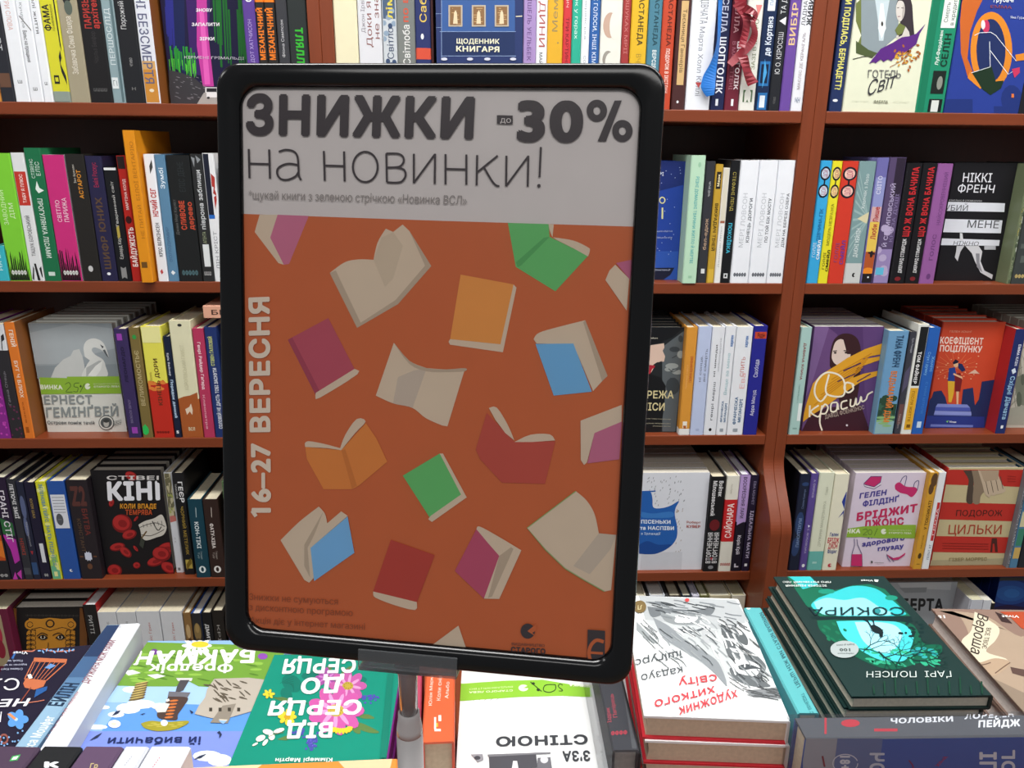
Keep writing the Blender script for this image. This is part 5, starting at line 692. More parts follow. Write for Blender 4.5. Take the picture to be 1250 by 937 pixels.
for a, b, t, c, lab, kw in ((1153, 1183, 731, '#b9bcc4', 'wide white spine right of the pale grey face-out book', {'page': '#dcd6b0', 'dy': .002}), (1183.4, 1198, 732, '#c4c7d0', 'narrower white spine, second from the pale grey face-out book', {'page': '#d8d4b4'}), (1198.4, 1208.6, 732.5, '#d0d3da', 'narrow white spine before the deep blue book', {'page': '#e4e0d0'}), (1209, 1213.4, 736, '#1c1a20', 'very thin black book before the deep blue one', {})):
    S(4, a, b, t, c, lab, [('T', 'ФФ', .86, .9, .3, .6, 'd', '#9aa')] if b-a < 16 and b-a > 8 else [], yr=745, hard=False, **kw)
C(4, 1212, 1300, 703, '#1c2f78', 'face-out deep blue book with a glowing light blue patch', [('e', '#2450a0', 1120, 240, 190, 110), ('e', '#2c64b4', 1130, 250, 130, 70), ('e', '#3474c4', 1140, 250, 70, 40), ('p', '#2a1c4c', [(960, 380), (1100, 350), (1300, 380), (1300, 460), (960, 460)]), ('r', '#3c4248', 800, 105, 1300, 135)], K, n=5, back='%s copy behind the deep blue book', dy=.05, T=.024, yr=745)
flush_row()
# books the sign hides, so the shelves do not stand empty when one steps aside
q = random.Random(4); FV = []; FF = []; FM = []; fcol = ['#7d2f32', '#2f4a6e', '#d9d6cb', '#2b2a2e', '#58724c', '#c4a053', '#8c8f96', '#b4543a', '#463a5c', '#e4e2dc']
for row, (a, b) in ((1, (279, 716)), (2, (282, 706)), (3, (281, 722)), (4, (286, 770))):
    X, Xe = xat(a, YF, ZB[row])+.003, xat(b, YF, ZB[row])-.004
    while X < Xe-.012:
        T = min(q.uniform(.014, .034), Xe-X)
        if X+T > -.2765 and X < -.2345: X = -.2343; continue
        if X < -.2554 and X+T > -.2765: T = -.2766-X
        H = q.uniform(.195, .212); ci = q.randrange(10); z = ZB[row]+.0003
        for (x0, y0, z0, x1, y1, z1), mi in (((X, YF+.002, z, X+T-.0006, YF+.0045, z+H), ci), ((X, YF+.0045, z, X+.002, YF+.137, z+H), ci), ((X+T-.0026, YF+.0045, z, X+T-.0006, YF+.137, z+H), ci), ((X+.002, YF+.0045, z+.002, X+T-.0026, YF+.134, z+H-.003), 10)):
            v, f = boxgeo(x0, y0, z0, x1, y1, z1, len(FV)); FV += v; FF += f; FM += [mi]*6
        X += T
fo = obj('hidden_books', FV, FF, [mat(c) for c in fcol]+[mat('#e6dcc0', 'page')], None, FM)
tag(fo, 'rows of plain books on the shelves that the sale sign hides', 'books'); fo['kind'] = 'stuff'
# gift ribbons hanging over the spines of the top shelf
def ribbon(name, paths, m, label, K):
    O, N = Vector((0, YF-.004, 0)), Vector((0, -1, 0)); V = []; F = []
    for pts, ws, dep in paths:
        n = len(pts); sp = smooth(pts, 4); k = len(sp); w = [float(np.interp(i/(k-1), np.linspace(0, 1, len(ws)), ws)) for i in range(k)]
        b = len(V)
        for i, (x, y) in enumerate(sp):
            a_ = sp[max(0, i-1)]; c_ = sp[min(k-1, i+1)]; dx, dy = c_[0]-a_[0], c_[1]-a_[1]; d = math.hypot(dx, dy) or 1
            for sgn in (-1, 1):
                p = hit(K[0]+(x+sgn*dy/d*w[i]/2)/K[2], K[1]+(y-sgn*dx/d*w[i]/2)/K[2], O, N)
                p = p+Vector((0, -dep-.0035*math.sin(i/k*7+sgn*.9), 0)); V.append(p)
        for i in range(k-1): F.append((b+2*i, b+2*i+1, b+2*i+3, b+2*i+2))
    o = obj(name, V, F, [m])
    s = o.modifiers.new('thickness', 'SOLIDIFY'); s.thickness = .0003; s.offset = 0
    return tag(o, label, 'ribbon', 'gift ribbons hanging on the top shelf')
K = (760, 0, 5)
ribbon('gift_ribbon', [([(600, -120), (592, 0), (587, 130), (582, 240), (572, 320), (552, 400), (530, 470), (520, 530), (532, 585)], (24, 22, 22, 22, 30, 48, 76, 84, 40), .003)], mat('#1c74cc', 'satin'), 'shiny blue ribbon hanging down between the white and the navy book', K)
ribbon('gift_ribbon', [([(705, -120), (712, 0), (730, 80), (775, 125), (800, 170), (805, 215), (780, 270), (720, 330), (650, 395)], (70, 64, 60, 46, 40, 44, 46, 50, 40), .002), ([(725, 345), (750, 430), (788, 515)], (50, 62), .007), ([(690, 20), (740, 110), (738, 200), (712, 295)], (70, 34), .012), ([(720, 60), (790, 95), (775, 140)], (50, 26), .016)], mat('#8a1226', 'satin'), 'shiny dark red ribbon curling over the maroon book', K)
# ------------------------------------------------------------------ books lying on the table
GT = 'books lying in stacks on the display table'
def lying(NL, NR, FR, z, T, col, label, els=(), K=(0, 0, 1), back=None, H=None, side=None, page='#e6dcc0', hard=True, jit=.0015, spine=None, kind='cover', off=None, sw=.5, backcol=None):
    """a closed book lying cover up and turned away from us, with its copies beneath down to the table"""
    zw = CAMZ+z; O = Vector((0, 0, zw)); up = Vector((0, 0, 1))
    a, b, c = (hit(*p, O, up) for p in (NL, NR, FR))
    ex = (a-b).normalized(); ez = b-c; e1 = (ez-ex*ez.dot(ex)).normalized(); ez = (ez.normalized()*sw+e1*(1-sw)).normalized(); ex = Vector((ez.y, -ez.x, 0)); Hh = H or (b-c).dot(ez); Wd = (a-b).dot(ex)
    org = b-ez*(b-c).dot(ez)
    r = book(axes(org, ex, Vector((0, 0, -1)), ez), Wd, Hh, T, spine or col, label, hard, side or col, (), page, group=GT, backcol=backcol)
    if els: make_print(r, Face(org, ex, ez, up, Wd, Hh), els, K, kind=kind)
    if back:
        gap_ = zw-T-ZT; n = max(1, round(gap_/T)); Tc = (gap_-.0004)/n; rr = random.Random(int(NR[0])); zz = zw-T
        for i in range(1, n+1):
            lab = back % ['first', 'second', 'third', 'fourth', 'fifth', 'sixth', 'seventh', 'eighth', 'ninth'][i-1]
            an = rr.uniform(-.3, .3)*jit*12; e1 = Matrix.Rotation(an, 3, 'Z') @ ex; e3 = Matrix.Rotation(an, 3, 'Z') @ ez
            o2 = org+ex*rr.uniform(-jit, jit)+ez*rr.uniform(-jit, jit)+(off*i if off else Vector((0, 0, 0))); o2.z = zz-.0001
            book(axes(o2, e1, Vector((0, 0, -1)), e3), Wd, Hh, Tc-.0002, spine or col, lab, hard, side or col, (), page, group=GT, backcol=backcol)
            zz -= Tc
    return r
def upright_spine(FL, FR, NL, NR, z, col, label, els=(), K=(0, 0, 1), H=None, Wd=None, side=None, hard=True, page='#d9d3c2', g='books packed spine up on the display table', anchor='far'):
    """a book standing on its fore edge, spine up, running away from us"""
    zw = CAMZ+z; O = Vector((0, 0, zw)); up = Vector((0, 0, 1))
    fl, fr, nl, nr = (hit(*p, O, up) for p in (FL, FR, NL, NR))
    ez = ((fl+fr)/2-(nl+nr)/2); Hh = H or ez.length; ez.normalize(); ey = Vector((-ez.y, ez.x, 0))
    T = ((nl-nr).dot(ey)+(fl-fr).dot(ey))/2; W2 = Wd or (zw-ZT-.0005)
    far = (fl+fr)/2 if anchor == 'far' else (nl+nr)/2+ez*Hh; org = far-ez*Hh-ey*T/2
    r = book(axes(org, Vector((0, 0, -1)), ey, ez), W2, Hh, T, col, label, hard, side, (), page, group=g)
    if els: make_print(r, Face(org, ey, ez, up, T, Hh, min(.0016, T*.18)), els, K, 'spine_print')
    return r
q = random.Random(12)
# dark floral book at the left
K = (0, 700, 3.954)
fl = [('P', '#3a6ab0', [strip([(x_-60, 345), (x_-90, 410)], 9)[0] for x_ in range(60, 160, 18)]), ('l', '#c87860', 5, smooth([(60, 365), (150, 375), (185, 360), (260, 375), (360, 370)])), ('P', '#7aa8d8', [ell(190+i*18, 372+5*math.sin(i*2), 9, 4, 8, i) for i in range(10)]),
  ('p', '#c4704c', [(165, 405), (325, 412), (320, 430), (160, 425)]), ('p', '#c4704c', [(125, 505), (225, 515), (210, 545), (165, 560), (120, 550), (112, 530)]), ('l', '#c4704c', 5, [(160, 425), (118, 510)]), ('l', '#c4704c', 5, [(320, 430), (225, 515)])] + [('l', '#c4704c', 3, [(170+i*24, 428), (130+i*16, 512)]) for i in range(6)] + [
  ('p', '#6c98d0', [(215, 455), (245, 435), (270, 445), (240, 462)]), ('p', '#e8e4dc', [(132, 490), (150, 485), (158, 505), (140, 510)]), ('l', '#8c4838', 5, [(150, 550), (100, 620)]), ('p', '#2c5c9c', [(175, 560), (230, 545), (225, 565), (165, 600)]),
  ('l', '#c87860', 4, smooth([(130, 625), (170, 620), (215, 612)])), ('P', '#5c98d8', [ell(85+28*math.cos(a_), 705+24*math.sin(a_), 26, 20, 14, a_) for a_ in (0, 1.25, 2.5, 3.75, 5.0)]), ('e', '#b8d4f0', 78, 705, 9, 8), ('p', '#e09060', [(35, 680), (50, 675), (80, 700), (70, 708)]), ('e', '#8c5048', 20, 800, 22, 26), ('e', '#201c2c', 20, 800, 13, 16), ('P', '#7aa8d8', [ell(q.uniform(0, 130), q.uniform(760, 840), 5, 5, 7) for _ in range(12)]),
  ('t', 'Vivat', (135, 378), (62, 378), (135, 392), '#dfe2ea', .03), ('t', 'Різкий, милий', (110, 418), (10, 420), (110, 428), '#a8acc0', .02), ('t', 'водночас не чарів', (130, 438), (5, 440), (130, 448), '#a8acc0', .02), ('t', 'Стівена Кінга', (110, 458), (5, 460), (110, 468), '#a8acc0', .02),
  ('t', 'СЛ', (98, 508), (-60, 510), (90, 565), '#e9e9ee', .0), ('t', 'НЕ', (150, 605), (8, 610), (128, 642), '#e9e9ee', .03), ('t', 'НА', (10, 670), (-60, 670), (4, 720), '#e9e9ee', .0)]
lying((-75, 925), (46, 925), (92, 788.5), -.585, .022, '#221f33', 'dark indigo book with an orange birdcage and blue flowers, lying at the left', fl, K, back='%s copy under the dark floral book', H=.2)
# sky book with the green meadow
gr = '#6f9c3c'
sky = [('p', '#5d95dc', [(640, 560), (1400, 540), (1200, 960), (340, 960)]), ('p', '#a4c8f0', [(560, 500), (1320, 520), (1300, 640), (500, 620)]), ('p', '#7b8fdc', [(420, 760), (1240, 760), (1200, 960), (340, 960)]),
  ('P', '#eef4fa', [ell(620, 650, 60, 26, 12), ell(680, 630, 70, 22, 12), ell(560, 680, 40, 14, 12), ell(770, 640, 40, 16, 12), ell(460, 740, 60, 12, 12), ell(1000, 880, 70, 26, 12), ell(1060, 900, 60, 30, 12), ell(500, 645, 30, 10, 10), ell(1230, 590, 50, 30, 10), ell(640, 560, 50, 16, 10)]),
  ('p', gr, [(680, 330), (1420, 350), (1310, 560), (960, 545), (900, 515), (850, 545), (700, 545), (540, 540), (600, 460)]), ('P', '#8cb84c', [ell(q.uniform(620, 1250), q.uniform(350, 520), q.uniform(20, 50), 6, 8) for _ in range(26)]), ('P', '#527c2c', [ell(q.uniform(600, 1250), q.uniform(350, 530), q.uniform(14, 40), 4, 8, .2) for _ in range(22)]),
  ('P', '#f0eef0', [ell(950+44*math.cos(a_), 348+20*math.sin(a_), 30, 9, 10, a_) for a_ in [i*.63 for i in range(10)]]), ('e', '#e0c838', 965, 342, 42, 15), ('P', '#e9ecf0', [[(590, 470), (640, 465), (680, 480), (620, 492)], [(710, 490), (760, 485), (800, 495), (750, 508)]]), ('e', '#6c3c8c', 745, 378, 18, 14), ('e', '#8c4cac', 1268, 400, 24, 15),
  ('t', 'БАКМАН', (1233, 366), (664, 376), (1226, 430), '#f2f2ee', .05), ('t', 'Фредрік', (1125, 436), (724, 438), (1122, 478), '#f2f2ee', .03),
  ('P', '#6c5c38', [ell(660+i*4, 605-i*12, 42-i*1.5, 7, 10, -.2) for i in range(7)]), ('P', '#c8b46c', [ell(660+i*4, 600-i*12, 34, 2.5, 8, -.2) for i in range(7)]),
  ('p', '#cfcfcf', [(850, 505), (930, 505), (925, 520), (860, 520)]), ('p', '#4c4a50', [(870, 515), (915, 515), (885, 565), (845, 580), (855, 545)]), ('p', '#6c6c74', [(815, 570), (920, 575), (905, 600), (810, 595)]), ('p', '#4c3c38', smooth([(812, 595), (905, 600), (888, 640), (860, 680), (850, 708), (770, 700), (760, 670), (790, 640), (812, 595)])), ('P', '#c87038', [ell(840-i*5, 615+i*16, 22, 5, 8, -.1) for i in range(6)]), ('p', '#d8d8d0', [(745, 650), (790, 625), (820, 630), (800, 670), (760, 672)]), ('p', '#d8d8d0', [(800, 610), (815, 605), (820, 615), (805, 622)]),
  ('p', '#9c9430', smooth([(680, 725), (730, 712), (800, 718), (905, 712), (900, 730), (840, 755), (760, 762), (700, 748), (680, 725)])), ('P', '#b8ac48', [ell(q.uniform(720, 880), q.uniform(722, 748), 18, 3, 6) for _ in range(12)]), ('e', '#e8e8e0', 793, 723, 17, 15), ('e', '#f0f2f4', 553, 728, 30, 19), ('e', '#e4e0c0', 550, 728, 14, 8),
  ('p', '#b4aca0', [(1035, 510), (1200, 505), (1330, 520), (1310, 640), (1100, 700), (1020, 700), (940, 680), (960, 640), (990, 600), (1000, 560)]), ('p', '#8c8478', [(1075, 640), (1140, 630), (1100, 725), (1015, 722)]), ('P', '#5c5448', [ell(q.uniform(1000, 1200), q.uniform(525, 620), 22, 4, 7, q.random()) for _ in range(26)]), ('P', '#3c3830', [rc(1010+i*45, 650, 1025+i*45, 668) for i in range(4)]), ('p', '#cfc8b8', [(1055, 705), (1100, 708), (1080, 728)]), ('p', '#8cb4e0', [(1055, 712), (1095, 714), (1078, 730)]),
  ('P', '#2a3450', [[(540, 690), (560, 668), (585, 662), (570, 678)], [(430, 810), (465, 785), (495, 770), (470, 795)], [(935, 900), (965, 882), (1000, 872), (970, 892)], [(1048, 770), (1060, 762), (1072, 780), (1058, 800), (1060, 778)], [(915, 660), (935, 672), (925, 680)], [(675, 682), (705, 676), (690, 684)], [(400, 770), (420, 735), (410, 765)]]),
  ('t', 'ій вибачити', (972, 790), (526, 795), (968, 826), '#1f2c5c', .02)]
lying((40, 985), (270, 985), (350, 781), -.562, .026, '#8cb4e8', 'sky blue book with a green meadow and a boat, lying beside the white spine', sky, K, back='%s copy under the sky blue book', H=.205, side='#8cb4e8')
# teal flower book
K = (260, 760, 4.464)
def flower(x, y, r_, c1, c2, ce, n=8): return [('P', c1, [ell(x+r_*.62*math.cos(a_), y+r_*.5*math.sin(a_), r_*.42, r_*.24, 12, a_) for a_ in [i*2*PI/n for i in range(n)]]), ('P', c2, [ell(x+r_*.45*math.cos(a_+.2), y+r_*.36*math.sin(a_+.2), r_*.3, r_*.08, 8, a_+.2) for a_ in [i*2*PI/n for i in range(n)]]), ('e', ce, x, y, r_*.3, r_*.22), ('P', '#8c7430', [ell(x+r_*.2*math.cos(a_), y+r_*.15*math.sin(a_), 4, 3, 6) for a_ in [i*.7 for i in range(9)]])]
te = [('P', '#127262', [ell(430, 330, 60, 45, 12, .6), ell(560, 290, 80, 28, 12), ell(400, 390, 40, 30, 12, 1), ell(800, 310, 40, 20, 10)]), ('P', '#0d5c50', [strip([(365+i*12, 330), (440, 290+i*14)], 2.5)[0] for i in range(7)]),
  ('P', '#5c7c44', [smooth([(700, 270), (740, 240), (780, 235), (750, 265), (700, 285), (700, 270)]), smooth([(600, 280), (620, 240), (650, 240), (630, 275), (600, 280)]), smooth([(770, 540), (820, 550), (905, 595), (860, 600), (800, 580), (770, 540)]), smooth([(760, 545), (800, 575), (800, 605), (765, 590), (760, 545)]), smooth([(330, 410), (380, 405), (430, 425), (380, 428), (330, 410)]), smooth([(350, 635), (400, 615), (440, 620), (400, 640), (350, 635)]), smooth([(780, 505), (840, 498), (880, 520), (820, 522), (780, 505)])]), ('P', '#4a7038', [strip([(300+i*4, 400), (520, 440)], 3)[0] for i in range(2)]),
  ('P', '#4c4ca8', [ell(850+q.gauss(0, 30), 410+q.gauss(0, 12), 7, 6, 7) for _ in range(34)]), ('P', '#4c4ca8', [ell(540+q.gauss(0, 16), 650+q.gauss(0, 22), 7, 7, 7) for _ in range(46)]), ('P', '#4c4ca8', [ell(465+q.gauss(0, 20), 605+q.gauss(0, 15), 7, 6, 7) for _ in range(30)]), ('P', '#6c6cc8', [ell(540+q.gauss(0, 14), 650+q.gauss(0, 20), 3, 3, 6) for _ in range(20)])]
te += flower(620, 300, 62, '#9a4c98', '#c47cc0', '#7a3c78')+flower(735, 345, 100, '#b8589c', '#d898c4', '#b8a040')+flower(670, 480, 150, '#c458a0', '#e098c8', '#c0a840', 9)
te += [('P', '#e0c838', [ell(405+34*math.cos(a_), 515+28*math.sin(a_), 18, 12, 9, a_) for a_ in [i*.8 for i in range(8)]]), ('e', '#c89c28', 405, 515, 18, 13), ('P', '#e0c838', [ell(305+20*math.cos(a_), 390+14*math.sin(a_), 14, 8, 8, a_) for a_ in [i*1.0 for i in range(6)]]), ('P', '#e0c838', [ell(700+46*math.cos(a_), 575+18*math.sin(a_), 18, 9, 8, a_) for a_ in [i*.35 for i in range(9)]]),
  ('P', '#e8e4d8', [ell(300, 598, 30, 15, 10, .2), ell(260, 632, 28, 16, 10, -.4), ell(285, 655, 22, 10, 10, -.9), ell(360, 590, 32, 12, 10, -.3), ell(230, 665, 18, 6, 10, -.5), ell(320, 625, 18, 18, 10)]), ('l', '#6c6c44', 3, smooth([(300, 625), (340, 610), (385, 600)])),
  ('r', '#7a2c80', 0, 0, 1, 1)][:-1]
te += [('t', 'СЕРЦЯ', (782, 196), (392, 202), (776, 274), '#eef0ee', .04), ('t', 'ДО', (715, 298), (488, 306), (706, 382), '#eef0ee', .04), ('t', 'СЕРЦЯ', (815, 424), (318, 430), (806, 502), '#eef0ee', .04), ('t', 'ВІД', (655, 546), (405, 552), (648, 628), '#eef0ee', .04), ('t', 'Кіммері Мартін', (652, 740), (342, 742), (650, 762), '#dfe8e4', .03),
  ('p', '#137a66', [(952, 280), (985, 280), (945, 740), (910, 740)])]
lying((252, 1000), (462, 1000), (488, 797), -.56, .026, '#128a74', 'teal book with a painted bunch of flowers, lying under the foot of the sign', te, K, back='%s copy under the teal flower book', H=.205, spine='#7a2c80')
# the green and white wall book
K = (480, 760, 4.167)
wh = [('r', '#dfe3e2', 408, 240, 890, 610), ('p', '#f1f3f2', smooth([(600, 530), (700, 440), (760, 420), (860, 440), (880, 500), (840, 560), (720, 575), (600, 530)])), ('p', '#eef0f0', smooth([(400, 400), (470, 380), (590, 400), (540, 450), (560, 500), (470, 520), (410, 470), (400, 400)])), ('P', '#a8b0ac', [strip([(380+i*28, 395), (400+i*30, 375)], 4)[0] for i in range(6)]),
  ('p', '#8cc43c', [(318, 312), (560, 295), (760, 290), (1000, 330), (1002, 378), (860, 372), (640, 378), (318, 400)]), ('t', 'ВИДАВНИЦТВО', (608, 322), (388, 334), (608, 330), '#d4e8a8'), ('t', 'СТАРОГО ЛЕВА', (608, 340), (386, 350), (608, 349), '#e8f2d0', .02), ('e', '#e8f2d0', 662, 332, 25, 17), ('p', '#8cc43c', [(662, 332), (692, 318), (692, 334)]), ('l', '#2c3c24', 4, smooth([(862, 318), (848, 312), (840, 325), (862, 345), (842, 348)])), ('l', '#2c3c24', 4, smooth([(825, 315), (775, 318), (765, 345), (795, 355), (825, 340), (825, 315)])), ('l', '#2c3c24', 4, [(755, 350), (698, 302)]), ('e', '#2c3c24', 738, 342, 9, 7), ('e', '#2c3c24', 712, 310, 9, 6), ('t', 'НОВИНКА', (1040, 322), (896, 312), (1038, 334), '#e8f2d0', .05),
  ('t', 'СТІНОЮ', (986, 570), (524, 582), (992, 618), '#3c3f44', .04), ('t', "З'ЗА", (1000, 652), (860, 655), (1004, 704), '#3c3f44', .04),
  ('p', '#4c4c52', [(486, 676), (725, 662), (735, 740), (490, 760)]), ('p', '#d8d8da', [(610, 705), (630, 705), (640, 760), (600, 760)]), ('p', '#77777c', [(480, 672), (800, 660), (800, 668), (482, 684)]), ('p', '#8c8c92', [(395, 672), (455, 670), (460, 700), (430, 712)]), ('e', '#44444a', 428, 690, 16, 10), ('p', '#6a6a70', [(735, 690), (800, 686), (810, 760), (730, 760)]), ('e', '#c8c8cc', 768, 700, 20, 18)]
lying((553, 1000), (762, 1000), (722, 812), -.56, .026, '#eceeed', 'white book with a green paper band, lying right of the sign foot', wh, K, back='%s copy under the white book with the green band', H=.205)
# white book with an orange one below, near the foot of the sign
lying((480, 990), (549, 990), (551, 923), -.566, .03, '#e9eaea', 'plain white book peeping out between the orange spine and the sign foot', (), K, back='%s copy under the plain white book', H=.15)
lying((150, 1010), (478, 1010), (480, 926), -.535, .0245, '#e88a3c', 'orange and cream book whose edge shows at the bottom of the picture', [('p', '#f0ceA0'.lower(), [(-640, 700), (-900, 900), (-1500, 900), (-1400, 690)]), ('p', '#efc49a', [(0, 672), (-300, 680), (-230, 760), (-20, 760)])], (480, 760, 4.167), H=.1)
# stack with the charcoal portrait
K = (740, 690, 3.79)
sk = [('p', '#b4b9bb', [(150, 140), (600, 160), (660, 260), (520, 300), (420, 280), (180, 250)]), ('p', '#cdd2d2', [(640, 250), (740, 420), (880, 700), (600, 720), (700, 520)]), ('p', '#c2c7c8', [(180, 250), (420, 280), (560, 300), (600, 420), (560, 540), (450, 460), (300, 370)]), ('p', '#d9dddd', [(150, 420), (330, 380), (420, 440), (250, 470)]), ('p', '#d6dada', [(200, 690), (500, 640), (700, 600), (860, 640), (880, 710), (600, 722)])]
def st(col, lst, w): return [('l', col, w, smooth(s_)) for s_ in lst]
sk += [('p', '#70767a', smooth([(190, 190), (300, 200), (420, 205), (500, 190), (480, 230), (400, 215), (300, 215), (215, 240), (190, 190)])), ('p', '#8c9294', smooth([(250, 215), (330, 240), (440, 235), (420, 270), (330, 275), (270, 255), (250, 215)])), ('p', '#f0f2f2', smooth([(330, 230), (420, 235), (400, 262), (320, 262), (330, 230)])), ('p', '#5c6266', smooth([(330, 290), (400, 300), (470, 280), (430, 305), (350, 312), (330, 290)])),
  ('p', '#8c9296', smooth([(215, 240), (260, 330), (330, 380), (430, 440), (500, 500), (560, 560), (520, 450), (440, 390), (360, 340), (290, 280), (215, 240)])), ('p', '#5f6568', smooth([(530, 270), (600, 280), (650, 330), (650, 370), (590, 340), (540, 330), (530, 270)])), ('p', '#eceeee', smooth([(560, 275), (610, 290), (630, 320), (590, 310), (560, 275)])), ('p', '#676d70', smooth([(540, 340), (620, 370), (700, 420), (740, 470), (720, 520), (760, 560), (680, 560), (600, 530), (570, 480), (600, 460), (560, 410), (540, 340)])), ('p', '#f0f2f2', smooth([(600, 430), (660, 440), (710, 470), (690, 510), (620, 500), (590, 470), (600, 430)])), ('p', '#4c5256', smooth([(600, 470), (650, 455), (720, 480), (680, 478), (630, 485), (600, 470)])), ('p', '#e6e8e8', smooth([(570, 380), (640, 395), (700, 420), (650, 410), (590, 400), (570, 380)])),
  ('p', '#85898c', [(640, 580), (820, 560), (850, 620), (680, 610)]), ('p', '#9aa0a2', smooth([(140, 260), (180, 300), (240, 360), (200, 350), (140, 300)])), ('p', '#b8bcbe', [(440, 300), (520, 300), (500, 350), (450, 370)])]
q = random.Random(31)
def hatch(n, x0, y0, x1, y1, dx, dy, c, w): return [('l', c, w, smooth([(x, y), (x+dx*.5+q.uniform(-4, 4), y+dy*.5+q.uniform(-3, 3)), (x+dx*q.uniform(.7, 1.1), y+dy)], 3)) for x, y in ((q.uniform(x0, x1), q.uniform(y0, y1)) for _ in range(n))]
sk += hatch(26, 180, 160, 560, 240, 70, 12, '#7c8286', 5)+hatch(22, 250, 250, 520, 420, 50, 40, '#9aa0a3', 6)+hatch(24, 540, 260, 760, 560, 45, 40, '#8c9295', 6)+hatch(14, 480, 300, 640, 460, 30, 60, '#e6eaea', 7)+hatch(12, 300, 230, 520, 330, 50, 30, '#e9ecec', 6)+hatch(14, 620, 560, 820, 620, 70, 14, '#55595c', 3)
sk += hatch(12, 200, 170, 480, 215, 60, 14, '#4c5256', 3)+hatch(10, 520, 240, 620, 290, 50, 30, '#55595c', 3)+hatch(12, 230, 260, 480, 440, 60, 45, '#5c6266', 3)+hatch(12, 560, 440, 720, 560, 40, 26, '#44484c', 3)+hatch(10, 640, 560, 780, 600, 60, 10, '#6c7072', 3)+hatch(8, 145, 250, 200, 330, 60, 60, '#6c7274', 3)+hatch(7, 560, 330, 680, 420, 50, 40, '#55595c', 3)
sk += [('e', '#7a6640', 155, 194, 30, 29), ('t', 'Л', (166, 186), (146, 188), (166, 206), '#d8cca0'), ('e', '#d84848', 374, 163, 10, 8), ('t', 'КУНІЦУҐУ', (1100, 0), (1101, 0), (1100, 1), '#fff')][:-1]
sk += [('t', 'ішіґуро', (345, 396), (128, 440), (350, 428), '#4c5256', .0), ('t', 'кадзуо', (350, 470), (160, 508), (356, 505), '#4c5256', .0), ('t', 'світу', (508, 506), (332, 528), (516, 545), '#d84850', .01), ('t', 'хиткого', (500, 560), (222, 628), (508, 600), '#d84850', .01), ('t', 'художник', (602, 578), (334, 660), (612, 622), '#d84850', .01)]
lying((787.5, 881), (967, 884.5), (908, 731), -.50, .026, '#eceff0', 'white book with a charcoal portrait and red handwriting, topmost of its stack', sk, K, back='%s copy under the charcoal portrait book', H=.2, side='#eceff0', spine='#e6e8ea', page='#cbb9a0', backcol='#d0303c')
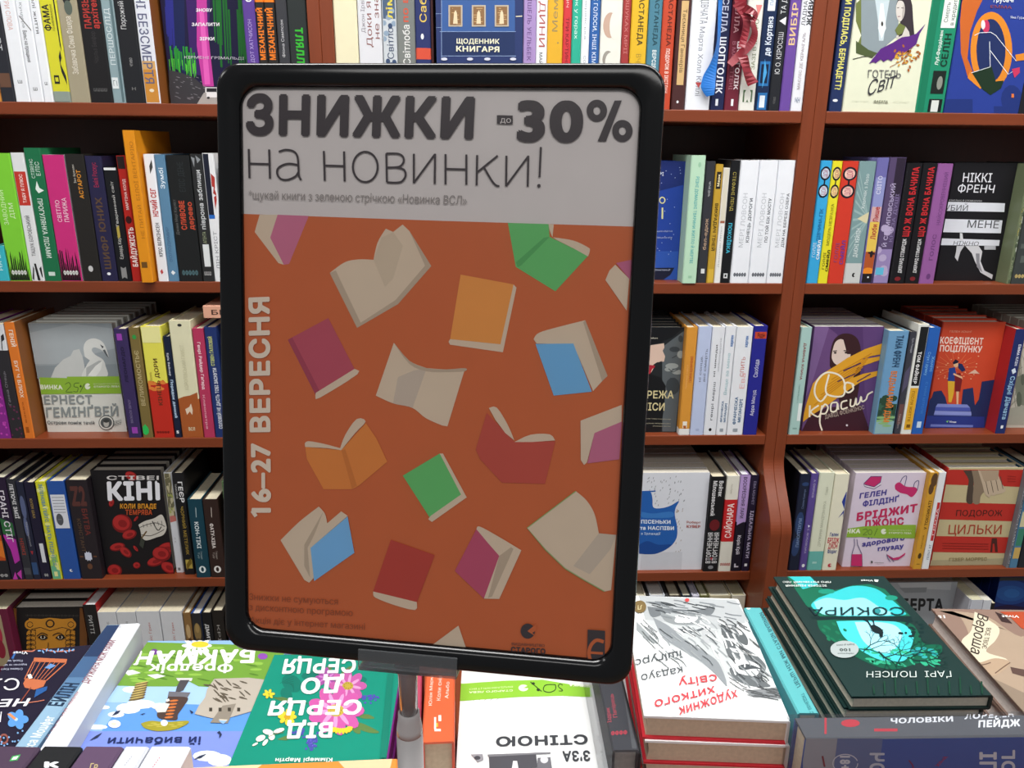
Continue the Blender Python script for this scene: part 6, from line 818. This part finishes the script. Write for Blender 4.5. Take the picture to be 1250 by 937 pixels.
# green forest book stack
K = (930, 690, 3.794)
def branch(x, y, a, l, w, d, out):
    if d == 0 or l < 6: return
    x2, y2 = x+l*math.cos(a), y+l*math.sin(a)*.75; out.append(('l', '#123a36', w, [(x, y), (x2, y2)]))
    for s_ in (-1, 1): branch(x2, y2, a+s_*q.uniform(.25, .6), l*q.uniform(.62, .82), w*.7, d-1, out)
br = []; q = random.Random(2)
for x, y, a, l in ((430, 385, .1, 70), (560, 430, -.4, 60), (470, 400, -.9, 50), (620, 470, -1.2, 70), (700, 440, .1, 60), (690, 430, -.7, 50), (540, 400, .9, 50)): branch(x, y, a, l, 5, 5, br)
so = [('p', '#12684e', [(110, 42), (215, 42), (300, 125), (420, 92), (500, 86), (570, 110), (690, 236), (270, 238), (205, 185)]), ('p', '#35bcc0', [(110, 42), (215, 42), (262, 90), (190, 110), (150, 70)]), ('p', '#37bfc4', smooth([(262, 150), (330, 125), (420, 95), (520, 105), (590, 150), (650, 205), (640, 232), (330, 232), (230, 190), (262, 150)])), ('p', '#8fe0e8', smooth([(240, 170), (300, 150), (380, 160), (470, 150), (540, 190), (600, 228), (400, 232), (280, 225), (240, 170)])), ('P', '#1c8c74', [ell(300, 120, 40, 12, 9), ell(600, 150, 30, 12, 9)]),
  ('p', '#0f5c44', smooth([(255, 255), (400, 250), (660, 262), (720, 300), (750, 360), (830, 370), (815, 420), (700, 460), (620, 480), (540, 470), (430, 420), (330, 350), (270, 300), (255, 255)])), ('p', '#46c8d0', smooth([(345, 258), (500, 255), (640, 265), (700, 320), (690, 380), (660, 440), (560, 440), (470, 400), (380, 330), (345, 258)])), ('p', '#a4e4f4', smooth([(430, 262), (540, 262), (620, 280), (650, 330), (600, 400), (540, 400), (470, 350), (430, 262)])), ('P', '#2fa880', [ell(q.uniform(480, 820), q.uniform(390, 460), q.uniform(8, 26), 6, 8, q.random()) for _ in range(40)]), ('P', '#28a0a0', [ell(q.uniform(680, 810), q.uniform(380, 430), 14, 7, 8) for _ in range(14)]), ('P', '#157050', [ell(q.uniform(270, 420), q.uniform(270, 400), q.uniform(6, 20), 6, 8, .6) for _ in range(14)]),
  ('p', '#0f2c2c', [(225, 236), (690, 234), (700, 262), (400, 252), (230, 248)]), ('P', '#0f2c2c', [ell(q.uniform(640, 760), q.uniform(250, 330), q.uniform(6, 16), 6, 8) for _ in range(18)])]+br+[
  ('p', '#132428', smooth([(500, 285), (515, 278), (535, 285), (556, 300), (562, 318), (545, 320), (515, 308), (500, 285)])), ('e', '#132428', 552, 326, 9, 9), ('l', '#132428', 6, [(505, 285), (490, 262), (470, 250)]), ('l', '#132428', 6, [(520, 282), (516, 262), (508, 250)]), ('l', '#132428', 3, [(550, 305), (562, 300)]),
  ('t', 'СОКИРА', (656, 196), (216, 196), (662, 233), '#14343a', .0), ('e', '#2c8c90', 536, 214, 14, 11), ('t', 'ҐАРІ  ПОЛСЕН', (874, 492), (484, 494), (878, 520), '#c4d0cc', .0), ('t', 'ІСТОРІЯ РІШЕННЯ', (298, 92), (110, 92), (300, 101), '#d4dcd8', .03), ('t', 'ПРО РЯТІВНИЙ ЛІС', (318, 76), (95, 76), (320, 84), '#d4dcd8', .03), ('t', 'Vivat', (515, 69), (458, 69), (515, 78), '#d4dcd8', .03), ('p', '#e4ece8', [(520, 68), (540, 70), (536, 80), (522, 78)]),
  ('e', '#a9b4b4', 382, 392, 66, 40), ('t', 'Входить до списку', (428, 366), (345, 370), (428, 374), '#45504e', .03), ('t', '100', (408, 388), (358, 388), (410, 402), '#45504e', .05), ('t', 'найкращих', (425, 409), (350, 409), (425, 415), '#45504e', .03), ('P', '#154030', [strip([(520+i*50, 598), (516+i*50, 560-20*(i % 3))], 8)[0] for i in range(11)])]
lying((1039.5, 849.5), (1213.5, 849), (1080, 703), -.50, .0165, '#1b3432', 'dark green forest book with a lone figure, topmost of its stack', so, K, back='%s copy under the dark green forest book', H=.215, page='#cfc6b4', jit=.004, off=Vector((-.003, .002, 0)), sw=.8)
# beige torso book
be = [('p', '#8c7468', [(700, 190), (900, 200), (920, 330), (850, 340), (790, 250)]), ('p', '#a89480', smooth([(800, 210), (900, 220), (960, 330), (930, 420), (1040, 500), (1250, 620), (1300, 520), (1300, 280), (1200, 330), (1050, 240), (930, 215), (800, 210)])), ('p', '#6a4c48', [(740, 205), (800, 210), (860, 330), (840, 370)]), ('p', '#d4ccb4', smooth([(985, 215), (1010, 225), (1030, 240), (1090, 280), (1100, 310), (1080, 350), (1040, 400), (1140, 440), (1060, 500), (940, 420), (925, 350), (970, 300), (985, 215)])), ('p', '#b09880', smooth([(940, 420), (1000, 450), (1080, 430), (1150, 450), (1080, 510), (1000, 500), (940, 420)])), ('l', '#6c5648', 5, smooth([(945, 430), (1010, 460), (1060, 450)])), ('l', '#6c5648', 5, smooth([(1080, 500), (1120, 470), (1150, 450)])), ('p', '#5a4640', [(1150, 470), (1300, 500), (1300, 540), (1160, 500)]), ('p', '#8c7c6c', smooth([(1060, 520), (1150, 560), (1300, 640), (1300, 700), (1100, 640), (1040, 560), (1060, 520)])),
  ('p', '#b04c30', [(1100, 215), (1214, 215), (1300, 330), (1200, 290), (1150, 240)]), ('p', '#3c2c2c', [(1080, 215), (1120, 230), (1160, 270), (1110, 260)]), ('t', '18+', (846, 232), (786, 234), (850, 246), '#e8e4e0', .04), ('t', 'Vivat', (1190, 232), (1110, 232), (1192, 244), '#e8e4e0', .03), ('t', 'Вероша', (1000, 222), (965, 400), (1050, 240), '#3c3430', .0), ('t', 'ВСЕ ТВОЄ', (1040, 290), (1018, 385), (1062, 292), '#6c6054', .0)]
lying((1270, 892), (1480, 892), (1310, 745), -.545, .024, '#8c7468', 'dusky pink and beige book with a hand holding paper, behind the forest book stack', be, K, back='%s copy under the beige book', H=.205, page='#f4e4dc')
# spine-up books
K = (0, 700, 3.954)
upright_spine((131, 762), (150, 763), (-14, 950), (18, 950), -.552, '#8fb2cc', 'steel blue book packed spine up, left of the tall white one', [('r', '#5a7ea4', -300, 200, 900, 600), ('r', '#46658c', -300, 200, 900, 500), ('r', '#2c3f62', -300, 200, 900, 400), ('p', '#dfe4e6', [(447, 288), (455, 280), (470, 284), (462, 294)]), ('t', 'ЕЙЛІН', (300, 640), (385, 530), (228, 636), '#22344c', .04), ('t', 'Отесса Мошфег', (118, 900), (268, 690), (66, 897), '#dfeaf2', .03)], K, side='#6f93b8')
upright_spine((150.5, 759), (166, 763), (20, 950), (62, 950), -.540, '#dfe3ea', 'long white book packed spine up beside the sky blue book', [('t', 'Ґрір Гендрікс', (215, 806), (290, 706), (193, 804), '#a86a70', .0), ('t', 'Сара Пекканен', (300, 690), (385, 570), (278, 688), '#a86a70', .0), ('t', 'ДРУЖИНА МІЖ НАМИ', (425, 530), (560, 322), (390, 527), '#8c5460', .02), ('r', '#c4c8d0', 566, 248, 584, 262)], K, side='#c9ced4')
for i, (a, b, c, lab, e) in enumerate(((-6, 50, '#4a3a4e', 'plum book with a green and white mark, leftmost of the spine ends in front', [('p', '#46a85c', [(45, 905), (60, 880), (100, 872), (85, 900)]), ('p', '#e8f0e8', [(55, 898), (66, 884), (90, 880), (78, 896)])]), (52, 101, '#1f2124', 'black book with a white letter, second of the spine ends in front', [('t', 'К', (212, 935), (285, 935), (214, 908), '#eef0f4', .08)]), (103, 151, '#5a4660', 'plum book with gold letters, third of the spine ends in front', [('t', 'Гр', (432, 940), (470, 938), (438, 915), '#b8a878', .03)]), (152, 182, '#c9ccd4', 'grey white book, fourth of the spine ends in front', [('t', '.....', (600, 925), (636, 880), (610, 930), '#8c8c98', .03)]), (183.5, 233, '#d9dce4', 'white book with a row of red dots, rightmost of the spine ends in front', [('t', '.....', (735, 935), (770, 885), (748, 940), '#b84c5c', .05)]))):
    t0 = 911+(i in (3, 4))*0
    k_ = 26*(1-(a+b)/2/585)
    upright_spine((a, t0), (b, t0), (a-k_, 940), (b-k_+1, 940), -.475, c, lab, e, K, H=.19, g='row of books spine up at the front left of the table')
K = (480, 760, 4.167)
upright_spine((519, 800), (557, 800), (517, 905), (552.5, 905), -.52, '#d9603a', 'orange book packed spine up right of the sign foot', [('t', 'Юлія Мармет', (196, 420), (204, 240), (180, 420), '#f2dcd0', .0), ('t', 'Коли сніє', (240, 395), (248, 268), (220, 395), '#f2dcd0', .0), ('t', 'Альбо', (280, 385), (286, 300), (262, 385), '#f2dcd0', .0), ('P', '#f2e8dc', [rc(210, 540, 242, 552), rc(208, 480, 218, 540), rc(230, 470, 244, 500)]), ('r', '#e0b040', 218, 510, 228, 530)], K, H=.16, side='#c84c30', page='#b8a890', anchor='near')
upright_spine((508, 806), (516, 806), (505, 905), (513, 905), -.53, '#b84a64', 'thin rose book packed spine up between the teal book and the orange one', (), K, H=.16, anchor='near')
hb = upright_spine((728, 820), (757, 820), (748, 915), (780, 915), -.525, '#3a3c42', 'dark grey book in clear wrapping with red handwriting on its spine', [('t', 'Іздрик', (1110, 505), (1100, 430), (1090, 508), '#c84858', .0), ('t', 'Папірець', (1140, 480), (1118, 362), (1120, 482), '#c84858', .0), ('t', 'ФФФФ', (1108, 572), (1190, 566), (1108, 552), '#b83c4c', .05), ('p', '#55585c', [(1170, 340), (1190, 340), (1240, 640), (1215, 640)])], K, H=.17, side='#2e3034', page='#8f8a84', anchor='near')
K = (930, 690, 3.794)
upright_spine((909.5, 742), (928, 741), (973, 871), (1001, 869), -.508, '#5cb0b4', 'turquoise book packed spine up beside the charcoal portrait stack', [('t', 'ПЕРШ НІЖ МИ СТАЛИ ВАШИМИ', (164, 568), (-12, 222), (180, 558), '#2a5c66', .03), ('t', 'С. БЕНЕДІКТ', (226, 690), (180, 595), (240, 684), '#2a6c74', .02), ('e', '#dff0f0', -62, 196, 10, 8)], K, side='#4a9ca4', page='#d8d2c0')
# the shrink-wrapped book that runs across the front right corner
O = Vector((0, 0, CAMZ-.497)); up = Vector((0, 0, 1))
a = hit(984, 901, O, up); b = hit(1250, 897.5, O, up); f_ = hit(987, 874.5, O, up)
ez = (b-a).normalized(); ey = Vector((-ez.y, ez.x, 0)); T = (f_-a).dot(ey)
r = book(axes(a, Vector((0, 0, -1)), ey, ez), CAMZ-.497-ZT-.0005, .215, T, '#55585e', 'shrink wrapped grey and blue book standing crosswise at the front right corner', True, '#4a66ac', (), group='books packed spine up on the display table')
make_print(r, Face(a, ez, ey, up, .215, T), [('P', '#b83c48', [rc(290, 705, 300, 780), ell(410, 730, 44, 18, 12), rc(520, 755, 628, 768)]), ('t', 'ЧОЛОВІКИ', (596, 732), (886, 722), (597, 708), '#d9dce2', .04), ('t', 'ЛОРЕЛІН', (938, 712), (1168, 700), (940, 686), '#d9dce2', .04), ('t', 'ПЕЙДЖ', (1002, 750), (1196, 744), (1004, 718), '#e4e6ec', .05)], K, 'spine_print')
N_ = -ey
make_print(r, Face(a-up*.14, ez, up, N_, .215, .14), [('r', '#a4a8b0', 190, 800, 450, 960), ('p', '#6c7ca4', [(350, 800), (560, 800), (540, 960), (330, 960)]), ('l', '#d9dce2', 4, ell(386, 915, 58, 42)), ('t', '18+', (362, 880), (362, 945), (410, 880), '#d9dce2', .05), ('t', 'ОЧ', (500, 960), (500, 866), (566, 960), '#c9ced8', .04), ('t', 'ПІ', (1008, 960), (1008, 862), (1085, 960), '#d9dce2', .04), ('t', 'ОГ', (1110, 960), (1110, 852), (1170, 960), '#d9dce2', .04), ('l', '#8c3c5c', 6, smooth([(680, 900), (700, 930), (690, 960)])), ('t', 'Хочу', (800, 925), (850, 880), (816, 930), '#b04868', .03), ('l', '#8c4048', 8, [(280, 880), (290, 930)])], K, 'cover_print')
WRAP = clear_mat('shrink_wrap', '#f2f3f5', .35, .1, .03)
def wrap_box(root, M, x0, y0, z0, x1, y1, z1):
    V, F = boxgeo(x0, y0, z0, x1, y1, z1); V2 = []
    o = obj('clear_wrap', V, F, [WRAP], root); return o
wrap_box(r, None, -.0016, -.0014, -.006, .13, T+.0014, .2165)
wrap_box(hb, None, -.0012, -.0008, -.006, .12, .034, .172)
# ------------------------------------------------------------------ the sale sign on its stand
SM = Matrix.Translation((-.0306, .4164, CAMZ-.1266)) @ Matrix.Rotation(-.1665, 4, 'Z') @ Matrix.Rotation(-.1663, 4, 'X') @ Matrix.Rotation(.0032, 4, 'Y')
sign = thing('sale_sign', 'black framed orange and white sale poster in front of the bookshelves', 'sign', SM)
SWD, SHT = .245, .3418
def rrect(x0, z0, x1, z1, r_, n=7):
    o = []
    for cx, cz, a0 in ((x1-r_, z1-r_, 0), (x0+r_, z1-r_, PI/2), (x0+r_, z0+r_, PI), (x1-r_, z0+r_, 1.5*PI)):
        o += [(cx+r_*math.cos(a0+PI/2*i/n), cz+r_*math.sin(a0+PI/2*i/n)) for i in range(n+1)]
    return o
X0, Z0, X1, Z1 = -SWD/2, -SHT/2, SWD/2, SHT/2
# rings from the back edge over the rounded front to the opening: (fraction from outer to inner outline, depth, outer radius)
prof = [(.06, .0165), (0, .0150), (0, .0035), (.02, .0016), (.07, .0004), (.16, 0), (.45, -.0006), (.75, -.0002), (.88, .0006), (.95, .0020), (1, .0034), (1, .0060)]
outer = rrect(X0, Z0, X1, Z1, .0135); inner = rrect(-.1090, -.1572, .1098, .1580, .0105)
V = []; F = []; n = len(outer)
for f_, d in prof: V += [(ox+(ix-ox)*f_, d, oz+(iz-oz)*f_) for (ox, oz), (ix, iz) in zip(outer, inner)]
for k in range(len(prof)-1):
    for i in range(n):
        j = (i+1) % n; F.append((k*n+i, k*n+j, (k+1)*n+j, (k+1)*n+i))
obj('frame', V, F, [mat('#0c0c0e', 'plastic')], sign, smooth=True, M=None)
bk = rrect(X0+.002, Z0+.002, X1-.002, Z1-.002, .012); V = [(x, .0165, z) for x, z in bk]+[(x, .0075, z) for x, z in bk]
F = [tuple(range(n)), tuple(reversed(range(n, 2*n)))]+[(i, (i+1) % n, n+(i+1) % n, n+i) for i in range(n)]
obj('back_panel', V, F, [mat('#161618', 'matte')], sign)
def pc(h, k=2.2):
    c = [min(.92, v*k) for v in rgb(h)]
    return '#%02x%02x%02x' % tuple(int(255*(12.92*v if v < .0031308 else 1.055*v**(1/2.4)-.055)+.5) for v in c)
PAPER = pc('#a09a98')
V, F = boxgeo(-.1115, .0050, -.1595, .1120, .0056, .1600)
poster = obj('poster', V, F, [mat(PAPER, 'poster')], sign)
bpy.context.view_layer.update()
Rm3 = SM.to_3x3(); sx, sy, sz = (Rm3 @ Vector(v) for v in ((1, 0, 0), (0, 1, 0), (0, 0, 1)))
pf = Face(SM @ Vector((-.1115, .0050, -.1595)), sx, sz, -sy, .2235, .3195)
OR = pc('#964b2a'); PG = pc('#a2917f'); PG2 = pc('#8c7c6c')
PRINT_STEP = .00002
A1 = [('p', OR, [(280, 260.4), (540, 269.5), (790, 277), (790, 830), (280, 830)])]
A1 += [('p', PG, [(317, 262), (339, 262), (332, 290), (346.5, 323), (340, 321), (311, 283)]), ('p', pc('#96536a'), [(339, 262), (377, 263.5), (353, 322), (346.5, 323), (330, 290)]),
  ('p', PG, smooth([(402.6, 333), (421, 320), (438, 316.5), (456, 317)])+smooth([(456, 317), (461, 296), (471, 279)])+[(480, 283), (491.6, 274), (500, 282), (505, 290), (526.6, 324.6), (486, 371), (436, 400)]), ('p', pc('#9a8a78'), [(456, 317), (466, 290), (480, 283), (492, 300), (480, 340), (470, 350)]), ('p', PG2, [(402.6, 333), (410, 330), (441, 395), (436, 400)]), ('p', PG2, [(500, 282), (505, 290), (526.6, 324.6), (486, 371), (436, 400), (440, 394), (483, 366), (519, 324)]),
  ('p', pc('#4c8c50'), [(620, 272), (669.7, 273.4), (671, 289), (718, 312), (678, 355.4), (629.6, 325.6)]), ('p', pc('#407c46'), [(671, 289), (636, 324), (632, 326), (630, 320), (664, 290)]), ('p', PG, smooth([(669.7, 273.4), (671, 281), (674.5, 289.5)])+[(676, 274)]), ('p', PG, smooth([(675, 289.5), (700, 293.6), (718, 302), (720, 306), (718, 313)])+[(700, 303), (680, 293)]),
  ('p', pc('#b07036'), [(562.4, 335), (627, 347), (612, 420), (549.6, 413.7)]), ('p', PG, [(627, 347), (630.6, 351), (614, 429.7), (549.6, 420.5), (547.6, 417), (549.6, 413.7), (611, 420)]),
  ('p', pc('#8a3a48'), [(351.6, 414.5), (401, 388), (433, 450), (385.4, 481.6)]), ('p', pc('#7a3040'), [(351.6, 414.5), (357, 411.5), (391, 478), (385.4, 481.6)]), ('p', PG, smooth([(433, 450), (436.5, 456.6), (391, 485), (385.4, 483.7), (386, 479)], 3)),
  ('p', PG, smooth([(481, 418), (500, 440), (521, 449)])+smooth([(521, 449), (545, 450.5), (568, 449)])+[(546.4, 520), (540, 519)]+smooth([(540, 519), (520, 510), (503.5, 497.5), (480, 492), (459, 482.5)])), ('p', pc('#94867a'), [(521, 449), (504, 497), (480, 492), (486, 460), (505, 452)]), ('p', PG2, smooth([(481, 418), (500, 440), (521, 449), (545, 450.5), (568, 449), (567, 453), (545, 454), (521, 453), (500, 444), (481, 418)], 3)),
  ('p', PG, smooth([(651.4, 413.7), (658.5, 405.7), (685, 398), (714.5, 390.6)])+[(741.7, 458.5), (735, 465), (724, 477), (700, 420), (655, 419)]), ('p', PG2, [(712, 393), (714.5, 390.6), (741.7, 458.5), (735, 465)]), ('p', pc('#5584a8'), [(653.7, 419.5), (700, 419), (722.5, 477.7), (676, 482.5)]),
  ('p', PG, [(751, 323), (768, 340), (765, 379), (739, 341.6), (744, 330)]), ('p', pc('#8e4a64'), [(752, 321), (775, 316), (775, 350), (768, 340)]),
  ('p', pc('#a6622e'), [(373, 545), (417, 549), (447, 516), (460, 535), (473, 563), (438.7, 592), (430, 596.6), (395.4, 596.6), (375, 560)]), ('p', pc('#9a5828'), [(417, 549), (422, 548), (436, 592), (430, 596)]), ('p', PG, smooth([(372.4, 541), (376.7, 538), (395, 541), (415.6, 546.5)], 3)+[(417, 549), (400, 546.5), (373, 545)]), ('p', PG, smooth([(415.6, 546.5), (422, 530), (435.8, 511), (446.7, 514), (434, 528), (417, 549)], 3)),
  ('p', pc('#4c8c50'), [(492, 580), (537, 553), (564, 604), (526, 633)]), ('p', PG, [(537, 553), (541, 553), (570, 606.5), (527.5, 636.5), (523, 633), (526, 629), (563, 603)]),
  ('p', pc('#8e3a30'), [(594.4, 503.4), (628, 538.6), (678, 538), (665.4, 590), (612.8, 588.5), (586.4, 560), (581, 548)]), ('p', PG, smooth([(597, 497.6), (606.6, 497), (620, 518), (628, 537)], 3)+[(617, 528), (605, 512)]), ('p', PG, smooth([(628, 539), (648, 530), (671, 529.6), (677.7, 537)], 3)+[(650, 539)]),
  ('p', PG, [(708.7, 513), (759, 493.7), (758.7, 514.6), (725.7, 528), (716.5, 564), (713, 567), (709, 561)]), ('p', pc('#925068'), [(725.7, 528), (759, 514), (756, 560), (717, 565)]),
  ('p', PG, smooth([(343, 658.6), (366, 636), (389.7, 617.6)])+smooth([(389.7, 617.6), (397, 626), (400, 638)])+[(417, 623.4), (425, 629), (379.6, 668), (384, 704), (378, 710.4), (372, 707)]), ('p', PG2, smooth([(395, 624), (385, 650), (376, 668)], 3)+[(379, 704), (372, 690), (372, 664)]), ('p', pc('#5b88ae'), [(379.6, 668), (424.8, 629.7), (433, 674), (384, 708.4)]),
  ('p', pc('#8a3028'), [(477.6, 658), (531, 676.7), (509.3, 734), (456, 721)]), ('p', PG, smooth([(456, 721), (509.3, 734)])+smooth([(509, 734), (507, 743.6), (480, 737), (459, 728.6), (456, 724)], 3)),
  ('p', pc('#8c3a50'), [(581.8, 645), (609.7, 677.6), (591, 729.7), (555.5, 696)]), ('p', PG, smooth([(581.8, 645), (586.4, 642), (612, 656), (636.6, 670.8)])+[(609.7, 730), (591, 729.7), (609.7, 677.6), (596, 662)]), ('p', PG2, [(609.7, 677.6), (624, 667), (627, 669), (601, 727), (596, 729)]),
  ('p', PG, [(643.7, 643.6), (703, 598.7)]+smooth([(703, 598.7), (716, 610), (725.8, 626.6), (731, 650)])+[(752, 652), (746, 719.4), (738, 721)]+smooth([(738, 721), (715, 708), (690, 693), (666, 670), (643.7, 643.6)])), ('p', pc('#94877a'), [(731, 650), (700, 690), (720, 700), (745, 670), (752, 652)]), ('l', pc('#6c8050'), 1.2, [(703, 598.7), (643.7, 643.6), (666, 670), (690, 693), (715, 708), (738, 721)]),
  ('p', PG, [(520, 792), (560, 762.4), (571, 795)]),
  ('l', pc('#b8a092'), 4.6, [(308.5, 622.5), (313.5, 629.5)]), ('t', '16–27 ВЕРЕСНЯ', (331, 625), (329.5, 362), (307, 625), pc('#b8a092'), .045)]
DK = pc('#3c3538', 1.4); DK2 = pc('#7a4028', 2.0)
A1 += [('t', 'Знижки не сумуються', (305, 731), (413, 737), (305, 723), DK2, .0), ('t', 'з дисконтною програмою', (305, 743.5), (431, 751), (305, 735.5), DK2, .0), ('t', 'Акція діє у інтернет магазині', (306, 759), (446, 767.5), (306, 751.5), DK2, .0), ('t', 'та мережі книгарень видавництва', (340, 776), (484, 785), (340, 769), DK2, .0),
  ('t', 'ЗНИЖКИ', (301, 164), (578, 169.5), (301.5, 115.8), DK, .048), ('p', DK, smooth([(607, 142), (608, 141), (625, 141.5), (626, 142.5), (626, 151), (625, 152), (608, 151.5), (607, 150.5), (607, 142)], 2)), ('t', 'до', (611, 150), (624, 150.3), (611, 142.8), PAPER, .0), ('t', '30', (631, 172), (711.5, 173), (631.5, 121.5), DK, .05),
  ('t', '*щукай книги з зеленою стрічкою «Новинка ВСЛ»', (304.4, 243), (570, 250), (304.6, 232.5), pc('#6c6664'), .0)]
A1 += [('e', DK, 644.5, 769, 8.7, 9.2), ('p', OR, [(644, 769), (655, 760), (655, 768), (650, 771), (655, 776)]), ('t', 'ВИДАВНИЦТВО', (625, 786), (665, 788), (625, 783), DK), ('t', 'СТАРОГО', (624, 794.5), (666, 797), (624, 788), DK, .05), ('t', 'ЛЕВА', (633, 803), (657, 804.5), (633, 798), DK, .05), ('p', DK, [(717.6, 767), (738.7, 768.5), (738, 812), (716.5, 810)]),
  ('l', OR, 4.2, smooth([(737, 782), (728, 780), (721, 787), (719, 797), (722, 806), (728, 809), (737, 808)])), ('l', OR, 3, [(721, 795), (736, 796)])]
make_print(poster, pf, A1, (0, 0, 1), 'poster_print', 'poster')
def both(pts): return [(1167+x, y) for x, y in pts]
w_ = 10.5
TL = [[(182, 466), (186, 614)], [(286, 468), (290, 617)], [(183, 540), (288, 543)], smooth([(335, 480), (370, 470), (410, 478), (430, 505), (435, 560), (437, 600), (448, 624)]), smooth([(432, 547), (380, 541), (335, 560), (327, 590), (345, 618), (380, 622), (420, 605), (436, 580)]),
  [(564, 476), (569, 628)], [(667, 478), (670, 631)], [(567, 550), (669, 553)], ell(775, 557, 63, 77, 30)+[(838, 557)], [(882, 488), (885, 635)], smooth([(882, 489), (940, 490), (966, 505), (970, 530), (955, 552), (930, 559), (885, 560)]), smooth([(930, 559), (970, 570), (980, 600), (962, 630), (930, 637), (885, 635)]),
  [(1022, 490), (1022, 640)], [(1022, 638), (1130, 492)], [(1130, 490), (1128, 644)], [(1183, 492), (1183, 646)]]
TL += [both(p_) for p_ in ([(122, 494), (122, 648)], [(15, 567), (122, 570)], [(177, 497), (174, 651)], [(282, 500), (178, 584)], smooth([(212, 560), (250, 625), (272, 650), (290, 655)]), [(326, 500), (324, 656)], [(324, 655), (437, 503)], [(437, 500), (434, 658)], [(501, 456), (494, 610)])]
A2 = [('l', DK, 34, ell(786, 271, 35, 39, 26)+[(821, 271), (820, 280)]), ('l', DK, 34, ell(916, 374, 35, 39, 26)+[(951, 374), (950, 383)]), ('p', DK, [(876, 220), (913, 219), (832, 428), (790, 427)])]
make_print(poster, Face(pf.O-sy*.0006, pf.A, pf.B, pf.N, pf.w, pf.h), A2, (540, 70, 4.167), 'poster_print', 'poster')
PRINT_STEP = .000004
obj_ = make_print(poster, Face(pf.O-sy*.0007, pf.A, pf.B, pf.N, pf.w, pf.h), [('l', DK, w_, p_) for p_ in TL]+[('e', DK, 1167+491, 653, 9, 9)], (260, 70, 4.167), 'poster_print', 'poster')
COVER = clear_mat('clear_cover', '#ffffff', 0.0, .12, .0)
V, F = boxgeo(-.1112, .0030, -.1592, .1115, .0036, .1597); obj('clear_cover', V, F, [COVER], sign)
# clear bracket and telescopic stem of the stand
gy = (SM @ Vector((0, 0, Z0))).y
bz = (SM @ Vector((0, 0, Z0))).z
stand = thing('sign_stand', 'grey telescopic stem with a clear bracket holding the sale sign', 'stand', loc=(0, 0, ZT))
CL = clear_mat('clear_acrylic', '#eef0f2', .1, .05, .09, '#c8ccd0'); GREY = clear_mat('frosted_grey_plastic', '#9a9a9e', .1, .25, .85, '#cfcaca'); GR2 = clear_mat('clear_grey_tube', '#b4b4b8', .05, .12, .55, '#a8a2a2')
def local(o): o.matrix_parent_inverse = stand.matrix_world.inverted(); return o
p1 = SM.inverted() @ hit(437, 791, SM @ Vector((0, -.0030, 0)), sy); p2 = SM.inverted() @ hit(557, 832, SM @ Vector((0, -.0030, 0)), sy)
x0, x1 = p1.x, p2.x; zt = p1.z; zl = Z0-.0016
V, F = join(boxgeo(x0, -.0028, zl, x1, -.0012, zt-.001), boxgeo(x0, .0172, zl, x1, .0188, zt-.001), boxgeo(x0, -.0028, zl-.0016, x1, .0188, zl))
V = [SM @ Vector(v) for v in V]; local(obj('bracket', V, F, [CL], stand))
pc0 = SM @ Vector(((x0+x1)/2, .008, zl-.0016)); px_, py_, pz_ = pc0.x, pc0.y, pc0.z
px_ = xat(499, py_, pz_-.03)
def tube(name, prof_, m, n=28):
    V = []; F = []
    for r_, z in prof_: V += [(px_+r_*math.cos(2*PI*i/n), py_+r_*math.sin(2*PI*i/n), z) for i in range(n)]
    for k in range(len(prof_)-1):
        for i in range(n): F.append((k*n+i, (k+1)*n+i, (k+1)*n+(i+1) % n, k*n+(i+1) % n))
    F.append(tuple(range(n))); F.append(tuple(reversed(range((len(prof_)-1)*n, len(prof_)*n))))
    return local(obj(name, V, F, [m], stand, smooth=True))
zA = pz_+.0005; zB = zat(869, px_, py_); zC = zat(893, px_, py_)
tube('inner_tube', [(.0075, zA), (.0068, zA-.003), (.0058, zA-.006), (.0056, zB)], GR2)
tube('collar', [(.0062, zB+.0008), (.0067, zB), (.0068, zB-.004), (.0078, zC+.004), (.0082, zC)], GREY)
tube('outer_tube', [(.0082, zC), (.0082, ZT+.012), (.014, ZT+.008), (.022, ZT+.003), (.022, ZT+.0002)], GREY)
